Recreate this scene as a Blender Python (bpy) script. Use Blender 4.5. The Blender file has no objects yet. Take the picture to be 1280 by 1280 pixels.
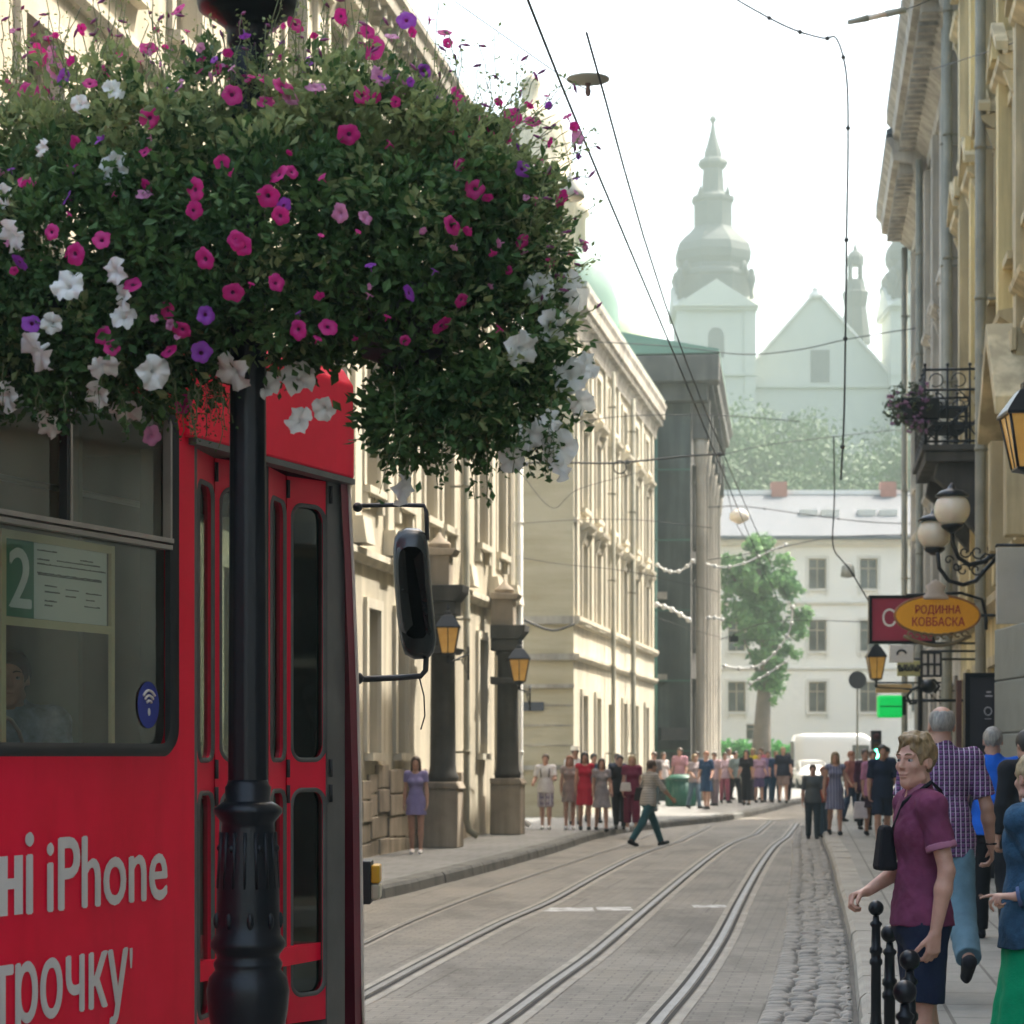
import bpy, bmesh, math, random
import numpy as np
from mathutils import Vector, Matrix, noise
random.seed(7); rng=random.Random(11)
S=bpy.context.scene; C=S.collection
R=math.radians; F=3000.0; YH=945.0; CH=1.65
def P(px,py,D): return Vector(((px-640)/F*D, D, CH+(YH-py)/F*D))
def G(px,py,z=0.0):
    D=(CH-z)*F/(py-YH); return Vector(((px-640)/F*D,D,z))

# ---------- materials ----------
def newmat(name):
    m=bpy.data.materials.new(name); m.use_nodes=True; nt=m.node_tree
    b=nt.nodes['Principled BSDF']; return m,nt,b
def N(nt,t,**k):
    n=nt.nodes.new(t)
    for a,v in k.items():
        if a in n.inputs.keys() if hasattr(n.inputs,'keys') else False: n.inputs[a].default_value=v
        else: setattr(n,a,v)
    return n
def coords(nt,scale=(1,1,1),rotz=0,world=False):
    if world:
        g=nt.nodes.new('ShaderNodeNewGeometry'); o=g.outputs['Position']
    else:
        g=nt.nodes.new('ShaderNodeTexCoord'); o=g.outputs['Object']
    m=nt.nodes.new('ShaderNodeMapping'); m.inputs['Scale'].default_value=scale; m.inputs['Rotation'].default_value=(0,0,rotz)
    nt.links.new(o,m.inputs['Vector']); return m.outputs['Vector']
def noise_n(nt,vec,scale,detail=5,rough=.6):
    n=nt.nodes.new('ShaderNodeTexNoise'); n.inputs['Scale'].default_value=scale; n.inputs['Detail'].default_value=detail; n.inputs['Roughness'].default_value=rough
    nt.links.new(vec,n.inputs['Vector']); return n.outputs['Fac']
def ramp(nt,fac,stops):
    r=nt.nodes.new('ShaderNodeValToRGB'); e=r.color_ramp.elements
    e[0].position=stops[0][0]; e[0].color=(*stops[0][1],1)
    e[1].position=stops[1][0]; e[1].color=(*stops[1][1],1)
    for p,c in stops[2:]:
        x=e.new(p); x.color=(*c,1)
    nt.links.new(fac,r.inputs['Fac']); return r.outputs['Color']
def mixc(nt,fac,a,b,mode='MIX'):
    m=nt.nodes.new('ShaderNodeMix'); m.data_type='RGBA'; m.blend_type=mode
    for sock,v in ((m.inputs['Factor'],fac),(m.inputs['A'],a),(m.inputs['B'],b)):
        pass
    ins=[i for i in m.inputs if i.enabled]
    # Factor, A, B for RGBA
    fi=m.inputs[0]; A=m.inputs[6]; B=m.inputs[7]
    for s,v in ((fi,fac),(A,a),(B,b)):
        if isinstance(v,(int,float)): s.default_value=v
        elif isinstance(v,tuple): s.default_value=(*v,1) if len(v)==3 else v
        else: nt.links.new(v,s)
    return m.outputs[2]
def bump(nt,b,h,strength=.3,dist=.02):
    n=nt.nodes.new('ShaderNodeBump'); n.inputs['Strength'].default_value=strength; n.inputs['Distance'].default_value=dist
    nt.links.new(h,n.inputs['Height']); nt.links.new(n.outputs['Normal'],b.inputs['Normal'])
def sc(c,f): return tuple(min(1,x*f) for x in c)
_mc={}
def mat(name,col,rough=.8,var=.25,scale=2.0,bmp=.0,metal=0.0,streak=0,spec=.5,coat=0,bscale=None,trans=0,world=False):
    if name in _mc: return _mc[name]
    m,nt,b=newmat(name)
    v=coords(nt,world=world)
    n1=noise_n(nt,v,scale)
    c=ramp(nt,n1,[(.3,sc(col,1-var)),(.7,sc(col,1+var))])
    if streak:
        v2=coords(nt,(1.6,1.6,.12),world=world); n2=noise_n(nt,v2,1.5,6)
        st=ramp(nt,n2,[(.42,(1-streak,)*3),(.62,(1,1,1))])
        c=mixc(nt,1.0,c,st,'MULTIPLY')
    nt.links.new(c,b.inputs['Base Color'])
    b.inputs['Roughness'].default_value=rough; b.inputs['Metallic'].default_value=metal
    b.inputs['Specular IOR Level'].default_value=spec
    if coat: b.inputs['Coat Weight'].default_value=coat
    if bmp: bump(nt,b,noise_n(nt,v,bscale or scale*12),bmp,.01)
    _mc[name]=m; return m
def glassmat(name,col=(.02,.025,.028),rough=.07,spec=.6):
    m,nt,b=newmat(name); v=coords(nt,world=True); n=noise_n(nt,v,.7,3)
    nt.links.new(ramp(nt,n,[(.35,sc(col,.5)),(.7,sc(col,2.2))]),b.inputs['Base Color'])
    b.inputs['Roughness'].default_value=rough; b.inputs['Specular IOR Level'].default_value=spec
    bump(nt,b,noise_n(nt,v,1.2,2),.25,.02)
    return m

# ---------- mesh builder ----------
class MB:
    def __init__(s,M=None): s.v=[]; s.f=[]; s.mi=[]; s.M=M; s.cur=0; s.sm=[]; s.smooth=False
    def add(s,vs,fs,sm=None):
        o=len(s.v)
        for p in vs:
            p=Vector(p); s.v.append(s.M@p if s.M else p)
        for f in fs:
            s.f.append([i+o for i in f]); s.mi.append(s.cur); s.sm.append(s.smooth if sm is None else sm)
        return s
    def quad(s,a,b,c,d): return s.add([a,b,c,d],[(0,1,2,3)])
    def box(s,x0,x1,y0,y1,z0,z1):
        return s.add([(x0,y0,z0),(x1,y0,z0),(x1,y1,z0),(x0,y1,z0),(x0,y0,z1),(x1,y0,z1),(x1,y1,z1),(x0,y1,z1)],
          [(0,3,2,1),(4,5,6,7),(0,1,5,4),(1,2,6,5),(2,3,7,6),(3,0,4,7)],False)
    def cbox(s,c,sx,sy,sz): return s.box(c[0]-sx/2,c[0]+sx/2,c[1]-sy/2,c[1]+sy/2,c[2]-sz/2,c[2]+sz/2)
    def lathe(s,prof,c=(0,0,0),n=20,a0=0,sx=1,sy=1,sm=True,caps=True):
        c=Vector(c); vs=[]; fs=[]; k=len(prof)
        for i in range(n):
            a=a0+2*math.pi*i/n
            for r,z in prof: vs.append((c.x+sx*r*math.cos(a),c.y+sy*r*math.sin(a),c.z+z))
        for i in range(n):
            j=(i+1)%n
            for q in range(k-1): fs.append((i*k+q,j*k+q,j*k+q+1,i*k+q+1))
        if caps:
            if prof[0][0]>1e-4: fs.append(tuple(i*k for i in range(n))[::-1])
            if prof[-1][0]>1e-4: fs.append(tuple(i*k+k-1 for i in range(n)))
        return s.add(vs,fs,sm)
    def tube(s,pts,r,n=6,closed=False,caps=True):
        pts=[Vector(p) for p in pts]; m=len(pts); rs=r if isinstance(r,(list,tuple)) else [r]*m
        t=(pts[1]-pts[0]).normalized(); up=Vector((0,0,1)) if abs(t.z)<.9 else Vector((1,0,0))
        nrm=t.cross(up).normalized(); vs=[]; fs=[]
        for i,p in enumerate(pts):
            if closed: t=(pts[(i+1)%m]-pts[i-1])
            else: t=(pts[min(i+1,m-1)]-pts[max(i-1,0)])
            t.normalize(); nrm=(nrm-t*nrm.dot(t)).normalized(); bn=t.cross(nrm)
            for q in range(n):
                a=2*math.pi*q/n; vs.append(p+(nrm*math.cos(a)+bn*math.sin(a))*rs[i])
        for i in range(m if closed else m-1):
            j=(i+1)%m
            for q in range(n):
                w=(q+1)%n; fs.append((i*n+q,i*n+w,j*n+w,j*n+q))
        if caps and not closed: fs.append(tuple(range(n))[::-1]); fs.append(tuple((m-1)*n+q for q in range(n)))
        return s.add(vs,fs,True)
    def sphere(s,c,r,n=16,m=10,sx=1,sy=1,sz=1):
        prof=[(max(r*math.sin(math.pi*i/m),1e-5),-r*sz*math.cos(math.pi*i/m)) for i in range(m+1)]
        return s.lathe(prof,c,n,0,sx,sy,True,False)
    def prism(s,poly,f0,f1):
        """poly: 2D list, f0/f1: functions mapping (a,b)->3D for both ends"""
        k=len(poly); vs=[f0(*p) for p in poly]+[f1(*p) for p in poly]
        fs=[tuple(range(k)),tuple(range(2*k-1,k-1,-1))]+[(i,i+k,(i+1)%k+k,(i+1)%k) for i in range(k)]
        return s.add(vs,fs,False)
    def extrude(s,prof,u0,u1):
        """profile in (y,z) swept along x from u0 to u1"""
        return s.prism(prof,lambda a,b:(u0,a,b),lambda a,b:(u1,a,b))
    def build(s,name,m,parent=None,label=None,kind=None,bevel=0):
        base=Vector((0,0,0))
        if parent is not None: base=wbase(parent)
        me=bpy.data.meshes.new(name); me.from_pydata([p-base for p in s.v],[],s.f)
        for x in (m if isinstance(m,(list,tuple)) else [m]): me.materials.append(x)
        me.polygons.foreach_set('material_index',s.mi); me.polygons.foreach_set('use_smooth',s.sm)
        me.update()
        o=bpy.data.objects.new(name,me); C.objects.link(o)
        if parent is not None: o.parent=parent
        if label: o['label']=label
        if kind: o['kind']=kind
        if bevel:
            b=o.modifiers.new('bevel','BEVEL'); b.width=bevel; b.segments=2; b.limit_method='ANGLE'
        return o
def wbase(o):
    b=Vector((0,0,0))
    while o is not None: b+=Vector(o.location); o=o.parent
    return b
def thing(name,label,cat,loc,group=None):
    o=bpy.data.objects.new(name,None); C.objects.link(o); o.location=loc; o.empty_display_size=.1
    o['label']=label; o['category']=cat
    if group: o['group']=group
    return o
def solo(mb,name,m,label,cat,base,group=None,kind=None,bevel=0):
    """a thing that is one mesh, origin at base"""
    base=Vector(base); mb.v=[p-base for p in mb.v]
    o=mb.build(name,m,None,None,None,bevel); o.location=base; o['label']=label; o['category']=cat
    if group: o['group']=group
    if kind: o['kind']=kind
    return o
def struct(mb,name,m): return mb.build(name,m,None,None,'structure')
def dup(root,loc,label,group=None,rotz=None):
    r=root.copy(); C.objects.link(r); r.location=loc; r['label']=label
    if group: r['group']=group
    if rotz is not None: r.rotation_euler=(0,0,rotz)
    def rec(a,b):
        for ch in list(a.children):
            c=ch.copy(); C.objects.link(c); c.parent=b; rec(ch,c)
    rec(root,r); return r

# ---------- palette ----------
M_cream=mat('cream_stucco',(.55,.495,.38),.9,.14,.5,.25,streak=.3,bscale=14)
M_creamtrim=mat('cream_trim',(.60,.55,.44),.85,.12,.8,.15,streak=.25)
M_tan=mat('tan_stucco',(.50,.44,.31),.9,.16,.45,.2,streak=.25)
M_white=mat('white_paint',(.75,.74,.7),.6,.05)
M_iron=mat('black_iron',(.004,.006,.009),.33,.2,6,.1,0,spec=.3)
M_ironrough=mat('weathered_iron',(.03,.035,.04),.6,.3,5)
M_darkstone=mat('dark_stone',(.065,.062,.056),.9,.4,1.5,.5,streak=.4)
M_stone=mat('grey_stone',(.30,.27,.23),.9,.25,1.2,.4,streak=.3)
M_pinkstone=mat('sandstone',(.36,.30,.23),.9,.3,1.2,.4,streak=.35)
M_yellow=mat('ochre_stucco',(.70,.57,.29),.9,.14,.6,.2,streak=.35)
M_yeltrim=mat('ochre_trim',(.62,.52,.32),.85,.2,.9,.3,streak=.4)
M_beige=mat('beige_stucco',(.58,.51,.40),.9,.16,.5,.2,streak=.35)
M_greytrim=mat('greyish_trim',(.45,.415,.35),.85,.2,.9,.3,streak=.4)
M_tealdark=mat('dark_teal_stucco',(.09,.11,.105),.9,.3,.6,.2,streak=.4)
M_frame=mat('window_paint',(.33,.28,.2),.6,.15)
M_wframe=mat('white_window_paint',(.6,.58,.52),.6,.1)
M_glass=glassmat('window_glass')
M_glassD=glassmat('dim_window_glass',(.07,.075,.07),.2,.4)
M_metalroof=mat('metal_roof',(.075,.088,.105),.7,.15,.25)
M_dimtrim=mat('dim_trim',(.10,.10,.092),.9,.3,.9,.3,streak=.4)
M_copper=mat('green_copper',(.10,.20,.155),.7,.2,.3)
M_darkroof=mat('dark_copper_roof',(.07,.085,.085),.8,.2,.2)
M_pipe=mat('zinc_pipe',(.22,.21,.16),.8,.25,2)
M_greenpipe=mat('green_pipe',(.05,.15,.11),.5,.2)
M_wire=mat('wire_black',(.03,.03,.032),.7,.1)
M_amber=None
def ambermat():
    m,nt,b=newmat('amber_glass'); v=coords(nt)
    nt.links.new(ramp(nt,noise_n(nt,v,4,2),[(.3,(.42,.22,.05)),(.7,(.58,.34,.09))]),b.inputs['Base Color'])
    b.inputs['Roughness'].default_value=.25; b.inputs['Transmission Weight'].default_value=.25
    b.inputs['Emission Color'].default_value=(1,.55,.12,1); b.inputs['Emission Strength'].default_value=.02
    return m
M_amber=ambermat()
def milkmat():
    m,nt,b=newmat('opal_glass'); v=coords(nt)
    nt.links.new(ramp(nt,noise_n(nt,v,3,3),[(.3,(.62,.56,.47)),(.7,(.74,.68,.58))]),b.inputs['Base Color'])
    b.inputs['Roughness'].default_value=.2; b.inputs['Subsurface Weight'].default_value=.15
    return m
M_opal=milkmat()

# ---------- facade helpers ----------
def frameM(p0,d,side):
    """local x along facade, y outward, z up. side=+1: outward is to the right of d"""
    d=Vector((d[0],d[1],0)).normalized(); n=Vector((d.y,-d.x,0))*side
    m=Matrix(((d.x,n.x,0,p0[0]),(d.y,n.y,0,p0[1]),(0,0,1,p0[2] if len(p0)>2 else 0),(0,0,0,1))); return m
def wall(mb,u0,u1,z0,z1,ops,dep=.22,y=0):
    us=sorted({u0,u1,*[o[0] for o in ops],*[o[1] for o in ops]}); zs=sorted({z0,z1,*[o[2] for o in ops],*[o[3] for o in ops]})
    us=[u for u in us if u0<=u<=u1]; zs=[z for z in zs if z0<=z<=z1]
    for i in range(len(us)-1):
        um=(us[i]+us[i+1])/2; run=None
        for j in range(len(zs)-1):
            zm=(zs[j]+zs[j+1])/2
            if any(o[0]<um<o[1] and o[2]<zm<o[3] for o in ops): continue
            mb.quad((us[i],y,zs[j]),(us[i+1],y,zs[j]),(us[i+1],y,zs[j+1]),(us[i],y,zs[j+1]))
    for a,b,c,d in ops:
        mb.quad((a,y,c),(a,y-dep,c),(a,y-dep,d),(a,y,d)); mb.quad((b,y,c),(b,y,d),(b,y-dep,d),(b,y-dep,c))
        mb.quad((a,y,c),(b,y,c),(b,y-dep,c),(a,y-dep,c)); mb.quad((a,y,d),(a,y-dep,d),(b,y-dep,d),(b,y,d))
def window(root,M,op,style='plain',dep=.22,mframe=None,mtrim=None,mglass=None,y=0):
    a,b,c,d=op; w=b-a; h=d-c; fr=MB(M); t=.06; y0=y-dep; y1=y-dep+.07
    fr.box(a+.003,a+t,y0,y1,c+.003,d-.003); fr.box(b-t,b-.003,y0,y1,c+.003,d-.003); fr.box(a+t,b-t,y0,y1,c+.003,c+t); fr.box(a+t,b-t,y0,y1,d-t,d-.003)
    fr.box((a+b)/2-.03,(a+b)/2+.03,y0,y1-.004,c+t,d-t); zt=c+h*.68
    fr.box(a+t,(a+b)/2-.03,y0,y1-.008,zt-.03,zt+.03); fr.box((a+b)/2+.03,b-t,y0,y1-.008,zt-.03,zt+.03)
    f=fr.build('window',mframe or M_frame,root)
    pn=MB(M); pn.quad((a,y0+.02,c),(b,y0+.02,c),(b,y0+.02,d),(a,y0+.02,d)); pn.build('pane',mglass or M_glass,f)
    tr=MB(M); s=.09
    if style!='bare':
        tr.box(a-.12,b+.12,y-.05,y+.14,c-.12,c-.004)
    if style in('arch','surround','hood','pediment'):
        tr.box(a-.16,a-.01,y-.02,y+.06,c,d); tr.box(b+.01,b+.16,y-.02,y+.06,c,d); tr.box(a-.16,b+.16,y-.02,y+.062,d+.004,d+.16)
    if style=='surround':
        tr.box(a-.1,a+.05,y,y+.1,c-.36,c-.12); tr.box(b-.05,b+.1,y,y+.1,c-.36,c-.12)
    if style in('hood','pediment'):
        tr.extrude([(y,d+.30),(y+.10,d+.30),(y+.26,d+.42),(y+.28,d+.5),(y,d+.55)],a-.26,b+.26)
        for q in (a-.22,b+.08): tr.extrude([(y,d-.02),(y+.08,d-.02),(y+.2,d+.29),(y,d+.29)],q,q+.14)
    if style=='pediment':
        m=(a+b)/2; hh=.42
        tr.prism([(a-.3,d+.55),(b+.3,d+.55),(m,d+.55+hh+.12)],lambda u,z:(u,y,z),lambda u,z:(u,y+.14,z))
        for sg in(-1,1):
            e=a-.34 if sg<0 else b+.34
            tr.prism([(e,d+.55),(m,d+.55+hh+.1),(m,d+.55+hh+.24),(e-.0,d+.68)],lambda u,z:(u,y+.14,z),lambda u,z:(u,y+.32,z))
    if tr.v: tr.build('window_surround' if style!='plain' else 'sill',mtrim or M_creamtrim,f)
    return f
def cornice(root,M,u0,u1,z,proj=.6,h=.8,mt=None,dent=True,name='cornice',y=0):
    mb=MB(M)
    mb.extrude([(y,z-h),(y+.08,z-h),(y+.1,z-h*.8),(y+.22*proj/.6,z-h*.62),(y+.25*proj/.6,z-h*.5),(y+proj*.85,z-h*.42),(y+proj*.88,z-h*.2),(y+proj,z-h*.08),(y+proj,z),(y,z+.05)],u0,u1)
    if dent:
        u=u0+.2; 
        while u<u1-.3:
            mb.box(u,u+.16,y+.1,y+proj*.72,z-h*.64,z-h*.43); u+=.45
    return mb.build(name,mt or M_creamtrim,root)
def band(root,M,u0,u1,z,h=.18,proj=.1,mt=None,name='string_course',y=0):
    mb=MB(M); mb.extrude([(y,z),(y+proj*.6,z),(y+proj,z+h*.5),(y+proj,z+h),(y,z+h+.02)],u0,u1); return mb.build(name,mt or M_creamtrim,root)
def roofbits(root,M,u0,u1,z,depth,rise,mt,over=.6,name='roof'):
    mb=MB(M); mb.prism([(over,z+.02),(over,z+.14),(-depth*.5,z+rise),(-depth,z+.14),(-depth,z+.02)],lambda a,b:(u0,a,b),lambda a,b:(u1,a,b))
    return mb.build(name,mt,root)
def shell(mb,u0,u1,z1,depth,z0=0):
    """side, back and top walls behind facade"""
    mb.quad((u0,0,z0),(u0,0,z1),(u0,-depth,z1),(u0,-depth,z0)); mb.quad((u1,0,z0),(u1,-depth,z0),(u1,-depth,z1),(u1,0,z1))
    mb.quad((u0,-depth,z0),(u0,-depth,z1),(u1,-depth,z1),(u1,-depth,z0)); mb.quad((u0,0,z1),(u1,0,z1),(u1,-depth,z1),(u0,-depth,z1))
def pipe(root,M,u,z0,z1,r=.06,y=.1,mt=None):
    mb=MB(M); mb.tube([(u,y,z1),(u,y,z0+.3),(u,y+.05,z0+.1),(u,y+.2,z0)],r,8)
    z=z0+1.5
    while z<z1: mb.lathe([(r+.015,0),(r+.015,.06)],(u,y,z),8); mb.box(u-.02,u+.02,0,y,z,z+.04); z+=2.4
    return mb.build('drainpipe',mt or M_pipe,root)
# ---------- camera, light ----------
cam=bpy.data.cameras.new('camera'); co=bpy.data.objects.new('camera',cam); C.objects.link(co)
co.location=(0,0,CH); co.rotation_euler=(R(90),0,0); cam.sensor_width=36; cam.lens=F/1280*36; cam.shift_y=(YH-640)/1280
cam.clip_end=3000; cam.dof.use_dof=True; cam.dof.focus_distance=11.5; cam.dof.aperture_fstop=6; S.camera=co
SUN_AZ=R(54); SUN_EL=R(56)
sd=Vector((math.sin(SUN_AZ)*math.cos(SUN_EL),math.cos(SUN_AZ)*math.cos(SUN_EL),math.sin(SUN_EL)))
sl=bpy.data.lights.new('sun','SUN'); so=bpy.data.objects.new('sun',sl); C.objects.link(so); sl.energy=2.0; sl.angle=R(.6); sl.color=(1,.94,.84)
so.rotation_euler=(-sd).to_track_quat('-Z','Y').to_euler(); so.location=sd*200
w=bpy.data.worlds.new('World'); S.world=w; w.use_nodes=True; wn=w.node_tree
sk=wn.nodes.new('ShaderNodeTexSky'); sk.sky_type='NISHITA'; sk.sun_disc=False; sk.sun_elevation=SUN_EL; sk.sun_rotation=SUN_AZ
sk.dust_density=5; sk.air_density=1.0; sk.ozone_density=.6; sk.altitude=200
bg=wn.nodes['Background']; bg.inputs['Strength'].default_value=.15; tn=wn.nodes.new('ShaderNodeMix'); tn.data_type='RGBA'; tn.blend_type='MULTIPLY'; tn.inputs[0].default_value=1; tn.inputs[7].default_value=(1.05,1.0,.88,1); wn.links.new(sk.outputs['Color'],tn.inputs[6]); wn.links.new(tn.outputs[2],bg.inputs['Color'])
S.view_settings.view_transform='Standard'; S.view_settings.look='None'; S.view_settings.exposure=2.88; S.view_settings.gamma=1
S.cycles.use_denoising=True; S.cycles.max_bounces=8; S.cycles.volume_bounces=0; S.cycles.caustics_reflective=False; S.cycles.caustics_refractive=False
S.cycles.sample_clamp_indirect=6
HAZE=.0034
hz=MB(); hz.box(-330,330,-330,330,-1.2,76)
hm=bpy.data.materials.new('haze_air'); hm.use_nodes=True; hn=hm.node_tree
for n in list(hn.nodes):
    if n.type!='OUTPUT_MATERIAL': hn.nodes.remove(n)
pv=hn.nodes.new('ShaderNodeVolumePrincipled'); pv.inputs['Color'].default_value=(.235,.285,.26,1); pv.inputs['Density'].default_value=HAZE; pv.inputs['Anisotropy'].default_value=.35
hn.links.new(pv.outputs[0],hn.nodes['Material Output'].inputs['Volume'])
ho=hz.build('haze',hm,None,None,'stuff'); ho['label']='pale greenish white haze filling the street air'; ho['category']='haze'

# ---------- ground ----------
def groundmat():
    m,nt,b=newmat('ground_earth'); v=coords(nt,world=True)
    nt.links.new(ramp(nt,noise_n(nt,v,.3),[(.3,(.14,.13,.10)),(.7,(.22,.2,.16))]),b.inputs['Base Color']); b.inputs['Roughness'].default_value=.95; return m
g=MB(); g.quad((-300,-300,-.02),(300,-300,-.02),(300,300,-.02),(-300,300,-.02)); struct(g,'ground',groundmat())
def roadmat():
    m,nt,b=newmat('road_setts'); v=coords(nt,world=True,rotz=R(8))
    n1=noise_n(nt,v,.35,6); n2=noise_n(nt,v,7,6,.7)
    base=ramp(nt,n1,[(.3,(.20,.181,.15)),(.7,(.262,.238,.198))])
    br=nt.nodes.new('ShaderNodeTexBrick'); nt.links.new(v,br.inputs['Vector'])
    br.inputs['Scale'].default_value=1; br.inputs['Brick Width'].default_value=.22; br.inputs['Row Height'].default_value=.13; br.inputs['Mortar Size'].default_value=.007
    br.inputs['Color1'].default_value=(.84,.84,.84,1); br.inputs['Color2'].default_value=(1,1,1,1); br.inputs['Mortar'].default_value=(.58,.58,.58,1)
    c=mixc(nt,1.0,base,br.outputs['Color'],'MULTIPLY')
    c=mixc(nt,.55,c,ramp(nt,n2,[(.3,(.72,.72,.72)),(.7,(1.15,1.13,1.1))]),'MULTIPLY')
    b2=nt.nodes.new('ShaderNodeTexBrick'); nt.links.new(v,b2.inputs['Vector']); b2.offset=.37
    b2.inputs['Scale'].default_value=1; b2.inputs['Brick Width'].default_value=1.5; b2.inputs['Row Height'].default_value=2.3; b2.inputs['Mortar Size'].default_value=.012
    b2.inputs['Color1'].default_value=(1,1,1,1); b2.inputs['Color2'].default_value=(.86,.87,.88,1); b2.inputs['Mortar'].default_value=(.45,.43,.4,1)
    c=mixc(nt,.8,c,b2.outputs['Color'],'MULTIPLY')
    c=mixc(nt,.8,c,ramp(nt,noise_n(nt,coords(nt,(1,.35,1),world=True),.9,8,.7),[(.36,(.55,.53,.51)),(.5,(1,1,1)),(.66,(1.16,1.13,1.08))]),'MULTIPLY')
    nt.links.new(c,b.inputs['Base Color']); b.inputs['Roughness'].default_value=.75
    bump(nt,b,n2,.35,.015); return m
M_road=roadmat()
rd=MB(); rd.quad((-40,-30,0),(60,-30,0),(60,150,0),(-40,150,0)); struct(rd,'road',M_road)
# kerb lines in plan
LK=[(-9,6),(-6,14),(-3.2,20.5)]+[(p.x,p.y) for p in (G(475,1124),G(552,1105),G(620,1087),G(690,1067),G(752,1047),G(820,1036),G(907,1026),G(962,1015),G(999,1005))]+[(14,100),(22,118)]
RK=[(.2,-20),(.75,0),(1.3,8),(1.78,12),(2.38,16.5),(3.05,21.6),(3.9,28.6),(5.05,38),(6.1,47),(8.1,62),(10.5,80),(13,96)]
LF=lambda D:-8.06+.16*D   # left facade line x at depth D
RF=lambda D:3.15+.12*D
def smooth_line(pts,k=6):
    out=[]
    for i in range(len(pts)-1):
        p0=Vector(pts[max(i-1,0)]);p1=Vector(pts[i]);p2=Vector(pts[i+1]);p3=Vector(pts[min(i+2,len(pts)-1)])
        for j in range(k):
            t=j/k; out.append(.5*((2*p1)+(p2-p0)*t+(2*p0-5*p1+4*p2-p3)*t*t+(3*p1-p0-3*p2+p3)*t**3))
    out.append(Vector(pts[-1])); return out
LKs=smooth_line(LK); RKs=smooth_line(RK)
def paving(name,col,bw,rh,mort,rz):
    m,nt,b=newmat(name); v=coords(nt,world=True,rotz=rz)
    br=nt.nodes.new('ShaderNodeTexBrick'); nt.links.new(v,br.inputs['Vector'])
    br.inputs['Scale'].default_value=1; br.inputs['Brick Width'].default_value=bw; br.inputs['Row Height'].default_value=rh; br.inputs['Mortar Size'].default_value=mort
    br.inputs['Color1'].default_value=(.82,.82,.82,1); br.inputs['Color2'].default_value=(1.0,1.0,1.0,1); br.inputs['Mortar'].default_value=(.42,.4,.38,1)
    c=mixc(nt,1.0,ramp(nt,noise_n(nt,v,.6,6),[(.3,sc(col,.82)),(.7,sc(col,1.15))]),br.outputs['Color'],'MULTIPLY')
    n2=noise_n(nt,v,9,6,.7); c=mixc(nt,.5,c,ramp(nt,n2,[(.3,(.72,.72,.72)),(.7,(1.15,1.13,1.1))]),'MULTIPLY')
    nt.links.new(c,b.inputs['Base Color']); b.inputs['Roughness'].default_value=.8
    bump(nt,b,n2,.3,.01); return m
M_paveR=paving('pavement_slabs',(.25,.238,.205),.75,.42,.012,R(-90+7))
M_paveL=paving('pavement_slabs_left',(.22,.222,.215),.5,.5,.01,R(9))
def strip(mb,line,off0,off1,z0,z1=None):
    """sheet alongside a plan line; offsets in x"""
    z1=z0 if z1 is None else z1
    for i in range(len(line)-1):
        a,b=line[i],line[i+1]
        mb.quad((a.x+off0,a.y,z0),(a.x+off1,a.y,z1),(b.x+off1,b.y,z1),(b.x+off0,b.y,z0))
pr=MB(); strip(pr,RKs,.28,14,.12); struct(pr,'pavement_right',M_paveR)
pl=MB(); strip(pl,LKs,-.28,-16,.12); struct(pl,'pavement_left',M_paveL)
M_kerbR=mat('kerb_granite',(.31,.285,.24),.85,.2,2.5,.5,world=True)
M_kerbL=mat('kerb_dark_granite',(.13,.13,.12),.9,.35,2.5,.6,world=True)
def kerb(name,line,sgn,m,wd=.28,seg=1.0,top=.125,drop=.0):
    mb=MB(); r=random.Random(3)
    # resample by length into stones
    pts=[line[0]]; acc=0; L=[0]
    for a,b in zip(line,line[1:]): L.append(L[-1]+(b-a).length)
    def at(s):
        for i in range(len(L)-1):
            if L[i+1]>=s: t=(s-L[i])/(L[i+1]-L[i]); return line[i].lerp(line[i+1],t)
        return line[-1]
    s=0
    while s<L[-1]-seg:
        e=s+seg*r.uniform(.85,1.15); a=at(s+.012); b=at(min(e-.012,L[-1])); j=r.uniform(-.004,.004); k=r.uniform(-.006,.006)
        w0=wd*sgn
        prof=[(0-.02*sgn+k,-.03),(0+k,top*.75+j),(.035*sgn+k,top+j),(w0,top+j),(w0,-.03)]
        n=(b-a).normalized(); 
        mb.prism(prof,lambda q,z:(a.x+q,a.y,z),lambda q,z:(b.x+q,b.y,z)); s=e
    return struct(mb,name,m)
kerb('kerb_right',RKs,1,M_kerbR,.28,1.1)
kerb('kerb_left',LKs,-1,M_kerbL,.28,.85,.15)
# cobble gutter strip along the right kerb: individual rounded stones, one sheet of setting
M_cob=mat('cobble_stone',(.25,.23,.198),.75,.3,3.5,.4,world=True)
cb=MB(); rr=random.Random(5); y=6.0
def kx(line,yy):
    for a,b in zip(line,line[1:]):
        if a.y<=yy<=b.y: return a.x+(b.x-a.x)*(yy-a.y)/(b.y-a.y)
    return line[-1].x
M_cobjoint=mat('cobble_joint',(.10,.092,.078),.95,.3,4,.3,world=True)
def cobw(y): return .58+(.25 if y<9 else .12*max(0,(16-y)/7))
cj=MB(); yy=[6+i*.5 for i in range(100)]
for a,b in zip(yy,yy[1:]):
    cj.quad((kx(RKs,a)-cobw(a)-.03,a,.004),(kx(RKs,a)-.01,a,.004),(kx(RKs,b)-.01,b,.004),(kx(RKs,b)-cobw(b)-.03,b,.004))
struct(cj,'gutter',M_cobjoint)
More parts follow.
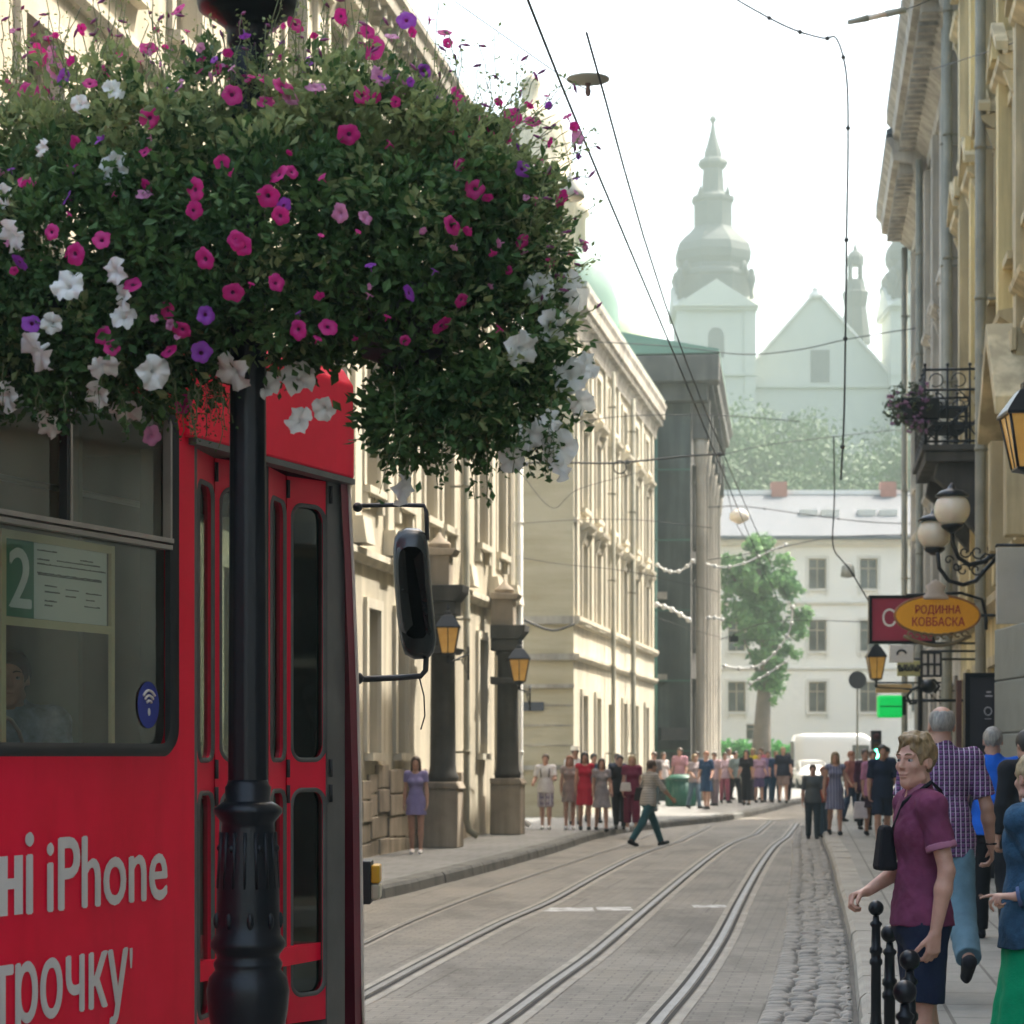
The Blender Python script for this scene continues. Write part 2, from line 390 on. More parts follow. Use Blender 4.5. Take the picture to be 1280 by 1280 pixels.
while y<56:
    x1=kx(RKs,y)-.03; w=cobw(y); x=x1-w
    dy=rr.uniform(.085,.125)
    while x<x1-.05:
        dx=min(rr.uniform(.13,.2),x1-x); h=rr.uniform(.018,.04); yo=rr.uniform(-.012,.012)+.02*math.sin(x*9+y)
        a,b=x+.008,x+dx-.008; c,d=y+yo+.006,y+yo+dy-.008; ia=.02; t=rr.uniform(-.008,.008)
        cb.add([(a,c,.0),(b,c,.0),(b,d,.0),(a,d,.0),(a+.008,c+.008,h*.7),(b-.008,c+.008,h*.7+t),(b-.008,d-.008,h*.7+t),(a+.008,d-.008,h*.7),
                (a+ia+.01,c+ia,h),(b-ia-.01,c+ia,h+t),(b-ia-.01,d-ia,h+t),(a+ia+.01,d-ia,h)],
               [(0,1,5,4),(1,2,6,5),(2,3,7,6),(3,0,4,7),(4,5,9,8),(5,6,10,9),(6,7,11,10),(7,4,8,11),(8,9,10,11)],True)
        x+=dx
    y+=dy
struct(cb,'cobbles',M_cob)
# tram rails
RA=[(430,1191),(456,1180),(515,1152),(590,1122),(665,1095),(740,1070),(790,1053)]
RB=[(430,1258),(459,1244),(540,1200),(627,1155),(690,1127),(740,1099),(790,1073),(824,1060),(850,1052)]
RC=[(560,1325),(630,1277),(690,1232),(742,1194),(788,1155),(838,1112),(872,1084),(900,1063),(920,1052),(945,1043)]
RD=[(800,1310),(829,1273),(869,1225),(903,1174),(928,1124),(952,1081),(969,1058),(984,1047)]
M_steel=mat('rail_steel',(.20,.195,.18),.5,.2,3,0,.3,world=True)
M_conc=mat('rail_concrete',(.315,.29,.245),.85,.22,3,.3,world=True)
M_groove=mat('rail_groove',(.035,.032,.028),.95,.2,4,world=True)
def offs(line,o):
    out=[]
    for i,p in enumerate(line):
        t=(line[min(i+1,len(line)-1)]-line[max(i-1,0)]).normalized(); n=Vector((t.y,-t.x)); out.append(p+n*o)
    return out
def rstrip(mb,line,o0,o1,z):
    a=offs(line,o0); b=offs(line,o1)
    for i in range(len(a)-1): mb.quad((a[i].x,a[i].y,z),(b[i].x,b[i].y,z),(b[i+1].x,b[i+1].y,z),(a[i+1].x,a[i+1].y,z))
rl=['tram rail nearest the left pavement','second tram rail from the left, crossing the white road mark','third tram rail from the left, running down the middle of the road','rightmost tram rail, nearest the cobbled gutter']
for i,(pts,wd) in enumerate(((RA,.55),(RB,1.0),(RC,1.0),(RD,1.0))):
    pl_=[(G(*p).x,G(*p).y) for p in pts]
    ln=smooth_line(pl_,6)
    d=(ln[0]-ln[3]).normalized(); ln=[ln[0]+d*6]+ln
    d=(ln[-1]-ln[-4]).normalized(); ln=ln+[ln[-1]+Vector((.14,1)).normalized()*q for q in (4,10)]
    t=thing('tram_rail','grooved steel '+rl[i],'rail',(ln[0].x,ln[0].y,0),'tram rails set in the road')
    m=MB(); rstrip(m,ln,-.135*wd,.135*wd,.004); m.build('rail_bed',M_conc,t)
    m=MB(); rstrip(m,ln,-.075*wd,-.045*wd,.008); rstrip(m,ln,.03*wd,.062*wd,.008); m.build('groove',M_groove,t)
    m=MB(); rstrip(m,ln,-.04*wd,.02*wd,.012); m.build('rail_head',M_steel,t)
M_mark=None
def markmat():
    m,nt,b=newmat('worn_white_marking'); v=coords(nt,world=True); n=noise_n(nt,v,6,6,.7)
    nt.links.new(ramp(nt,n,[(.42,(.25,.23,.20)),(.56,(.62,.62,.60))]),b.inputs['Base Color']); b.inputs['Roughness'].default_value=.7; return m
mk=MB()
for x0,x1,yp,th in ((672,742,1137,.32),(746,790,1136,.3),(866,908,1133,.22)):
    a=G(x0,yp);b=G(x1,yp); mk.quad((a.x,a.y-th,.0025),(b.x,b.y-th,.0025),(b.x,b.y+th,.0025),(a.x,a.y+th,.0025))
struct(mk,'road_marking',markmat())
# ---------- left buildings ----------
dL=Vector((.16,1,0)); LEN=dL.length
def LM(D): return frameM((LF(D),D,0),dL,1)
# building 1
D0,D1=20.0,50.4; ML=LM(D0); U=lambda D:(D-D0)*LEN
b1=thing('corner_house','long cream old house with tall sunlit windows behind the tram','building',(LF(D0),D0,0))
ops=[]; wins=[]
cols=[22.6,24.9,27.2,29.6,32.1,34.5,36.8,39.1,41.4,43.0,46.6,48.8]
for D in cols:
    u=U(D); w=.5
    for z0,z1,st in ((5.75,8.5,'surround'),(9.7,12.1,'hood')): ops.append((u-w,u+w,z0,z1)); wins.append((ops[-1],st))
for D in (23,26,29,32,34.6,36.9,39.0,46.6,48.8):
    u=U(D); ops.append((u-.42,u+.42,1.7,3.9)); wins.append((ops[-1],'arch'))
mb=MB(ML); wall(mb,0,U(D1),0,13.2,ops,.25); shell(mb,0,U(D1),13.2,9)
mb.build('wall',M_cream,b1)
for o,st in wins: window(b1,ML,o,st,.25)
band(b1,ML,0,U(D1),4.55,.2,.14); band(b1,ML,0,U(D1),9.0,.16,.1); cornice(b1,ML,0,U(D1),13.3,.5,.8,M_greytrim)
mb=MB(ML); r1=random.Random(2)
# rough stone base course blocks
u=.05
while u<U(44): 
    l=r1.uniform(.5,.8); z=0.0
    while z<1.15:
        h=r1.uniform(.3,.42); p=r1.uniform(.05,.10); mb.box(u+.01,u+l-.01,.002,p,z+.01,z+h-.01); z+=h
    u+=l
mb.build('stone_base',M_pinkstone,b1,bevel=.02)
roofbits(b1,ML,0,U(D1),13.35,9.5,2.2,M_darkroof,.4)
# pilasters on front (light verticals)
for i,D in enumerate((33.4,35.7,38,40.2,44.7,47.7,50.1)):
    u=U(D); mb=MB(ML); mb.box(u-.22,u+.22,.002,.07,4.8,12.4); mb.extrude([(.002,12.2),(.2,12.2),(.26,12.5),(.002,12.5)],u-.3,u+.3); mb.extrude([(.002,4.8),(.26,4.8),(.2,5.2),(.002,5.2)],u-.3,u+.3)
    mb.build('pilaster',M_creamtrim,b1)
pipe(b1,ML,U(43.4),.2,12.6,.06,.3)
pipe(b1,ML,U(50.2),.2,12.6,.06,.2,M_white)
# two portal columns with stacked capitals
def portal(D,top,label):
    u=U(D)
    c=ML@Vector((u,.5,0)); t=thing('stone_column',label,'column',(c.x,c.y,.12),'blackened stone columns against the cream house')
    q=MB(ML); q.box(u-.30,u+.30,.16,.76,.12,1.1); q.extrude([(.16,1.1),(.8,1.1),(.74,1.22),(.16,1.22)],u-.33,u+.33); q.build('plinth',M_pinkstone,t,bevel=.02)
    q=MB(ML); q.lathe([(.25,1.22),(.27,1.3),(.235,1.36),(.22,1.5),(.2,top-.6),(.24,top-.56),(.22,top-.5)],(u,.46,0),20); q.build('shaft',M_darkstone,t)
    q=MB(ML); q.box(u-.25,u+.25,.16,.72,top-.5,top-.27); q.extrude([(.16,top-.27),(.72,top-.27),(.84,top-.12),(.86,top),(.16,top)],u-.30,u+.30)
    q.extrude([(.16,top-1.15),(.7,top-1.15),(.8,top-1.06),(.16,top-1.0)],u-.28,u+.28); q.build('capital',M_darkstone,t,bevel=.015)
    q=MB(ML); q.box(u-.19,u+.19,.16,.6,top,top+.5); q.extrude([(.16,top+.5),(.66,top+.5),(.72,top+.6),(.16,top+.64)],u-.25,u+.25); q.lathe([(.18,top+.64),(.2,top+.7),(.06,top+.82),(.01,top+.9)],(u,.4,0),14); q.build('finial',M_pinkstone,t,bevel=.015)
portal(40.3,4.5,'blackened stone column with stepped capital beside the left amber lantern')
portal(47.0,4.2,'blackened stone column at the corner of the cream house, by the amber lantern further off')
# ---------- building 2
D0b,D1b=60.0,80.0; M2=LM(D0b); V=lambda D:(D-D0b)*LEN
b2=thing('corner_house','sunlit cream four storey house with tan end wall beyond the side street','building',(LF(D0b),D0b,0))
ops=[];wins=[]
for D in (61.9,64.7,67.9,71.0,74.2,77.3):
    u=V(D)
    for z0,z1,st in ((5.1,7.1,'hood'),(8.0,10.0,'hood'),(10.8,11.8,'surround')): ops.append((u-.5,u+.5,z0,z1)); wins.append((ops[-1],st))
    if D!=67.9: ops.append((u-.5,u+.5,.9,3.2)); wins.append((ops[-1],'arch'))
ops.append((V(67.9)-.6,V(67.9)+.6,.13,3.1)); door=ops[-1]
mb=MB(M2); wall(mb,0,V(D1b),0,13.1,ops,.22); mb.quad((V(D1b),0,0),(V(D1b),-10,0),(V(D1b),-10,13.1),(V(D1b),0,13.1)); mb.quad((0,-10,0),(0,-10,13.1),(V(D1b),-10,13.1),(V(D1b),-10,0))
mb.build('wall',mat('pale_cream_stucco',(.62,.57,.45),.9,.1,.5,.2,streak=.2),b2)
for o,st in wins: window(b2,M2,o,st,.22,M_wframe)
mb=MB(M2); mb.box(door[0]+.003,door[1]-.003,-.2,-.14,.13,3.09); mb.build('door',M_ironrough,b2)
def endwallmat():
    m,nt,b=newmat('tan_end_wall'); v=coords(nt)
    n=noise_n(nt,v,.5,6); c=ramp(nt,n,[(.3,(.46,.41,.285)),(.7,(.57,.52,.38))])
    v2=coords(nt,(.3,.3,2.4)); c=mixc(nt,.55,c,ramp(nt,noise_n(nt,v2,1.2,4),[(.35,(.72,.66,.52)),(.6,(1,1,1))]),'MULTIPLY')
    nt.links.new(c,b.inputs['Base Color']); b.inputs['Roughness'].default_value=.9; bump(nt,b,noise_n(nt,v,12,5),.3,.02); return m
mb=MB(M2); mb.quad((0,0,0),(0,-10,0),(0,-10,13.1),(0,0,13.1)); mb.build('end_wall',endwallmat(),b2)
# courses on the end wall
mb=MB(M2)
for z,h,p in ((1.3,.12,.08),(3.35,.1,.08),(4.05,.16,.12),(4.95,.2,.16)): mb.box(-p,0,-10,.02,z,z+h)
for k,z in enumerate((1.9,2.4,2.9)): mb.box(-.02,-.002,-10,0,z,z+.03)
mb.build('end_wall_course',M_greytrim,b2)
band(b2,M2,0,V(D1b),4.05,.16,.14); band(b2,M2,0,V(D1b),4.95,.2,.16); band(b2,M2,0,V(D1b),7.5,.12,.08); cornice(b2,M2,-.1,V(D1b),13.3,.42,1.1,M_greytrim)
for D in (60.4,63.3,66.3,69.4,72.6,75.8,79):
    u=V(D); mb=MB(M2); mb.box(u-.2,u+.2,.002,.07,5.2,12.2); mb.build('pilaster',M_creamtrim,b2)
roofbits(b2,M2,-.1,V(D1b),13.35,10,1.6,mat('grey_green_roof',(.3,.33,.28),.7,.2,.3),.36)
pipe(b2,M2,V(66.6),.2,12.3,.06,.22); pipe(b2,M2,V(71.6),.2,12.3,.07,.22)
p=M2@Vector((0,-1.2,0)); mb=MB(M2); mb.box(-.06,-.004,-2.55,-1.35,3.55-.13+.0,3.55+.12-.13+.12)
# street name plate
mb=MB(M2); mb.box(-.05,-.004,-1.75,-.75,2.78,3.0); pp=M2@Vector((0,-1.2,2.78))
solo(mb,'name_plate',mat('plate_dark',(.05,.06,.08),.5,.2),'small dark street name plate on the tan end wall','sign',pp)
# ---------- building 3 (dark with pale columns)
M3=frameM((6.1,82,0),(.115,1),1); b3=thing('corner_house','dark weathered building with pale columns and stepped cornice at the end of the left row','building',(6.1,82,0))
ops=[]; wins=[]
for u in (2.2,5.5,8.8,12.1,15.4):
    for z0,z1 in ((1.0,3.8),(5.4,7.8),(9.0,11.2)): ops.append((u-.6,u+.6,z0,z1)); wins.append((ops[-1],'hood'))
mb=MB(M3); wall(mb,0,19,0,14.6,ops); mb.quad((19,0,0),(19,-9,0),(19,-9,14.6),(19,0,14.6)); mb.quad((0,-9,0),(0,-9,14.6),(19,-9,14.6),(19,-9,0)); mb.build('wall',M_darkstone,b3)
mb=MB(M3); eo=[(-5.0,-3.9,9.0,11.0)]
mb.quad((0,0,0),(0,-9,0),(0,-9,14.6),(0,0,14.6)); mb.build('end_wall',M_tealdark,b3)
for o,st in wins: window(b3,M3,o,st,mtrim=M_dimtrim)
cornice(b3,M3,-.7,19,15.2,1.0,1.4,M_dimtrim)
MS=frameM((6.1,82,0),(1,-.14),1)
mb=MB(M3); mb.box(-1.0,0,-9,1.0,14.3,15.2); mb.box(-.6,0,-9,.6,13.7,14.3); mb.build('end_cornice',M_dimtrim,b3,bevel=.05)
roofbits(b3,M3,-.9,19,15.25,9,1.2,M_copper,1.0)
for u in (.35,3.8,7.1,10.4,13.9,18.5):
    mb=MB(M3); mb.lathe([(.24,0.1),(.24,.5),(.18,.6),(.16,11.6),(.2,11.7),(.26,12.3),(.28,12.5)],(u,.35,0),14); mb.build('column',M_greytrim,b3); mb=MB(M3); mb.box(u-.32,u+.32,.05,.65,12.5,13.8); mb.build('entablature_block',M_dimtrim,b3)
pipe(b3,M3,-.2,.3,14.2,.09,-1.2,M_greenpipe)
mb=MB(M3); mb.tube([(-.25,-1.9,14.3),(-.25,-1.9,13.0),(-.25,-2.6,12.2),(-.25,-2.6,10.9),(-.25,-2.1,10.1),(-.25,-2.2,.3)],.1,8); mb.build('drainpipe',M_greenpipe,b3)
# details on the dark end wall: doorway awning, ledges
mb=MB(M3); mb.box(-.25,-.004,-5,-.8,7.0,7.25); mb.box(-.12,-.004,-5,-.8,4.2,4.45); mb.build('ledge',M_greytrim,b3)
mb=MB(M3); mb.box(-.03,-.004,-4.1,-1.4,.1,3.6); mb.build('doorway',mat('black_opening',(.012,.018,.022),.9,.1),b3)
mb=MB(M3); mb.box(-.06,-.004,-3.6,-2.6,4.8,6.6); mb.build('window',M_glassD,b3)
# ---------- domes behind building 2
dm=thing('domed_church','hazy baroque church with green copper dome rising behind the left roofs','church',(-3,110,0))
mb=MB(); mb.box(-10,5.5,106,124,0,19); mb.build('wall',M_tan,dm)
cx,cy=(663-640)/F*112,112; z=lambda py,D=112:CH+(YH-py)/F*D
mb=MB(); mb.lathe([(2.1,19),(2.1,z(250)),(2.5,z(246)),(2.5,z(238)),(2.0,z(234)),(1.95,z(190)),(1.8,z(165)),(1.4,z(148)),(.8,z(138)),(.45,z(130)),(.4,z(112)),(.55,z(105)),(.1,z(92))],(cx,cy,0),20); mb.build('lantern_tower',M_tan,dm)
cx2=(706-640)/F*112
mb=MB(); mb.lathe([(.1,z(295)),(.6,z(296)),(1.5,z(310)),(2.2,z(335)),(2.6,z(370)),(2.75,z(420)),(2.8,z(480))],(cx2,cy+2,0),24); mb.build('dome',M_copper,dm)
mb=MB(); mb.lathe([(.95,z(300)),(.95,z(262)),(1.15,z(258)),(1.1,z(250)),(.85,z(232)),(.5,z(222)),(.08,z(205))],(cx2+.1,cy+2,0),14); mb.build('cupola',M_tan,dm)
cx3=(790-640)/F*112
mb=MB(); mb.lathe([(.1,z(375)),(.8,z(378)),(1.6,z(395)),(1.9,z(430)),(1.95,z(520))],(cx3-.6,cy+3,0),20); mb.build('dome',mat('pale_green_roof',(.42,.5,.33),.7,.1),dm)

# ---------- right buildings ----------
dR=Vector((.12,1,0)); LR=dR.length
def RM(D): return frameM((RF(D),D,0),dR,-1)
def rhouse(D0,D1,H,mw,mt,label,sp,rows,proj,depth=10,st='pediment',shopz=3.6,wh=.55):
    M=RM(D0); L=(D1-D0)*LR; t=thing('town_house',label,'building',(RF(D0),D0,0)); ops=[];wins=[]
    n=max(1,int(L/sp)); 
    for i in range(n):
        u=(i+.5)*L/n
        for z0,z1,s2 in rows: ops.append((u-wh,u+wh,z0,z1)); wins.append((ops[-1],s2))
        ops.append((u-.75,u+.75,.6,3.1)); wins.append((ops[-1],'arch'))
    mb=MB(M); wall(mb,0,L,0,H,ops,.3); shell(mb,0,L,H,depth); mb.build('wall',mw,t)
    for o,s2 in wins: window(t,M,o,s2,.3,mtrim=mt)
    band(t,M,0,L,3.9,.25,.2,mt); band(t,M,0,L,7.4,.16,.14,mt)
    cornice(t,M,-.15,L+.1,H+.1,proj,1.3,mt); roofbits(t,M,-.15,L+.1,H+.15,depth,2.4,M_metalroof,proj)
    return t,M,L
r0,MR0,L0=rhouse(1.5,24,20,M_beige,M_greytrim,'shaded brown brick house on the right, nearest the camera','x' and 3.2,((5,7.2,'hood'),(8.8,11,'hood'),(12.2,14,'surround')),.7)
r1,MR1,L1=rhouse(24.02,47,20.2,M_yellow,M_yeltrim,'ochre yellow ornate house with pediments and balcony on the right',2.9,((5.2,7.6,'hood'),(9.0,11.3,'pediment'),(13.0,15,'hood'),(16.6,18.3,'surround')),.8)
r2,MR2,L2=rhouse(47.02,58,17.0,M_beige,M_greytrim,'beige weathered house with deep cornice, middle of the right row',3.4,((5,7.2,'hood'),(8.8,11,'hood'),(12.2,14.2,'surround')),1.05)
r3,MR3,L3=rhouse(58.02,66,16.5,mat('grey_beige_stucco',(.58,.53,.46),.9,.15,.5,.2,streak=.35),M_greytrim,'pale grey beige house with ribbed cornice, farthest on the right','x' and 3.4,((5,7.2,'surround'),(8.8,11,'surround'),(12.2,14.2,'surround')),1.05)
r4_=MB(); MR4=frameM((15.6,72,0),dR,-1); r4=thing('town_house','plain beige house added out of view behind the right row to shade the far road','building',(15.6,72,0))  # unseen house, added so its shadow covers the far road and crowd
ops=[(u-.55,u+.55,z0,z0+2.1) for u in (2,5.2,8.4,11.6,14.8,18) for z0 in (1.2,5,8.8,12.4)]
mb=MB(MR4); wall(mb,0,20,0,18,ops,.3); shell(mb,0,20,18,9); mb.build('wall',M_beige,r4)
for o_ in ops: window(r4,MR4,o_,'surround',.3,mtrim=M_greytrim)
cornice(r4,MR4,-.1,20.1,18.1,.7,1.1,M_greytrim); roofbits(r4,MR4,-.1,20.1,18.15,9,2.4,M_metalroof,.7)
# quoins / pilaster strips on the ochre house
for i in range(8):
    u=i*L1/7.93+.05; mb=MB(MR1); mb.box(u,u+.42,.002,.2,4.2,16.2); z_=4.4
    mb.box(u-.05,u+.47,.2,.26,7.2,7.5); mb.box(u-.05,u+.47,.2,.26,4.2,4.6); mb.box(u-.07,u+.49,.2,.34,15.7,16.2); mb.box(u-.07,u+.49,.2,.3,12.0,12.35)
    mb.build('pilaster',M_yeltrim if i%2 else M_yellow,r1)
for (t,M,L,H,ms) in ((r1,MR1,L1,17,(.3,14.2,L1-.4)),(r2,MR2,L2,16,(.3,L2-.3)),(r3,MR3,L3,15.6,(L3-.15,))):
    for u in ms: pipe(t,M,u,.2,H,.085,.28)
for i in range(4):
    u=.4+i*L2/3.4; mb=MB(MR2); mb.box(u,u+.5,.002,.18,4.2,15.6); mb.build('pilaster',M_greytrim,r2)
for i in range(3):
    u=.4+i*L3/2.6; mb=MB(MR3); mb.box(u,u+.45,.002,.16,4.2,15.2); mb.build('pilaster',M_greytrim,r3)
# ---------- far house 4
D4=136.0; b4=thing('apartment_house','long pale house with grey metal roof closing the far end of the street','building',(14,D4,0))
xa,xb=8.0,34.0; M4=frameM((xa,D4,0),(1,0),1); k=D4/F; X=lambda px:(px-640)*k-xa; Zp=lambda py:CH+(YH-py)*k
ops=[];wins=[]
for px in (921,1022,1086,1150,1210):
    for y0,y1 in ((698,736),(775,814),(852,890)): ops.append((X(px)-.5,X(px)+.5,Zp(y1),Zp(y0))); wins.append(ops[-1])
ops.append((X(946)-.6,X(946)+.6,Zp(925),Zp(905)))
mb=MB(M4); wall(mb,0,xb-xa,-.0,Zp(675),ops,.25); shell(mb,0,xb-xa,Zp(675),9)
mb.build('wall',mat('white_grey_stucco',(.74,.72,.66),.9,.07,.2),b4)
for o in wins: window(b4,M4,o,'surround',.25,M_frame,M_wframe,M_glassD)
window(b4,M4,ops[-1],'bare',.25,M_frame,None,M_glassD)
band(b4,M4,0,xb-xa,Zp(756),.2,.15,M_wframe); band(b4,M4,0,xb-xa,Zp(838),.15,.1,M_wframe); band(b4,M4,0,xb-xa,Zp(682),.35,.4,M_wframe,'cornice')
mb=MB(M4); mb.prism([(.7,Zp(675)),(.7,Zp(671)),(-6,Zp(603)),(-12,Zp(675))],lambda a,b:(-.5,a,b),lambda a,b:(xb-xa,a,b)); rf=mb.build('roof',M_metalroof,b4)
mb=MB(M4); mb.box(-.5,xb-xa,-6.15,-5.85,Zp(603)-.05,Zp(603)+.22); mb.build('ridge',M_white,rf)
mred=mat('brick_chimney',(.38,.17,.13),.9,.2)
for px in (988,1130): mb=MB(M4); mb.box(X(px)-.45,X(px)+.45,-6.5,-5.5,Zp(612),Zp(588)); mb.build('chimney',mred,rf)
for px in (1033,1107):
    for q in (-.7,.55):
        mb=MB(M4); a=.36; yy=(Zp(636)-Zp(671))/(Zp(603)-Zp(671)); y_=.7-6.7*yy; zz=Zp(636)
        mb.box(X(px)+q-.5,X(px)+q+.5,y_-.25,y_+.35,zz-.15,zz+.2); mb.build('skylight',M_wframe,rf)
# ---------- church on the hill
DC=236.0; kc=DC/F; Zc=lambda py:CH+(YH-py)*kc; Xc=lambda px:(px-640)*kc
M_chwall=mat('church_wall',(.5,.52,.46),.9,.05,.1)
ch=thing('hill_church','pale two towered church with dark onion spires on the hill, faded by haze','church',(Xc(990),DC,20))
def tower(cx,parent):
    s=4.0*1.0
    nodes=[]
    h=lambda px:px*kc
    mb=MB(); w=h(47); d=h(36); y0=DC; mb.box(cx-w,cx+w,y0,y0+2*w,15,Zc(384)); 
    tw=mb.build('tower',M_chwall,parent)
    mb=MB(); mb.box(cx-w-.4,cx+w+.4,y0-.4,y0+2*w+.4,Zc(388),Zc(382)); mb.box(cx-w-.2,cx-w+.9,y0-.2,y0+1,20,Zc(388)); mb.box(cx+w-.9,cx+w+.2,y0-.2,y0+1,20,Zc(388)); mb.box(cx-w-.2,cx+w+.2,y0-.3,y0,Zc(470),Zc(466)); mb.build('cornice',M_chwall,tw)
    mb=MB(); 
    for A in (0,1):
        pr=[(-w-.5,Zc(384)),(w+.5,Zc(384)),(0,Zc(350))]
        if A==0: mb.prism(pr,lambda a,b:(cx+a,y0-.7,b),lambda a,b:(cx+a,y0+2*w+.3,b))
        else: mb.prism(pr,lambda a,b:(cx-w-.5,y0+w+a,b),lambda a,b:(cx+w+.5,y0+w+a,b))
    mb.build('pediment',M_chwall,tw)
    mb=MB(); prf=[(h(9),Zc(447)),(h(9),Zc(418))]; n=10
    poly=[(-h(10),Zc(447)),(h(10),Zc(447))]+[(h(10)*math.cos(math.pi*i/n),Zc(420)+h(11)*math.sin(math.pi*i/n)) for i in range(n+1)]
    mb.prism(poly,lambda a,b:(cx+a,y0-.05,b),lambda a,b:(cx+a,y0+.0-.002,b)); mb.build('window',mat('church_glass',(.12,.14,.13),.6,.1),tw)
    c=(cx,y0+w,0)
    kk2=(DC+w)/F; H2=lambda p:p*kk2; Z2=lambda py:CH+(YH-py)*kk2
    mb=MB(); mb.lathe([(H2(r_),Z2(p_)) for r_,p_ in ((52,384),(52,362),(53,352),(55,349),(54,345),(46,341),(45,335),(49,328),(50,318),(47,308),(40,300),(33,294),(28,289),(25,285),(25,255),(28,252),(28,248),(22,245),(17,243),(15,240),(13,212),(17,209),(20,205),(18,201),(12,198),(11,190),(7,178),(4,166),(2.2,156),(2,154),(4.5,151),(4.5,148),(1,144))],c,8,math.pi/8,sm=False)
    for a_ in range(4): mb.lathe([(H2(2.5),Z2(250)),(H2(3.2),Z2(244)),(H2(.8),Z2(236))],(c[0]+H2(24)*math.cos(a_*math.pi/2+math.pi/4),c[1]+H2(24)*math.sin(a_*math.pi/2+math.pi/4),0),6); mb.lathe([(H2(5),Z2(350)),(H2(5),Z2(340)),(H2(2),Z2(333))],(c[0]+H2(50)*math.cos(a_*math.pi/2+math.pi/4),c[1]+H2(50)*math.sin(a_*math.pi/2+math.pi/4),0),6)
    sp=mb.build('spire',M_darkroof,parent)
    for sx in(-1,1):
        for sy in (0,1):
            mb=MB(); q=(cx+sx*h(45),y0+.6+sy*(2*w-1.2),0); mb.lathe([(h(3),Zc(372)),(h(2),Zc(362)),(h(5),Zc(352)),(h(6),Zc(346)),(h(3),Zc(340)),(h(4),Zc(337)),(h(1),Zc(333))],q,8); mb.build('urn',M_darkroof,sp)
tower(Xc(895),ch); tower(Xc(1163),ch)
mb=MB(); gy=DC+3; mb.prism([(Xc(925),Zc(478)),(Xc(1118),Zc(478)),(Xc(1118),Zc(460)),(Xc(1032),Zc(366)),(Xc(1018),Zc(366)),(Xc(925),Zc(468))],lambda a,b:(a,gy,b),lambda a,b:(a,gy+22,b)); mb.build('nave',M_chwall,ch)
mb=MB(); mb.lathe([(h_,z_) for h_,z_ in ((.7,Zc(366)),(.75,Zc(360)),(.3,Zc(356)),(.45,Zc(353)),(.02,Zc(350)))],(Xc(1025),gy+.3,0),8)
for a,b,c,d in ((925,472,1018,366),(1032,366,1120,466)):
    mb.prism([(Xc(a),Zc(b)),(Xc(c),Zc(d)),(Xc(c),Zc(d-4)),(Xc(a),Zc(b-4))],lambda p,q:(p,gy-.4,q),lambda p,q:(p,gy+.4,q))
mb.build('gable_trim',M_white,ch)
mb=MB(); mb.box(Xc(1018),Xc(1042),gy-.06,gy-.002,Zc(472),Zc(431)); mb.build('window',mat('church_glass',(.12,.14,.13)),ch)
mb=MB(); mb.box(Xc(868),Xc(1160),DC+1.5,DC+26,14,Zc(478)); mb.box(Xc(868),Xc(1160),DC+1.2,DC+1.5,Zc(482),Zc(476)); mb.build('wall',M_chwall,ch)
# ridge turret
ty=DC+14; kt=ty/F; tx=(1069-640)*kt; Zc=lambda py:CH+(YH-py)*kt
mb=MB(); h=lambda px:px*kt
mb.lathe([(h(20),Zc(430)),(h(17),Zc(405)),(h(14),Zc(385)),(h(17),Zc(366)),(h(14),Zc(364)),(h(11),Zc(352)),(h(11),Zc(350))],(tx,ty,0),8,math.pi/8,sm=False)
for a in range(4): mb.lathe([(h(2.2),Zc(350)),(h(2.2),Zc(332))],(tx+h(9)*math.cos(a*math.pi/2+.8),ty+h(9)*math.sin(a*math.pi/2+.8),0),6)
mb.lathe([(h(11),Zc(332)),(h(11),Zc(322)),(h(8),Zc(317)),(h(3),Zc(313)),(h(1),Zc(306)),(h(.3),Zc(295))],(tx,ty,0),8,math.pi/8,sm=False)
mb.build('turret',M_darkroof,ch)
# hill under it
hl=MB(); nx,ny=30,24
def hz_(x,y): 
    t=max(0,min(1,(y-150)/78)); s=t*t*(3-2*t); return -.5+ s*(29+1.5*math.sin(x*.12))*max(0,min(1,1.25-abs(x-38)/75))
vs=[(-40+i*160/nx,148+j*140/ny,hz_(-40+i*160/nx,148+j*140/ny)) for j in range(ny+1) for i in range(nx+1)]
hl.add(vs,[(j*(nx+1)+i,j*(nx+1)+i+1,(j+1)*(nx+1)+i+1,(j+1)*(nx+1)+i) for j in range(ny) for i in range(nx)],True)
struct(hl,'hill',mat('hill_grass',(.07,.12,.05),.95,.3,.3,world=True))
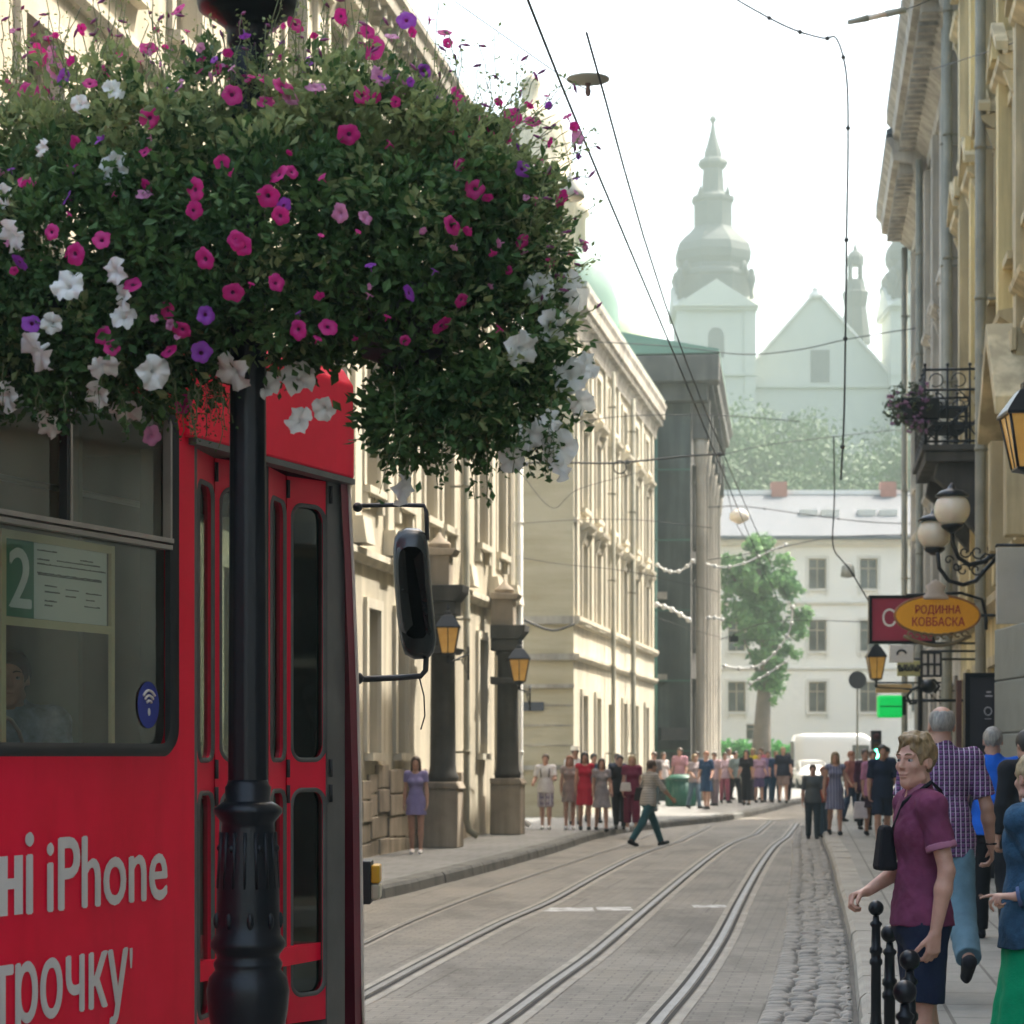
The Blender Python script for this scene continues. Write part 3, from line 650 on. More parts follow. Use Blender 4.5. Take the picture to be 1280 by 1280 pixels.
# woodland on the hillside (one mass)
def leafmat(name,c1,c2,sc_=.8,tr=.25):
    m,nt,b=newmat(name); v=coords(nt,world=True); n=noise_n(nt,v,sc_,4)
    nt.links.new(ramp(nt,n,[(.3,c1),(.7,c2)]),b.inputs['Base Color']); b.inputs['Roughness'].default_value=.6; b.inputs['Specular IOR Level'].default_value=.25
    if tr:
        t=nt.nodes.new('ShaderNodeBsdfTranslucent'); nt.links.new(ramp(nt,n,[(.3,sc(c1,1.5)),(.7,sc(c2,1.6))]),t.inputs['Color'])
        mx=nt.nodes.new('ShaderNodeMixShader'); mx.inputs[0].default_value=tr; nt.links.new(b.outputs[0],mx.inputs[1]); nt.links.new(t.outputs[0],mx.inputs[2]); nt.links.new(mx.outputs[0],nt.nodes['Material Output'].inputs['Surface'])
    return m
def leaves(mb,c,rad,n,size,r,flat=1.0,shellb=.55):
    for _ in range(n):
        d=Vector((r.gauss(0,1),r.gauss(0,1),r.gauss(0,1))).normalized(); q=r.uniform(shellb,1)
        p=Vector((c[0]+d.x*rad[0]*q,c[1]+d.y*rad[1]*q,c[2]+d.z*rad[2]*q)); s=size*r.uniform(.6,1.4)
        a=Vector((r.gauss(0,1),r.gauss(0,1),r.gauss(0,1))).normalized(); b=a.cross(d+Vector((.01,.02,.03))).normalized()
        mb.v+= [p-a*s,p+b*s*.5,p+a*s,p-b*s*.5]; k_=len(mb.v)-4; mb.f.append([k_,k_+1,k_+2,k_+3]); mb.mi.append(0); mb.sm.append(False)
wd=MB(); rw=random.Random(21)
for i in range(230):
    x=rw.uniform(4,58); y_=rw.uniform(152,232); z_=hz_(x,y_); r_=rw.uniform(2.2,4.2)
    leaves(wd,(x,y_,z_+r_*.7),(r_,r_,r_*1.1),420,.27,rw)
solo(wd,'woodland',leafmat('wood_leaves',(.035,.08,.035),(.075,.14,.055),.15,.15),'hazy green trees covering the hillside below the church','trees',(30,190,0),None,'stuff')
# ---------- text ----------
def text_geo(body,bold=0.0):
    cu=bpy.data.curves.new('t','FONT'); cu.body=body; cu.size=1; cu.offset=bold; cu.resolution_u=4
    o=bpy.data.objects.new('t',cu); C.objects.link(o); bpy.context.view_layer.update()
    me=bpy.data.meshes.new_from_object(o.evaluated_get(bpy.context.evaluated_depsgraph_get()))
    vs=[v.co.copy() for v in me.vertices]; fs=[tuple(p.vertices) for p in me.polygons]
    bpy.data.objects.remove(o); bpy.data.curves.remove(cu); bpy.data.meshes.remove(me); return vs,fs
def put_text(mb,body,u0,u1,z0,hz,fmap,bold=0.0,cap=True):
    if bold>0:
        w_=bold*hz*.8
        for i_,(a_,b_) in enumerate(((-1,0),(1,0),(0,-.6),(0,.6))):
            e_=.0006*(i_+1); put_text(mb,body,u0+w_+a_*w_,u1-w_+a_*w_,z0+b_*w_,hz,lambda u,z:Vector(fmap(u,z))+LIFT*e_,0)
        return
    """fit between u0..u1; z0 baseline; hz = height of capital H"""
    vs,fs=text_geo(body,bold); x0=min(v.x for v in vs); x1=max(v.x for v in vs)
    s=hz/.727
    mb.add([fmap(u0+(v.x-x0)/(x1-x0)*(u1-u0),z0+v.y*s) for v in vs],fs,False)
LIFT=Vector((0,0,0))
# ---------- tram ----------
M_red=None
def redmat():
    m,nt,b=newmat('tram_red'); v=coords(nt)
    n=noise_n(nt,v,2.2,7,.65); c=ramp(nt,n,[(.3,(.78,.0,.03)),(.7,(.92,.004,.05))])
    v2=coords(nt,(5,5,.8)); c=mixc(nt,.35,c,ramp(nt,noise_n(nt,v2,2,6),[(.5,(1,1,1)),(.75,(.72,.62,.62))]),'MULTIPLY')
    nt.links.new(c,b.inputs['Base Color']); b.inputs['Roughness'].default_value=.42; b.inputs['Specular IOR Level'].default_value=.2; b.inputs['Coat Weight'].default_value=.03
    bump(nt,b,noise_n(nt,v,1.3,3),.12,.02); return m
M_red=redmat()
M_rubber=mat('black_rubber',(.015,.018,.02),.5,.2,5)
M_gasket=mat('grey_gasket',(.10,.105,.10),.45,.2,5)
M_alu=mat('aluminium_trim',(.38,.36,.33),.4,.15,4,0,.6)
M_doorpaint=mat('door_leaf_red',(.80,.002,.04),.4,.12,2)
M_crimson=mat('dark_crimson',(.16,.006,.025),.35,.2,2)
M_creamline=mat('cream_edging',(.62,.55,.47),.5,.1)
def seeglass(name,tint,refl=.10,alpha=.75):
    m=bpy.data.materials.new(name); m.use_nodes=True; nt=m.node_tree
    for n in list(nt.nodes):
        if n.type!='OUTPUT_MATERIAL': nt.nodes.remove(n)
    t=nt.nodes.new('ShaderNodeBsdfTransparent'); t.inputs[0].default_value=(*tint,1)
    g=nt.nodes.new('ShaderNodeBsdfGlossy'); g.inputs['Roughness'].default_value=.04; g.inputs[0].default_value=(.9,1,.92,1)
    f=nt.nodes.new('ShaderNodeLayerWeight'); f.inputs[0].default_value=.5; pw=nt.nodes.new('ShaderNodeMath'); pw.operation='POWER'; pw.inputs[1].default_value=4; nt.links.new(f.outputs['Facing'],pw.inputs[0])
    mt=nt.nodes.new('ShaderNodeMath'); mt.operation='MULTIPLY_ADD'; mt.inputs[1].default_value=.8; mt.inputs[2].default_value=refl; nt.links.new(pw.outputs[0],mt.inputs[0])
    x=nt.nodes.new('ShaderNodeMixShader'); nt.links.new(mt.outputs[0],x.inputs[0]); nt.links.new(t.outputs[0],x.inputs[1]); nt.links.new(g.outputs[0],x.inputs[2])
    nt.links.new(x.outputs[0],nt.nodes['Material Output'].inputs['Surface']); return m
M_tglass=seeglass('tram_window_glass',(.76,.82,.76),.09)
M_doorglass=seeglass('tram_door_glass',(.28,.33,.30),.11)
A0=Vector((-1.787,8.38)); dT=Vector((1.024,2.73)).normalized()
MT=frameM((A0.x,A0.y,0),(dT.x,dT.y,0),1)
def up(px): return ((px-640)*A0.y-A0.x*F)/(F*dT.x-(px-640)*dT.y)
def zt(px,py): return CH+(YH-py)/F*(A0.y+dT.y*up(px))
tram=thing('tram','red tram with white lettering and folding doors, waiting at the left edge','tram',(A0.x,A0.y,0))
def rr_sdf(x,y,hx,hy,r):
    qx=abs(x)-hx+r; qy=abs(y)-hy+r; return math.hypot(max(qx,0),max(qy,0))+min(max(qx,qy),0)-r
def rr_ring(a,b,c,d,r,angs):
    cx,cz,hx,hy=(a+b)/2,(c+d)/2,(b-a)/2,(d-c)/2; out=[]
    for t in angs:
        ux,uz=math.cos(t),math.sin(t); lo,hi=0,hx+hy
        for _ in range(24):
            m=(lo+hi)/2
            if rr_sdf(ux*m,uz*m,hx,hy,r)<0: lo=m
            else: hi=m
        out.append((cx+ux*lo,cz+uz*lo))
    return out
def rect_ring(cx,cz,a,b,c,d,angs):
    out=[]
    for t in angs:
        ux,uz=math.cos(t),math.sin(t); ks=[]
        if ux>1e-9: ks.append((b-cx)/ux)
        if ux<-1e-9: ks.append((a-cx)/ux)
        if uz>1e-9: ks.append((d-cz)/uz)
        if uz<-1e-9: ks.append((c-cz)/uz)
        k=min(ks); out.append((cx+ux*k,cz+uz*k))
    return out
def holed(mb,outer,hole,r,y0,y1):
    """panel outer(a,b,c,d) with rounded hole; front at y0, reveal to y1"""
    a,b,c,d=hole; cx,cz=(a+b)/2,(c+d)/2; hx,hy=(b-a)/2,(d-c)/2
    angs=set()
    for X_,Z_ in ((outer[0],outer[2]),(outer[1],outer[2]),(outer[0],outer[3]),(outer[1],outer[3])): angs.add(math.atan2(Z_-cz,X_-cx)%(2*math.pi))
    for sx in(-1,1):
        for sz in(-1,1):
            for q in range(7):
                t=q/6*math.pi/2; angs.add(math.atan2(sz*(hy-r+r*math.sin(t)),sx*(hx-r+r*math.cos(t)))%(2*math.pi))
    for q in range(4): angs.add(q*math.pi/2)
    angs=sorted(angs); n=len(angs); I=rr_ring(a,b,c,d,r,angs); O=rect_ring(cx,cz,*outer,angs)
    vs=[(u,y0,z) for u,z in I]+[(u,y0,z) for u,z in O]+[(u,y1,z) for u,z in I]+[(u,y1,z) for u,z in O]
    fs=[]
    for i in range(n):
        j=(i+1)%n; fs+= [(i,j,n+j,n+i),(i,2*n+i,2*n+j,j),(2*n+i,3*n+i,3*n+j,2*n+j),(n+i,n+j,3*n+j,3*n+i)]
    mb.add(vs,fs,False)
def gasket(mb,hole,r,w,y0,y1):
    a,b,c,d=hole; angs=[i/72*2*math.pi for i in range(72)]
    hx,hy=(b-a)/2,(d-c)/2; angs=set()
    for sx in(-1,1):
        for sz in(-1,1):
            for q in range(7):
                t=q/6*math.pi/2; angs.add(math.atan2(sz*(hy-r+r*math.sin(t)),sx*(hx-r+r*math.cos(t)))%(2*math.pi))
    angs=sorted(angs); n=len(angs)
    O=rr_ring(a-w*.4,b+w*.4,c-w*.4,d+w*.4,r+w*.4,angs); I=rr_ring(a+w*.6,b-w*.6,c+w*.6,d-w*.6,max(r-w*.6,.005),angs); Md=rr_ring(a,b,c,d,r,angs)
    vs=[(u,y1,z) for u,z in O]+[(u,y0,z) for u,z in Md]+[(u,y1,z) for u,z in I]
    fs=[]
    for i in range(n):
        j=(i+1)%n; fs+=[(i,j,n+j,n+i),(n+i,n+j,2*n+j,2*n+i)]
    mb.add(vs,fs,True)
uW0,uW1=-.32,up(219); zS=zt(150,940); zTop=3.03; uD0,uD1=up(243),up(414); zH=zt(340,574)
uF=up(436)
body=MB(MT)
wins_=[(uW0,uW1,zS,zTop)]
q=uW0-.14
while q>-9: wins_.append((q-1.5,q,zS,zTop)); q-=1.64
for w_ in wins_:
    holed(body,(w_[0]-.07,w_[1]+.07 if w_[1]<uW1 else uD0-.0,zS-.09,zTop+.07),w_,.10,0,-.05)
uL=min(w_[0] for w_ in wins_)-.07
body.box(uL,uD0,-.05,0,.35,zS-.09)            # skirt below the windows
body.box(uL,uD0,-.05,0,zTop+.07,3.12)
body.box(uL,uF+.1,-.32,-.27,.3,.5) if False else None
# far side of the body, floor, ends
W_=2.2
for w_ in wins_: holed(body,(w_[0]-.07,w_[1]+.07 if w_[1]<uW1 else uF,zS-.09,zTop+.07),w_,.10,-W_,-W_+.05)
body.box(uL,uF,-W_,-W_+.05,.35,zS-.09); body.box(uL,uF,-W_,-W_+.05,zTop+.07,3.12)
body.box(uL,uF,-W_+.05,-.05,.72,.80); body.box(uL-.05,uL,-W_,0,.35,3.12)
# front bulkhead with rounded corner
def corner(mb,z0,z1,u0,r=.28,y=0,n=8,side=1):
    pts=[(u0+r*math.sin(t*math.pi/2/n),y-r+r*math.cos(t*math.pi/2/n)) for t in range(n+1)]
    vs=[(a,b,z0) for a,b in pts]+[(a,b,z1) for a,b in pts]; mb.add(vs,[(i,i+1,n+2+i,n+1+i) for i in range(n)],True)
bo=body.build('body',M_red,tram)
edge=[(434,575),(437,640),(441,720),(446,850),(450,1000),(452,1180),(454,1330)]
el_=[(up(a),zt(a,b)) for a,b in edge]; el_=[(el_[0][0],3.12)]+el_; el_.append((el_[-1][0]+.01,.35))
cr=MB(MT)
for (a,b),(c,d) in zip(el_,el_[1:]):
    cr.quad((a-.085,0,b),(a,0,b),(c,0,d),(c-.085,0,d)); cr.quad((a,0,b),(a+.02,-.10,b),(c+.02,-.10,d),(c,0,d)); cr.quad((a+.02,-.10,b),(a+.02,-W_,b),(c+.02,-W_,d),(c+.02,-.10,d)) if (b<1.7 or b>2.8) else None
cr.build('front_panel',M_crimson,tram)
cr=MB(MT); cr.tube([(a-.004,.004,b) for a,b in el_[1:]],.009,6); cr.build('edging',M_creamline,tram)
cr=MB(MT); cr.quad((uF+.03,-W_,1.7),(uF+.03,-.16,1.7),(uF+.0,-.16,2.85),(uF+.0,-W_,2.85)); cr.build('windscreen',M_tglass,tram)
# header above the door, fascia and roof
hd=MB(MT)
prof=[(.0,zH),(.035,zH),(.035,3.36),(.0,3.44),(-.25,3.56),(-.8,3.64),(-1.4,3.64),(-1.95,3.56),(-2.2,3.44),(-2.235,3.3),(-2.235,3.12),(-.0,3.12)]
hd.extrude([(-.03,zH),(.03,zH),(.03,3.18),(-.03,3.18)],uD0-.1,uF)
hd.extrude([(.03,3.125),(.032,3.36),(-.02,3.44),(-.25,3.53),(-.8,3.6),(-1.4,3.6),(-1.95,3.53),(-2.2,3.42),(-2.23,3.125)],uL-.05,uF-.01)
hd.build('roof',M_red,tram,bevel=.01)
hd=MB(MT); hd.box(uD0-.05,uF-.01,-.03,.036,zH-.028,zH-.002); hd.build('rain_strip',M_gasket,tram)
# left post beside the window, dark gap
pb=MB(MT); pb.box(uD0,uD0+.03,-.25,-.004,.35,zH-.03); pb.box(uD1,uF-.0,-.30,-.02,.35,zH-.03); pb.build('door_post',M_gasket,tram)
pb=MB(MT); pb.box(uD0+.03,uD1,-.42,-.36,.35,.62); pb.box(uD0+.03,uD1,-.36,-.02,.35,.42); pb.build('door_step',M_ironrough,tram)
for w_ in wins_[:2]:
    g_=MB(MT); gasket(g_,w_,.10,.055,.018,-.004); go_=g_.build('window_seal',M_rubber,tram)
for w_ in wins_[:3]:
    fr=MB(MT); a,b,c,d=w_; zm=zt(0,644) if w_ is wins_[0] else zt(0,644)
    fr.box(a+.03,b-.03,-.03,.006,zm-.022,zm-.004); fr.box(a+.03,b-.03,-.025,.012,zm+.004,zm+.022); fr.box(a+.03,a+.045,-.03,.004,zm+.02,d-.03); fr.box(b-.045,b-.03,-.03,.004,zm+.02,d-.03)
    m_=up(88) if w_ is wins_[0] else (a+b)/2
    fr.box(m_-.006,m_+.008,-.03,.006,zm+.02,d-.03); f_=fr.build('window_frame',M_alu,tram)
    fb=MB(MT); fb.box(m_-.028,m_-.006,-.03,.002,zm+.02,d-.03); fb.build('glazing_bar',M_rubber,f_); fb=MB(MT); fb.box(b-.03,b-.002,-.03,-.002,c+.03,d-.03); fb.build('glazing_bar',M_rubber,f_)
    pn=MB(MT); pn.quad((a,-.035,c),(b,-.035,c),(b,-.035,d),(a,-.035,d)); pn.build('pane',M_tglass,f_)
# far side panes
pn=MB(MT)
for w_ in wins_: a,b,c,d=w_; pn.quad((a,-W_+.02,c),(b,-W_+.02,c),(b,-W_+.02,d),(a,-W_+.02,d))
pn.build('far_side_pane',seeglass('far_tram_glass',(.06,.075,.06),.02),tram)
M_inter=mat('tram_interior',(.22,.22,.19),.7,.15)
it=MB(MT); it.box(uL,uF,-W_+.06,-.06,3.06,3.11); it.box(2.6,2.64,-W_+.06,-.74,.81,3.05); it.box(uW1+.1,uW1+.13,-W_+.1,-.5,.8,3.05); it.build('interior_lining',M_inter,tram)  # ceiling, plus cab partition added to block the bright view through the windscreen
# doors: four folding leaves, hinge lines in plan (u,y)
zd0=.45; zd1=zH-.03
dw=(uD1-uD0-.03)
pxs=[(243,0),(270,.0),(322,0),(338,0),(362,0),(414,0)]
def leaf(p,q,label=None):
    p=Vector(p);q=Vector(q); L=(q-p).length; d=(q-p)/L
    ML_=MT@Matrix(((d.x,-d.y,0,p.x),(d.y,d.x,0,p.y),(0,0,1,0),(0,0,0,1)))
    zm0,zm1=zt(395,984),zt(395,966)
    m=MB(ML_); h1=(.035,L-.035,zm1+.055,zd1-.12); h2=(.035,L-.035,zd0+.12,zm0-.01)
    r_=min(.07,L/2-.04)
    holed(m,(0.004,L-.004,zm1-.04,zd1),h1,r_,0,-.035); holed(m,(0.004,L-.004,zd0,zm1-.04),h2,r_,0,-.035)
    o=m.build('door_leaf',M_doorpaint,tram)
    g_=MB(ML_); gasket(g_,h1,r_,.022,.012,-.002); gasket(g_,h2,r_,.022,.012,-.002); g_.build('window_seal',M_gasket,o)
    pn=MB(ML_); 
    for h in (h1,h2): pn.quad((h[0],-.02,h[2]),(h[1],-.02,h[2]),(h[1],-.02,h[3]),(h[0],-.02,h[3]))
    pn.build('pane',M_doorglass,o)
    hg=MB(ML_); 
    for z_ in (zm1+.02,zm0-.03,zd1-.06): hg=MB(ML_); hg.tube([(L-.006,.012,z_-.04),(L-.006,.012,z_+.04)],.009,6); hg.build('hinge',M_rubber,o)
a0=uD0+.03; 
jn=lambda px,y:(up(px)-y/.53,y)
leaf(jn(244,-.02),jn(268,-.10)); leaf(jn(268.5,-.10),jn(330,-.02))
leaf(jn(336,-.02),jn(359.5,-.10)); leaf(jn(360,-.10),jn(413,-.02))
sl_=MB(MT); q_=jn(333,-.03)[0]; sl_.box(q_-.014,q_+.014,-.05,-.022,zd0,zd1); sl_.build('door_seal',M_rubber,tram)
# lettering
M_letter=mat('white_lettering',(.66,.64,.62),.6,.06)
fm=lambda u,z:(u,.004,z); LIFT=Vector((0,1,0))
cap=zt(75,1042)-1.09
lt=MB(MT); put_text(lt,'iPhone',up(57),up(208),1.09,cap*1.0,fm,.03); lt.build('lettering',M_letter,bo)
lt=MB(MT); put_text(lt,'і',up(30),up(41),1.09,cap,fm,.03); zx_=cap*.755; 
for a_,b_,c_,d_ in ((-5,8,0,zx_),(16.5,27,0,zx_),(8,16.5,zx_*.44,zx_*.62)): lt.box(up(a_),up(b_),.004,.0055,1.09+c_,1.09+d_)
lt.build('lettering',M_letter,bo)
lt=MB(MT); put_text(lt,'трочку',up(-12),up(159),zt(133,1257),cap,fm,.03); put_text(lt,"'",up(161),up(164.5),zt(163,1200)-cap*.62,cap*.8,fm,0); lt.build('lettering',M_letter,bo); LIFT=Vector((0,1,0))
# wifi sticker on the glass
M_blue=mat('sticker_blue',(.02,.04,.30),.5,.1); um,zm_=up(194),zt(194,881)
st=MB(MT); st.add([(um+.086*math.cos(t/24*6.2832),-.030,zm_+.092*math.sin(t/24*6.2832)) for t in range(24)],[tuple(range(24))],False); so_=st.build('sticker',M_blue,tram)
st=MB(MT)
for k_,r_ in enumerate((.026,.044,.062)):
    pts=[(um+r_*1.0*math.sin(t),-.027,zm_-.012+r_*1.1*math.cos(t)) for t in [-.8+i*.2 for i in range(9)]]; st.tube(pts,.0058,5)
st.sphere((um,-.027,zm_-.028),.010,8,6,1,.3,1.6); st.build('wifi_mark',M_letter,so_)
# route board behind the glass
M_boardcream=mat('cream_board_frame',(.52,.46,.28),.6,.1)
yb=-.075
# compensate for depth: positions along the same sight lines
def back(px,py,yb=yb):
    # intersect pixel ray with plane y=yb of tram frame
    dr=Vector(((px-640)/F,1,(YH-py)/F)); n=Vector((dT.y,-dT.x,0)); p0=Vector((A0.x,A0.y,0))+n*yb; o=Vector((0,0,CH))
    t=(p0-o).dot(n)/dr.dot(n); w3=o+dr*t; return (w3-Vector((A0.x,A0.y,0))).dot(Vector((dT.x,dT.y,0))), w3.z
fu0,fz0=back(8,662); fu1,fz1=back(143,790); fz0=back(75,672)[1]; fz1=back(75,787)[1]
bd=MB(MT); bd.box(fu0,fu1,yb-.01,yb,fz1,fz1+.03); bd.box(fu0,fu1,yb-.01,yb,fz0-.03,fz0); bd.box(fu0-.03,fu0,yb-.01,yb,fz1,fz0); bd.box(fu1-.025,fu1,yb-.012,yb+.002,zS-.05,fz0+.0); bd.box(fu0-.03,fu0,yb-.012,yb-.001,zS-.05,fz1)
brd=bd.build('board_frame',M_boardcream,tram)
s0=back(10,700)[0]; s1=back(43,700)[0]; s2=back(134,700)[0]; za,zb=fz1+.032,fz0-.032
q_=MB(MT); q_.box(s1,s2,yb-.006,yb-.002,za,zb); sheet=q_.build('route_sheet',mat('paper',(.62,.66,.62),.7,.03),brd)
q_=MB(MT); q_.box(s0-.02,s1,yb-.006,yb-.002,za,zb); gp=q_.build('number_panel',mat('route_green',(.02,.16,.08),.6,.1),brd)
q_=MB(MT); put_text(q_,'2',s0+.005,s1-.02,za+.035,(zb-za)*.80,lambda u,z:(u,yb,z),.03); q_.build('route_number',mat('paper',(1,1,1)),gp)
q_=MB(MT); rt=random.Random(4); hgt=zb-za; wd_=s2-s1
def line(u0,u1,z_,h=.0055):
    u=u0
    while u<u1:
        e=min(u+rt.uniform(.006,.02),u1); q_.box(u,e,yb-.002,yb+.0,z_,z_+h*rt.uniform(.7,1.1)); u=e+.003
for a,b,c in ((.04,.30,.90),(.62,.80,.84),(.04,.2,.78),(.30,.9,.79),(.04,.98,.72),(.04,.92,.60),(.05,.92,.58),(.14,.30,.44),(.42,.60,.42),(.70,.92,.40),(.14,.34,.36),(.42,.56,.33),(.70,.82,.31),(.14,.30,.24),(.14,.24,.18),(.68,.9,.22)):
    line(s1+a*wd_,s1+b*wd_,za+c*hgt)
q_.build('printed_lines',mat('print_ink',(.06,.07,.07),.8,.1),sheet)
# seats inside
M_seat=mat('seat_grey',(.25,.27,.25),.6,.1)
for us in (.05,-.8,-1.7):
    st=MB(MT); st.extrude([(-.55,1.2),(-1.0,1.2),(-1.0,1.28),(-.55,1.28)],us,us+.42)
    st.prism([(us+.40,1.22),(us+.47,1.22),(us+.56,1.75),(us+.52,1.98),(us+.46,1.98),(us+.46,1.7)],lambda a,b:(a,-.55,b),lambda a,b:(a,-1.0,b)); st.build('seat',M_seat,tram,bevel=.03)
st=MB(MT); pts=[back(0,893,-.3),back(14,900,-.3),back(24,915,-.3),back(30,935,-.3)]
st.tube([(u,-.3,z_) for u,z_ in pts],.008,8); st.tube([(up(80),-.6,.8),(up(80),-.6,3.05)],.016,8); st.tube([(uL,-.6,2.75),(uF-.3,-.6,2.75)],.014,8); st.build('handrail',M_alu,tram)
# wheels / bogies and underframe
for us in (-6.2,-4.4,.2,1.8):
    for yv in (-.45,-W_+.45):
        wl=MB(MT); wl.prism([(us+.33*math.cos(t/20*6.2832),.34+.33*math.sin(t/20*6.2832)) for t in range(20)],lambda a,b:(a,yv-.05,b),lambda a,b:(a,yv+.05,b)); wl.build('wheel',M_ironrough,tram)
uf_=MB(MT); uf_.box(uL+.3,uF-.3,-1.7,-.5,.3,.70); uf_.build('underframe',M_ironrough,tram)
# mirror
Dm=11.9; km=Dm/F
def Q(px,py,D=Dm): return P(px,py,D)
mr=MB(); prof=[(498,664),(508,660),(524,661),(533,668),(536,690),(539,730),(543,770),(545,800),(542,815),(535,823),(518,824),(506,818),(500,800),(496,770),(492,720),(491,690),(493,672)]
c_=Q(517,742)
mid=[Q(*p) for p in prof]
n_=len(prof); rings=[]
for dy,sc_ in ((-.075,.7),(-.068,.84),(-.045,.95),(-.01,1.0),(.035,1.0),(.05,.96)):
    rings.append([c_+(p-c_)*sc_+Vector((0,dy,0)) for p in mid])
vs=[p for r in rings for p in r]; fs=[tuple(range(n_)),tuple(range(len(vs)-1,len(vs)-n_-1,-1))]
for r in range(len(rings)-1):
    for i in range(n_): j=(i+1)%n_; fs.append((r*n_+i,r*n_+j,(r+1)*n_+j,(r+1)*n_+i))
mr.add(vs,fs,True)
mirr=mr.build('mirror',mat('mirror_housing',(.014,.02,.02),.25,.2,6,.05),tram)
ar=MB(); ar.tube([Q(444,633,11.4),Q(452,632),Q(500,631),Q(530,632),Q(533,640),Q(534,675)],.011,8); mi_=ar.build('mirror_arm',M_rubber,mirr); ar=MB(); ar.sphere(Q(447,634,11.5),.024,8,6); ar.build('arm_joint',M_rubber,mi_); ar=MB(); ar.tube([Q(444,846,11.4),Q(455,849),Q(500,847),Q(526,845),Q(532,838),Q(533,815)],[.016,.016,.015,.014,.014,.014],8)
ar.sphere(Q(447,848,11.5),.03,8,6); ar.tube([Q(524,846),Q(530,870),Q(531,895),Q(526,912)],.004,5)
ar.build('mirror_arm',M_rubber,mirr)
mg=MB(); mg.add([c_+(p-c_)*.9+Vector((0,.053,0)) for p in mid],[tuple(range(n_))],False); mg.build('mirror_glass',M_glass,mirr)
# indicator cluster on the front corner
Di=11.75
ic=MB(); a=Q(452,1076,Di);b=Q(464,1130,Di); ic.box(a.x-.08,b.x,Di-.04,Di+.2,b.z,a.z); ico=ic.build('indicator',M_rubber,tram,bevel=.008)
ic=MB(); a=Q(464,1081,Di);b=Q(475,1104,Di); ic.box(a.x,b.x,Di-.035,Di+.15,b.z,a.z); ic.build('amber_lens',mat('amber_lens',(.75,.42,.02),.3,.05),ico,bevel=.01)
ic=MB(); a=Q(464,1105,Di);b=Q(475,1124,Di); ic.box(a.x,b.x,Di-.035,Di+.15,b.z,a.z); ic.build('clear_lens',mat('clear_lens',(.5,.48,.36),.3,.05),ico,bevel=.01)

# ---------- lamp post ----------
DL_=8.0; kl=DL_/F; lx=(310-640)*kl; zl=lambda py:CH+(YH-py)*kl; hw=lambda px:px*kl
lp=thing('lamp_post','black cast iron lamp post in front of the red tram, carrying the flower basket','lamp post',(lx,DL_,0))
m=MB(); m.lathe([(hw(75),0),(hw(75),.1),(hw(68),.13),(hw(66),.45),(hw(56),.52),(hw(50),.56),(hw(46),.70),(hw(45),zl(1290)),(hw(50),zl(1262)),(hw(52),zl(1238)),(hw(49),zl(1222)),(hw(41),zl(1212)),(hw(43),zl(1206)),(hw(43),zl(1203)),(hw(39),zl(1197)),(hw(40),zl(1192)),(hw(47),zl(1183)),(hw(47),zl(1177)),(hw(41),zl(1168)),(hw(40),zl(1150)),(hw(39),zl(1110)),(hw(36),zl(1070)),(hw(33),zl(1035)),(hw(33),zl(1028)),(hw(43),zl(1016)),(hw(43),zl(1010)),(hw(32),zl(1003)),(hw(28),zl(1000)),(hw(29),zl(984)),(hw(26),zl(980)),(hw(25),zl(975))],(lx,DL_,0),28); base_=m.build('base',M_iron,lp)
m=MB(); ra=random.Random(9)
for ring,(y_,r_,n) in enumerate(((1150,40,9),(1172,44,0),(1060,35,6))):
    for i in range(n):
        a=2*math.pi*(i+.5*(ring%2))/n; c=(lx+hw(r_)*math.cos(a),DL_+hw(r_)*math.sin(a),zl(y_)); m.sphere(c,.013,7,5,.9,.9,2.2 if ring!=2 else 1.0)
for i in range(16):
    a=2*math.pi*i/16; m.tube([(lx+hw(38)*math.cos(a),DL_+hw(38)*math.sin(a),zl(1110)),(lx+hw(34)*math.cos(a),DL_+hw(34)*math.sin(a),zl(1040))],.006,5)
m.build('leaf_ornament',M_iron,base_)
m=MB(); n=20; prf=[(hw(25),zl(975)),(hw(23.5),zl(700)),(hw(22),zl(400)),(hw(21),zl(60))]
vs=[];fs=[]
NN=40
for r_,z_ in prf:
    for i in range(NN):
        a=2*math.pi*i/NN; q=r_*(1-.05*(i%4==0)); vs.append((lx+q*math.cos(a),DL_+q*math.sin(a),z_))
for k_ in range(len(prf)-1):
    for i in range(NN): j=(i+1)%NN; fs.append((k_*NN+i,k_*NN+j,(k_+1)*NN+j,(k_+1)*NN+i))
m.add(vs,fs,True); m.build('shaft',M_iron,lp)
m=MB(); m.lathe([(hw(21),zl(62)),(hw(26),zl(55)),(hw(26),zl(44)),(hw(30),zl(34)),(hw(44),zl(24)),(hw(50),zl(20)),(hw(61),zl(14)),(hw(64),zl(4)),(hw(62),zl(-6)),(hw(40),zl(-14)),(hw(22),zl(-24)),(hw(18),zl(-160)),(hw(26),zl(-170)),(hw(10),zl(-180))],(lx,DL_,0),24); m.build('capital',M_iron,lp)
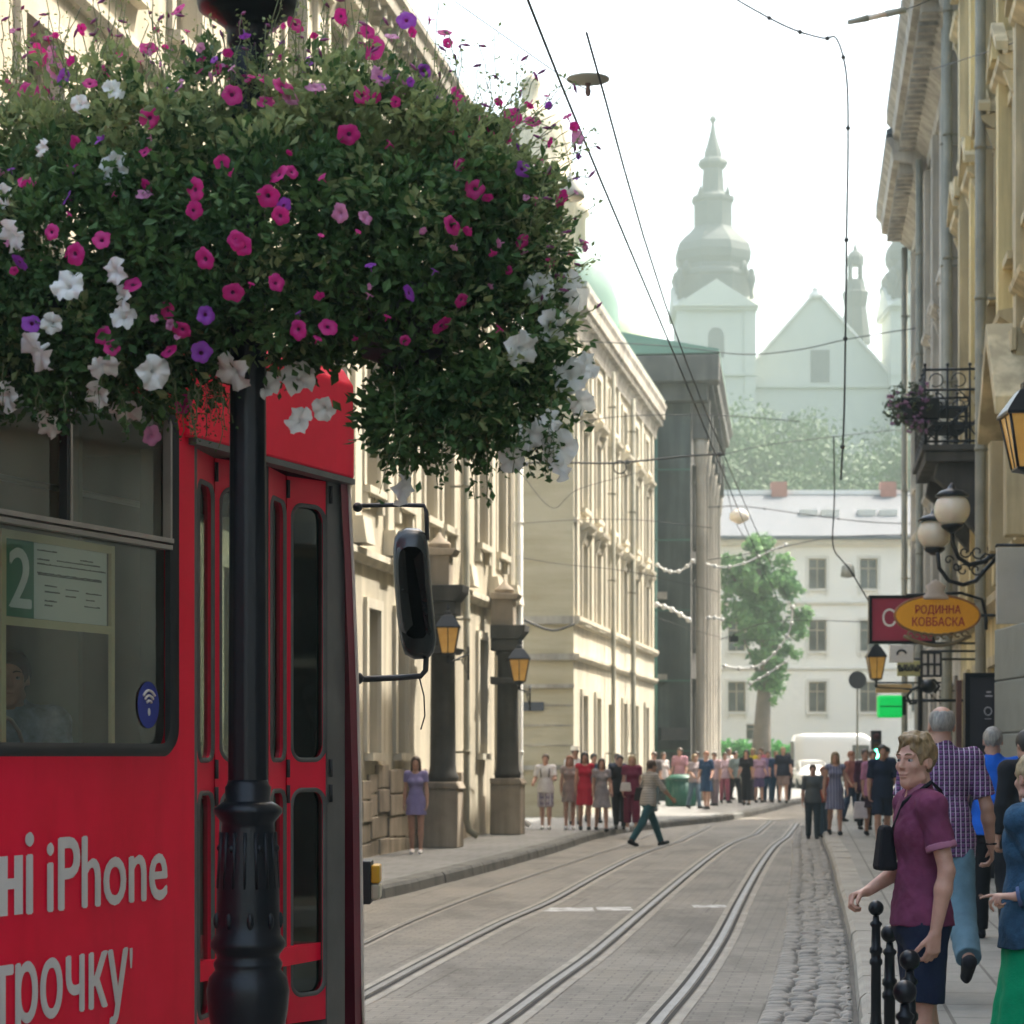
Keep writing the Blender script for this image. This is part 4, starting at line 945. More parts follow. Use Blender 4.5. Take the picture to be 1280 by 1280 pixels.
def lantern_geo(c,w,h,top=None,name='head',parent=None,wide=1.0):
    """tapered four sided lantern, c = centre bottom of glass"""
    c=Vector(c); b=w*.30; t=w*.5
    g=MB(); g.lathe([(b*1.414,0),(t*1.414,h)],c,4,math.pi/4,sm=False); go=g.build('lantern_glass',M_amber,parent)
    f=MB()
    for i in range(4):
        a=math.pi/4+i*math.pi/2; f.tube([(c.x+b*1.42*math.cos(a),c.y+b*1.42*math.sin(a),c.z),(c.x+t*1.42*math.cos(a),c.y+t*1.42*math.sin(a),c.z+h)],w*.035,5)
        a2=i*math.pi/2; f.tube([(c.x+b*1.0*math.cos(a2),c.y+b*1.0*math.sin(a2),c.z),(c.x+t*1.0*math.cos(a2),c.y+t*1.0*math.sin(a2),c.z+h)],w*.022,5)
    f.lathe([(w*.08,-h*.42),(w*.12,-h*.34),(w*.05,-h*.25),(w*.1,-h*.12),(b*1.5,-h*.05),(b*1.5,0.0)],c,4,math.pi/4,sm=False); f.build('lantern_frame',M_iron,go)
    r_=MB(); r_.lathe([(t*1.62,h),(t*1.62,h*1.06),(t*1.3,h*1.22),(t*.7,h*1.5),(t*.45,h*1.56),(t*.45,h*1.66),(t*.15,h*1.72),(t*.2,h*1.82),(.005,h*2.0)],c,4,math.pi/4,sm=False); r_.build('lantern_cap',M_iron,go)
    return go
lantern_geo((lx,DL_,zl(-185)+.1),.34,.42,parent=lp)
# ---------- flower basket ----------
fb=thing('flower_basket','overflowing hanging basket of pink and white petunias round the lamp post','flower basket',(lx,DL_,zl(420)))
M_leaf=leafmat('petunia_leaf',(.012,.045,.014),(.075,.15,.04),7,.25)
M_leaf2=leafmat('petunia_leaf_pale_backlit',(.10,.15,.055),(.26,.31,.13),7,.35)  # paler leaf copy, backlight and glare put into the colour
rf_=random.Random(77)
blobs=[(110,320,215,150,.50),(330,295,230,145,.62),(500,300,160,155,.5),(590,430,120,120,.36),(50,420,120,95,.42),(615,265,75,95,.3),(510,520,55,60,.2),(630,500,85,70,.25),(300,400,190,70,.5),(150,440,150,70,.42),(30,195,110,60,.3),(-70,330,110,170,.4),(200,170,140,45,.4),(440,150,120,50,.4),(560,190,60,50,.25),(150,125,130,45,.35),(410,105,110,42,.35),(655,320,40,110,.2),(300,110,90,35,.3)]
lf=MB(); lf2=MB()
def addleaf(mb,p,s,d,r):
    a=(d+Vector((r.gauss(0,.7),r.gauss(0,.7),r.gauss(0,.7)))).normalized(); b=a.cross(Vector((r.gauss(0,1),r.gauss(0,1),r.gauss(0,1)))).normalized(); nn=a.cross(b)
    k_=len(mb.v); mb.v+=[p,p+a*s*.55+b*s*.28+nn*s*.06,p+a*s+nn*s*-.1,p+a*s*.55-b*s*.28+nn*s*.06]; mb.f.append([k_,k_+1,k_+2,k_+3]); mb.mi.append(0); mb.sm.append(False)
def blobpt(bx,r,lo=.5,hi=1.02):
    px,py,rx,ry,dd=bx
    d=Vector((r.gauss(0,1),r.gauss(0,1),r.gauss(0,1))).normalized(); q=r.uniform(lo,hi)
    # lumpy outline
    q*=1+.16*noise.noise(Vector((d.x*2.3+px*.01,d.y*2.3,d.z*2.3+py*.01)))+.06*noise.noise(d*7)
    c=P(px,py,DL_); return c+Vector((d.x*rx*kl*q,d.y*dd*q,d.z*ry*kl*q)),d
clumps=[]
for bx in blobs:
    area=(bx[2]*bx[3])**.5*.5*(bx[2]+bx[3])/1.0
    n=int(bx[2]*bx[3]/3.6)
    nc=max(20,n//22) if not(bx[1]<135) else max(16,n//60)
    for _ in range(nc):
        p,d=blobpt(bx,rf_,.62,1.0); cr_=rf_.uniform(.035,.085); pale=(p.z>zl(215) and rf_.random()<.75) or (rf_.random()<.12) or (p.x>(560-640)*kl and p.z>zl(300) and rf_.random()<.5)  # paler towards top and upper right as painted backlight, a few at random
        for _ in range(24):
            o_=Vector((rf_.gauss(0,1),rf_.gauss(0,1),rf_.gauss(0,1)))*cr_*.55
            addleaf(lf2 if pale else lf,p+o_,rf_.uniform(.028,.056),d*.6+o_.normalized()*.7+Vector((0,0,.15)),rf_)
# trailing sprigs below and upright sprigs above
stm=MB()
def sprig(px,py,dx,dy,n=7,leafy=True,pale=False,D=None,s=.024):
    D=D or DL_+rf_.uniform(-.35,.3); p=P(px,py,D); pts=[p]
    for i in range(n):
        t=(i+1)/n; pts.append(P(px+dx*t+rf_.uniform(-3,3),py+dy*t*(.6+.4*t)+rf_.uniform(-3,3),D))
    stm.tube(pts,.0016,4)
    if leafy:
        for q in pts[1:]:
            for _ in range(3): addleaf(lf2 if pale else lf,q+Vector((rf_.gauss(0,.012),rf_.gauss(0,.012),rf_.gauss(0,.012))),rf_.uniform(.6,1.3)*s,Vector((rf_.gauss(0,1),rf_.gauss(0,1),rf_.gauss(0,.6))),rf_)
    return pts[-1]
tips=[]
for _ in range(150): px=rf_.uniform(-10,640); tips.append(sprig(px,rf_.uniform(80,150)+max(0,px-450)*.35,rf_.uniform(-30,40),-rf_.uniform(40,115),6,True,True,s=.016))
for _ in range(60): tips.append(sprig(rf_.uniform(600,690),rf_.uniform(150,420),rf_.uniform(15,70),-rf_.uniform(-20,70),6,True,True,s=.02))
for _ in range(50): sprig(rf_.uniform(470,700),rf_.uniform(470,560),rf_.uniform(-25,25),rf_.uniform(30,70),6,s=.03)
for _ in range(35): sprig(rf_.uniform(0,230),rf_.uniform(450,500),rf_.uniform(-15,15),rf_.uniform(20,60),5,s=.028)
for _ in range(30): sprig(rf_.uniform(225,290),rf_.uniform(470,500),rf_.uniform(-15,15),rf_.uniform(20,65),6,s=.012)
fo=lf.build('foliage',M_leaf,fb); fo2=lf2.build('pale_backlit_foliage',M_leaf2,fb); stm.build('stems',mat('stem_green',(.12,.14,.06),.7,.2),fb,None,'stuff')
mw=MB(); 
for px,py in ((120,400),(500,400)):
    c=P(px,py,DL_); mw=MB(); mw.lathe([(.02,-.16),(.13,-.12),(.2,0),(.22,.08),(.2,.09)],c,20); mw.build('planter',M_ironrough,fb)
# petunias: shared meshes
def petmat(name,c1,c2):
    m,nt,b=newmat(name); v=coords(nt); n=noise_n(nt,v,20,3)
    nt.links.new(ramp(nt,n,[(.3,c1),(.7,c2)]),b.inputs['Base Color']); b.inputs['Roughness'].default_value=.55
    t=nt.nodes.new('ShaderNodeBsdfTranslucent'); t.inputs[0].default_value=(*c2,1)
    mx=nt.nodes.new('ShaderNodeMixShader'); mx.inputs[0].default_value=.35; nt.links.new(b.outputs[0],mx.inputs[1]); nt.links.new(t.outputs[0],mx.inputs[2]); nt.links.new(mx.outputs[0],nt.nodes['Material Output'].inputs['Surface']); return m
P_mag=petmat('petal_magenta',(.42,.006,.14),(.62,.02,.25)); P_pur=petmat('petal_purple',(.17,.02,.30),(.32,.05,.42)); P_pale=petmat('petal_pale_pink',(.5,.16,.35),(.6,.25,.42)); P_wht=petmat('petal_white',(.66,.68,.66),(.82,.84,.80)); P_thr=petmat('petal_throat',(.06,.005,.05),(.16,.02,.1)); P_green=mat('calyx_green',(.12,.2,.06),.7,.2)
def petunia(seed,mats,lob=.22,ruff=.25):
    r=random.Random(seed); m=MB(); n=30; ph=[r.uniform(-.18,.18) for _ in range(5)]
    rings=[(.08,-.75),(.12,-.35),(.2,-.1),(.5,.02),(.8,.02),(1.0,-.06)]
    vs=[];fs=[]
    for q,(rr_,z_) in enumerate(rings):
        for i in range(n):
            a=2*math.pi*i/n; L=abs(math.cos(2.5*a)); w_=1-(lob*(1-L)**1.3)*(rr_**2)+ph[int(i/6)]*rr_**2*.6
            zz=z_+ruff*rr_**2*.35*math.sin(5*a+seed)+ruff*.25*rr_**3*math.sin(11*a+seed*2)
            vs.append((rr_*w_*math.cos(a),-zz,rr_*w_*math.sin(a)))
    for q in range(len(rings)-1):
        m.cur=1 if q<2 else 0
        m2=[(q*n+i,q*n+(i+1)%n,(q+1)*n+(i+1)%n,(q+1)*n+i) for i in range(n)]
        if q==0: m.add(vs,m2,True); off=0
        else:
            for f in m2: m.f.append(list(f)); m.mi.append(m.cur); m.sm.append(True)
    me=bpy.data.meshes.new('petunia'); me.from_pydata(m.v,[],m.f)
    for x in mats: me.materials.append(x)
    me.polygons.foreach_set('material_index',m.mi); me.polygons.foreach_set('use_smooth',m.sm); return me
PM={'m':[petunia(i,(P_mag,P_thr),.14,.12) for i in range(3)],'p':[petunia(i+5,(P_pur,P_thr),.14,.12) for i in range(2)],'l':[petunia(i+8,(P_pale,P_pale),.16,.2) for i in range(2)],'w':[petunia(i+11,(P_wht,P_wht),.17,.6) for i in range(4)]}
def frontD(px,py):
    D=DL_-.02
    for bx,by,rx,ry,dd in blobs:
        q=((px-bx)/rx)**2+((py-by)/ry)**2
        if q<1: D=min(D,DL_-dd*math.sqrt(1-q)*1.03)
    return D
fr_=random.Random(8)
def flower(px,py,kind,rp,tilt=None):
    D=frontD(px,py)-.01; 
    # keep pixel position at its own distance
    p=P(px,py,D); o=bpy.data.objects.new('white_flower' if kind=='w' else 'pink_flower',fr_.choice(PM[kind])); C.objects.link(o); o.parent=fb
    o.location=p-Vector(fb.location); s=rp*D/F*1.12; o.scale=(s,s,s)
    tz=(px-330)/400*.6+fr_.uniform(-.8,.8); tx=(300-py)/350*.4+fr_.uniform(-.75,.75)
    o.rotation_euler=(-tx,fr_.uniform(0,6.28),0); 
    o.rotation_mode='XYZ'; Mx=Matrix.Rotation(tz,3,'Z')@Matrix.Rotation(-tx,3,'X')@Matrix.Rotation(fr_.uniform(0,6.28),3,'Y'); o.rotation_euler=Mx.to_euler()
pink=[(222,12,'m'),(47,68,'m'),(148,68,'m'),(186,60,'m'),(12,110,'m'),(35,115,'m'),(68,90,'l'),(78,98,'p'),(187,147,'m'),(95,180,'m'),(122,174,'p'),(180,190,'m'),(33,228,'m'),(83,247,'p'),(88,212,'p'),(183,232,'m'),(180,242,'l'),(277,203,'m'),(242,263,'m'),(243,237,'m'),(64,290,'m'),(127,300,'m'),(93,317,'m'),(24,328,'p'),(165,355,'m'),(304,308,'m'),(295,300,'m'),(256,324,'m'),(345,354,'m'),(291,366,'m'),(209,388,'m'),(257,393,'p'),(228,412,'m'),(252,441,'p'),(211,438,'m'),(140,435,'m'),(128,418,'m'),(40,404,'p'),(372,412,'m'),(410,408,'m'),(365,215,'m'),(348,218,'m'),(335,245,'m'),(355,257,'p'),(350,270,'m'),(427,20,'m'),(460,40,'m'),(466,60,'m'),(290,118,'m'),(332,126,'m'),(354,108,'m'),(332,98,'m'),(365,122,'l'),(452,119,'m'),(436,168,'m'),(490,45,'l'),(508,25,'p'),(573,128,'m'),(594,236,'m'),(607,150,'m'),(605,168,'m'),(640,146,'m'),(666,152,'m'),(653,211,'p'),(565,281,'m'),(653,303,'m'),(577,375,'m'),(552,408,'m'),(512,366,'p'),(425,267,'l'),(457,272,'l'),(500,105,'l'),(190,545,'l'),(228,505,'m'),(722,172,'l'),(703,248,'m'),(307,42,'m'),(370,30,'m'),(282,2,'m'),(395,108,'l'),(475,95,'l')]
for px,py,k_ in pink: flower(px,py,k_,fr_.uniform(8.5,13.5))
small=[(fr_.uniform(0,560),fr_.uniform(25,130)) for _ in range(70)]+[(fr_.uniform(560,735),fr_.uniform(110,330)) for _ in range(30)]+[(fr_.uniform(0,640),fr_.uniform(130,430)) for _ in range(40)]
for i,(px,py) in enumerate(small[:14]): flower(px,py,fr_.choice('mmlp'),fr_.uniform(6,9))
sm_=MB(); sk_=MB()
for px,py in small[14:]:
    D=frontD(px,py)-.02 if py>130 else DL_+fr_.uniform(-.4,.2); p=P(px,py,D); s=fr_.uniform(.012,.022); k_=fr_.choice((0,0,0,1,2)); src=PM['mpl'[k_]][0]
    Mx=Matrix.Rotation(fr_.uniform(-1.6,1.6),3,'Z')@Matrix.Rotation(fr_.uniform(-1.3,1.3),3,'X')
    if py<130 or px>590:
        q_=P(px+(330-px)*.10,max(py+55,150) if px<590 else py+30,DL_); sk_.tube([p+Vector((0,.004,0)),(p+q_)/2+Vector((.004,0,.012)),q_],.0015,4)
    o_=len(sm_.v); sm_.v+=[p+Mx@Vector((v.co.x*.9,v.co.y*1.6,v.co.z*.9))*s for v in src.vertices]
    for f in src.polygons: sm_.f.append([q+o_ for q in f.vertices]); sm_.mi.append(k_); sm_.sm.append(True)
sk_.build('flower_stalks',mat('stem_green',(.12,.14,.06)),fb,None,'stuff')
sm_.build('small_blossoms',(P_mag,P_pur,P_pale),fb,None,'stuff')
wh=[(143,213,22),(15,296,20),(3,245,15),(86,357,19),(143,340,17),(153,372,15),(155,395,16),(45,440,25),(65,405,13),(130,458,18),(122,495,17),(193,465,20),(157,513,18),(60,532,17),(8,497,18),(291,465,24),(332,482,17),(372,470,22),(372,525,17),(405,512,15),(143,112,13),(100,130,11),(652,437,22),(700,380,24),(690,408,20),(712,470,22),(735,455,18),(700,560,22),(665,545,20),(640,575,16),(505,612,18),(725,505,18),(690,525,14),(675,360,18),(712,350,15),(702,585,17),(52,185,11)]
for px,py,r_ in wh: flower(px,py,'w',r_)
# dried buds at sprig tips
bd=MB()
for t in tips:
    if rf_.random()<.55:
        a=Vector((rf_.gauss(0,1),rf_.gauss(0,1),rf_.gauss(0,.6))).normalized(); bd.tube([t,t+a*.018,t+a*.034],[.003,.006,.0015],5)
bd.build('buds',petmat('bud_purple',(.16,.03,.12),(.35,.08,.25)),fb,None,'stuff')
# ---------- people: implicit surfaces meshed with surface nets ----------
V3=lambda *a: np.array(a,dtype=np.float32)
class Field:
    def __init__(s,lo,hi,res):
        s.lo=np.array(lo,dtype=np.float32); s.res=res; s.n=np.maximum(((np.array(hi)-s.lo)/res).astype(int)+2,4)
        s.f=np.full(tuple(s.n),1.0,dtype=np.float32)
    def sub(s,lo,hi):
        a=np.maximum(((np.array(lo)-s.lo)/s.res).astype(int)-1,0); b=np.minimum(((np.array(hi)-s.lo)/s.res).astype(int)+2,s.n)
        if np.any(b<=a): return None,None
        sl=tuple(slice(a[i],b[i]) for i in range(3))
        g=[s.lo[i]+s.res*np.arange(a[i],b[i],dtype=np.float32) for i in range(3)]
        return sl,(g[0][:,None,None],g[1][None,:,None],g[2][None,None,:])
    def op(s,sl,d,k,mode='add'):
        f=s.f[sl]
        if mode=='add':
            if k>0:
                h=np.clip(.5+.5*(f-d)/k,0,1); s.f[sl]=f+(d-f)*h-k*h*(1-h)
            else: s.f[sl]=np.minimum(f,d)
        else:
            d=-d
            h=np.clip(.5-.5*(f-d)/max(k,1e-4),0,1); s.f[sl]=f+(d-f)*h+k*h*(1-h)
    def cone(s,a,b,ra,rb,k=.02,sq=None,cap=None,mode='add',wob=None):
        a=V3(*a);b=V3(*b); m=max(ra,rb)*(1/min(1,(sq[1] if sq else 1)))+k+.03
        sl,g=s.sub(np.minimum(a,b)-m,np.maximum(a,b)+m)
        if sl is None: return
        x,y,z=g[0]-a[0],g[1]-a[1],g[2]-a[2]; ba=b-a; L=float(ba@ba)+1e-9
        t=np.clip((x*ba[0]+y*ba[1]+z*ba[2])/L,0,1); x=x-t*ba[0];y=y-t*ba[1];z=z-t*ba[2]
        if sq:
            d=V3(*sq[0]); d/=np.linalg.norm(d); c=(x*d[0]+y*d[1]+z*d[2])*(1/sq[1]-1); x=x+c*d[0];y=y+c*d[1];z=z+c*d[2]
        q=np.sqrt(x*x+y*y+z*z)-(ra+(rb-ra)*t)
        if wob is not None: q=q+wob[0]*t*np.sin(wob[1]*np.arctan2(y,x)+wob[2])
        if sq: q=q*min(1,(1+sq[1])/2)
        if cap is not None:
            p,nn=V3(*cap[0]),V3(*cap[1]); nn=nn/np.linalg.norm(nn)
            q=np.maximum(q,(g[0]-p[0])*nn[0]+(g[1]-p[1])*nn[1]+(g[2]-p[2])*nn[2])
        s.op(sl,q,k,mode)
    def ell(s,c,r,k=.02,Rm=None,mode='add'):
        c=V3(*c); r=V3(*r); m=float(r.max())+k+.03; sl,g=s.sub(c-m,c+m)
        if sl is None: return
        x,y,z=g[0]-c[0],g[1]-c[1],g[2]-c[2]
        if Rm is not None:
            R_=Rm.T; x,y,z=(R_[0,0]*x+R_[0,1]*y+R_[0,2]*z,R_[1,0]*x+R_[1,1]*y+R_[1,2]*z,R_[2,0]*x+R_[2,1]*y+R_[2,2]*z)
        k0=np.sqrt((x/r[0])**2+(y/r[1])**2+(z/r[2])**2); k1=np.sqrt((x/r[0]**2)**2+(y/r[1]**2)**2+(z/r[2]**2)**2)+1e-6
        s.op(sl,k0*(k0-1)/k1,k,mode)
    def plane(s,p,n):
        p=V3(*p);n=V3(*n);n=n/np.linalg.norm(n); g=[s.lo[i]+s.res*np.arange(s.n[i],dtype=np.float32) for i in range(3)]
        s.f=np.maximum(s.f,(g[0][:,None,None]-p[0])*n[0]+(g[1][None,:,None]-p[1])*n[1]+(g[2][None,None,:]-p[2])*n[2])
    def noise(s,amp,fr,seed=0):
        g=[s.lo[i]+s.res*np.arange(s.n[i],dtype=np.float32) for i in range(3)]
        x,y,z=g[0][:,None,None],g[1][None,:,None],g[2][None,None,:]
        w=np.sin(fr*x+2.1*np.sin(fr*.7*z+seed)+seed)*np.sin(fr*1.1*y+1.7*np.sin(fr*.6*x+1)+2*seed)+.6*np.sin(fr*1.9*z+1.5*np.sin(fr*1.3*y)+seed)*np.sin(fr*1.7*x+seed)
        s.f=s.f+amp*w
    def mesh(s):
        f=s.f; f[0]=1;f[-1]=1;f[:,0]=1;f[:,-1]=1;f[:,:,0]=1;f[:,:,-1]=1
        ins=f<0; c=np.zeros(tuple(s.n-1),dtype=np.int8)
        for i in (0,1):
            for j in (0,1):
                for k in (0,1): c+=ins[i:s.n[0]-1+i,j:s.n[1]-1+j,k:s.n[2]-1+k]
        act=(c>0)&(c<8); idx=np.argwhere(act); ids=np.full(act.shape,-1,dtype=np.int64); ids[act]=np.arange(len(idx))
        P_=np.zeros((len(idx),3)); W=np.zeros(len(idx))
        cor=[(i,j,k) for i in (0,1) for j in (0,1) for k in (0,1)]
        for a in cor:
            for ax in range(3):
                if a[ax]==0:
                    b=list(a); b[ax]=1
                    fa=f[idx[:,0]+a[0],idx[:,1]+a[1],idx[:,2]+a[2]]; fb_=f[idx[:,0]+b[0],idx[:,1]+b[1],idx[:,2]+b[2]]
                    m=(fa<0)!=(fb_<0); t=np.where(m,fa/(fa-fb_+1e-12),0)
                    p=np.array(a,dtype=float)[None,:]+np.zeros((len(idx),3)); p[:,ax]+=t
                    P_[m]+=p[m]; W[m]+=1
        verts=(idx+P_/np.maximum(W,1)[:,None])*s.res+s.lo
        fs=[]
        for ax in range(3):
            o1,o2=[q for q in range(3) if q!=ax]
            sa=[slice(1,None)]*3; n=s.n
            A=[slice(1,n[0]-1),slice(1,n[1]-1),slice(1,n[2]-1)]; A[ax]=slice(0,n[ax]-1); B=list(A); B[ax]=slice(1,n[ax])
            fa=ins[tuple(A)]; fb_=ins[tuple(B)]; e=np.argwhere(fa!=fb_)
            if len(e)==0: continue
            sg=fa[e[:,0],e[:,1],e[:,2]]; base=e.copy()
            for q in (o1,o2): base[:,q]+=1
            def cid(d1,d2):
                t=base.copy(); t[:,o1]-=d1; t[:,o2]-=d2; return ids[t[:,0],t[:,1],t[:,2]]
            q=np.stack([cid(1,1),cid(0,1),cid(0,0),cid(1,0)],1)
            fl=sg if ax!=1 else ~sg
            q[~fl]=q[~fl][:,::-1]; fs.append(q)
        return verts,np.concatenate(fs) if fs else np.zeros((0,4),int)
def lmesh(name,vf,m,parent,label=None):
    v,f=vf; me=bpy.data.meshes.new(name); me.from_pydata(v.tolist() if hasattr(v,'tolist') else v,[],f.tolist() if hasattr(f,'tolist') else f)
    for x in (m if isinstance(m,(list,tuple)) else [m]): me.materials.append(x)
    me.polygons.foreach_set('use_smooth',[True]*len(me.polygons)); me.update()
    o=bpy.data.objects.new(name,me); C.objects.link(o); o.parent=parent
    if label: o['label']=label
    return o
def skinmat(name,c):
    m,nt,b=newmat(name); v=coords(nt); n=noise_n(nt,v,14,4)
    nt.links.new(ramp(nt,n,[(.3,sc(c,.88)),(.7,sc(c,1.1))]),b.inputs['Base Color']); b.inputs['Roughness'].default_value=.5
    b.inputs['Subsurface Weight'].default_value=.12; b.inputs['Subsurface Radius'].default_value=(.012,.005,.003); return m
SK1=skinmat('skin_fair',(.52,.30,.22)); SK2=skinmat('skin_tan',(.40,.22,.155)); SK3=skinmat('skin_brown',(.28,.15,.105))
def cloth(name,c,var=.12): return mat('cloth_'+name,c,.85,var,5,.25,bscale=60,spec=.2)
def hairmat(name,c):
    m,nt,b=newmat(name); v=coords(nt,(40,40,9)); n=noise_n(nt,v,1.5,6,.7)
    nt.links.new(ramp(nt,n,[(.3,sc(c,.45)),(.7,sc(c,1.35))]),b.inputs['Base Color']); b.inputs['Roughness'].default_value=.5; bump(nt,b,n,.6,.01); return m
H_BL=hairmat('hair_blond',(.40,.31,.17)); H_DB=hairmat('hair_dark_blond',(.24,.165,.075)); H_BR=hairmat('hair_brown',(.07,.04,.025)); H_BK=hairmat('hair_black',(.02,.016,.014)); H_GR=hairmat('hair_grey',(.26,.24,.21)); H_GI=hairmat('hair_ginger',(.28,.10,.04))
def skeleton(pose):
    g=lambda k,d: pose.get(k,d); J={}
    hipz=.93; 
    def leg(side,th,kn):
        a=R(th); k=a-R(kn); h=np.array((side*.088,0,0.)); st=side*g('stance',.0)
        d1=np.array((st,math.sin(a),-math.cos(a))); d2=np.array((st,math.sin(k),-math.cos(k)))
        kn_=h+d1*.44; an=kn_+d2*.41; return h,kn_,an,k
    L=leg(-1,g('lt',3),g('lk',4)); Rr=leg(1,g('rt',-3),g('rk',4))
    low=min(L[2][2],Rr[2][2]); dz=.08-low
    up_=np.array((0,0,dz)); 
    for s_,q in (('L',L),('R',Rr)):
        J[s_+'h'],J[s_+'k'],J[s_+'a']=[x+up_ for x in q[:3]]; J[s_+'foot']=q[3]*g('footf',.55)
    hip=np.array((0,0,dz)); ln=R(g('lean',0)); up3=np.array((0,math.sin(ln),math.cos(ln))); fw=np.array((0,math.cos(ln),-math.sin(ln)))
    J['hip']=hip; J['up']=up3; J['fw']=fw
    J['waist']=hip+up3*.15; J['chest']=hip+up3*.37+fw*.01; J['sh']=hip+up3*.50; J['neck']=hip+up3*.56; J['head']=hip+up3*.56+(up3*.9+fw*.12)*.145+fw*.0
    tw=R(g('twist',0)); sx=np.array((math.cos(tw),math.sin(tw),0)); w=g('sw',.175)
    for s_,side in (('L',-1),('R',1)):
        S0=J['sh']+sx*side*w; sw_,ab,el=g('la' if s_=='L' else 'ra',(0,8,12))
        a=R(sw_); b=R(ab); 
        d1=np.array((side*math.sin(b),math.sin(a)*math.cos(b),-math.cos(a)*math.cos(b))); e=a+R(el); b2=b*.5 if not g('inw',0) else -R(g('inw',0))
        d2=np.array((side*math.sin(b2),math.sin(e)*math.cos(b2),-math.cos(e)*math.cos(b2)))
        J[s_+'s']=S0; J[s_+'e']=S0+d1*.29; J[s_+'w']=J[s_+'e']+d2*.25
        if s_+'_el' in pose: J[s_+'e']=np.array(pose[s_+'_el'],float); J[s_+'w']=np.array(pose[s_+'_wr'],float)
    return J
def norm(v): v=np.array(v,float); return v/(np.linalg.norm(v)+1e-9)
def hand(F_,w,d,n,side,curls=(25,25,25,25),sc_=1.0,tc=20,minr=0):
    """w wrist, d direction, n palm normal; lateral towards thumb = l"""
    d=norm(d); n=norm(np.array(n)-np.dot(n,d)*d); l=np.cross(d,n)*side
    rr=lambda r:max(r,minr)
    for i,(o,L,r) in enumerate(((.027,.082,.0115),(.010,.086,.012),(-.008,.083,.0115),(-.025,.076,.0105))):
        k=w+d*L*sc_+l*o*sc_; F_.cone(w+l*o*.55*sc_+d*.005,k,rr(.016)*sc_,rr(r)*sc_,.008)
        ls=((.044,.027,.021),(.049,.031,.022),(.045,.029,.021),(.034,.021,.019))[i]; a=0; p=k; c=curls[i]
        for q,le in enumerate(ls):
            a+=R(c*(1.0,1.15,.8)[q]+6); v=d*math.cos(a)+n*math.sin(a)+l*(.06*(1.5-i))*(1 if q==0 else .3); v=norm(v); e=p+v*le*sc_
            F_.cone(p,e,rr(r*(.92-.1*q))*sc_,rr(r*(.84-.1*q))*sc_,.003); p=e
    p=w+d*.022*sc_+l*.022*sc_; v=norm(d*.75+l*.65+n*.25); e=p+v*.045*sc_; F_.cone(p,e,rr(.0145)*sc_,rr(.012)*sc_,.010)
    v=norm(v+n*math.sin(R(tc))+d*.25-l*.2*(tc/30)); e2=e+v*.032*sc_; F_.cone(e,e2,rr(.0115)*sc_,rr(.0105)*sc_,.004); v=norm(v+n*.3*math.sin(R(tc))); F_.cone(e2,e2+v*.024*sc_,rr(.0105)*sc_,rr(.008)*sc_,.003)
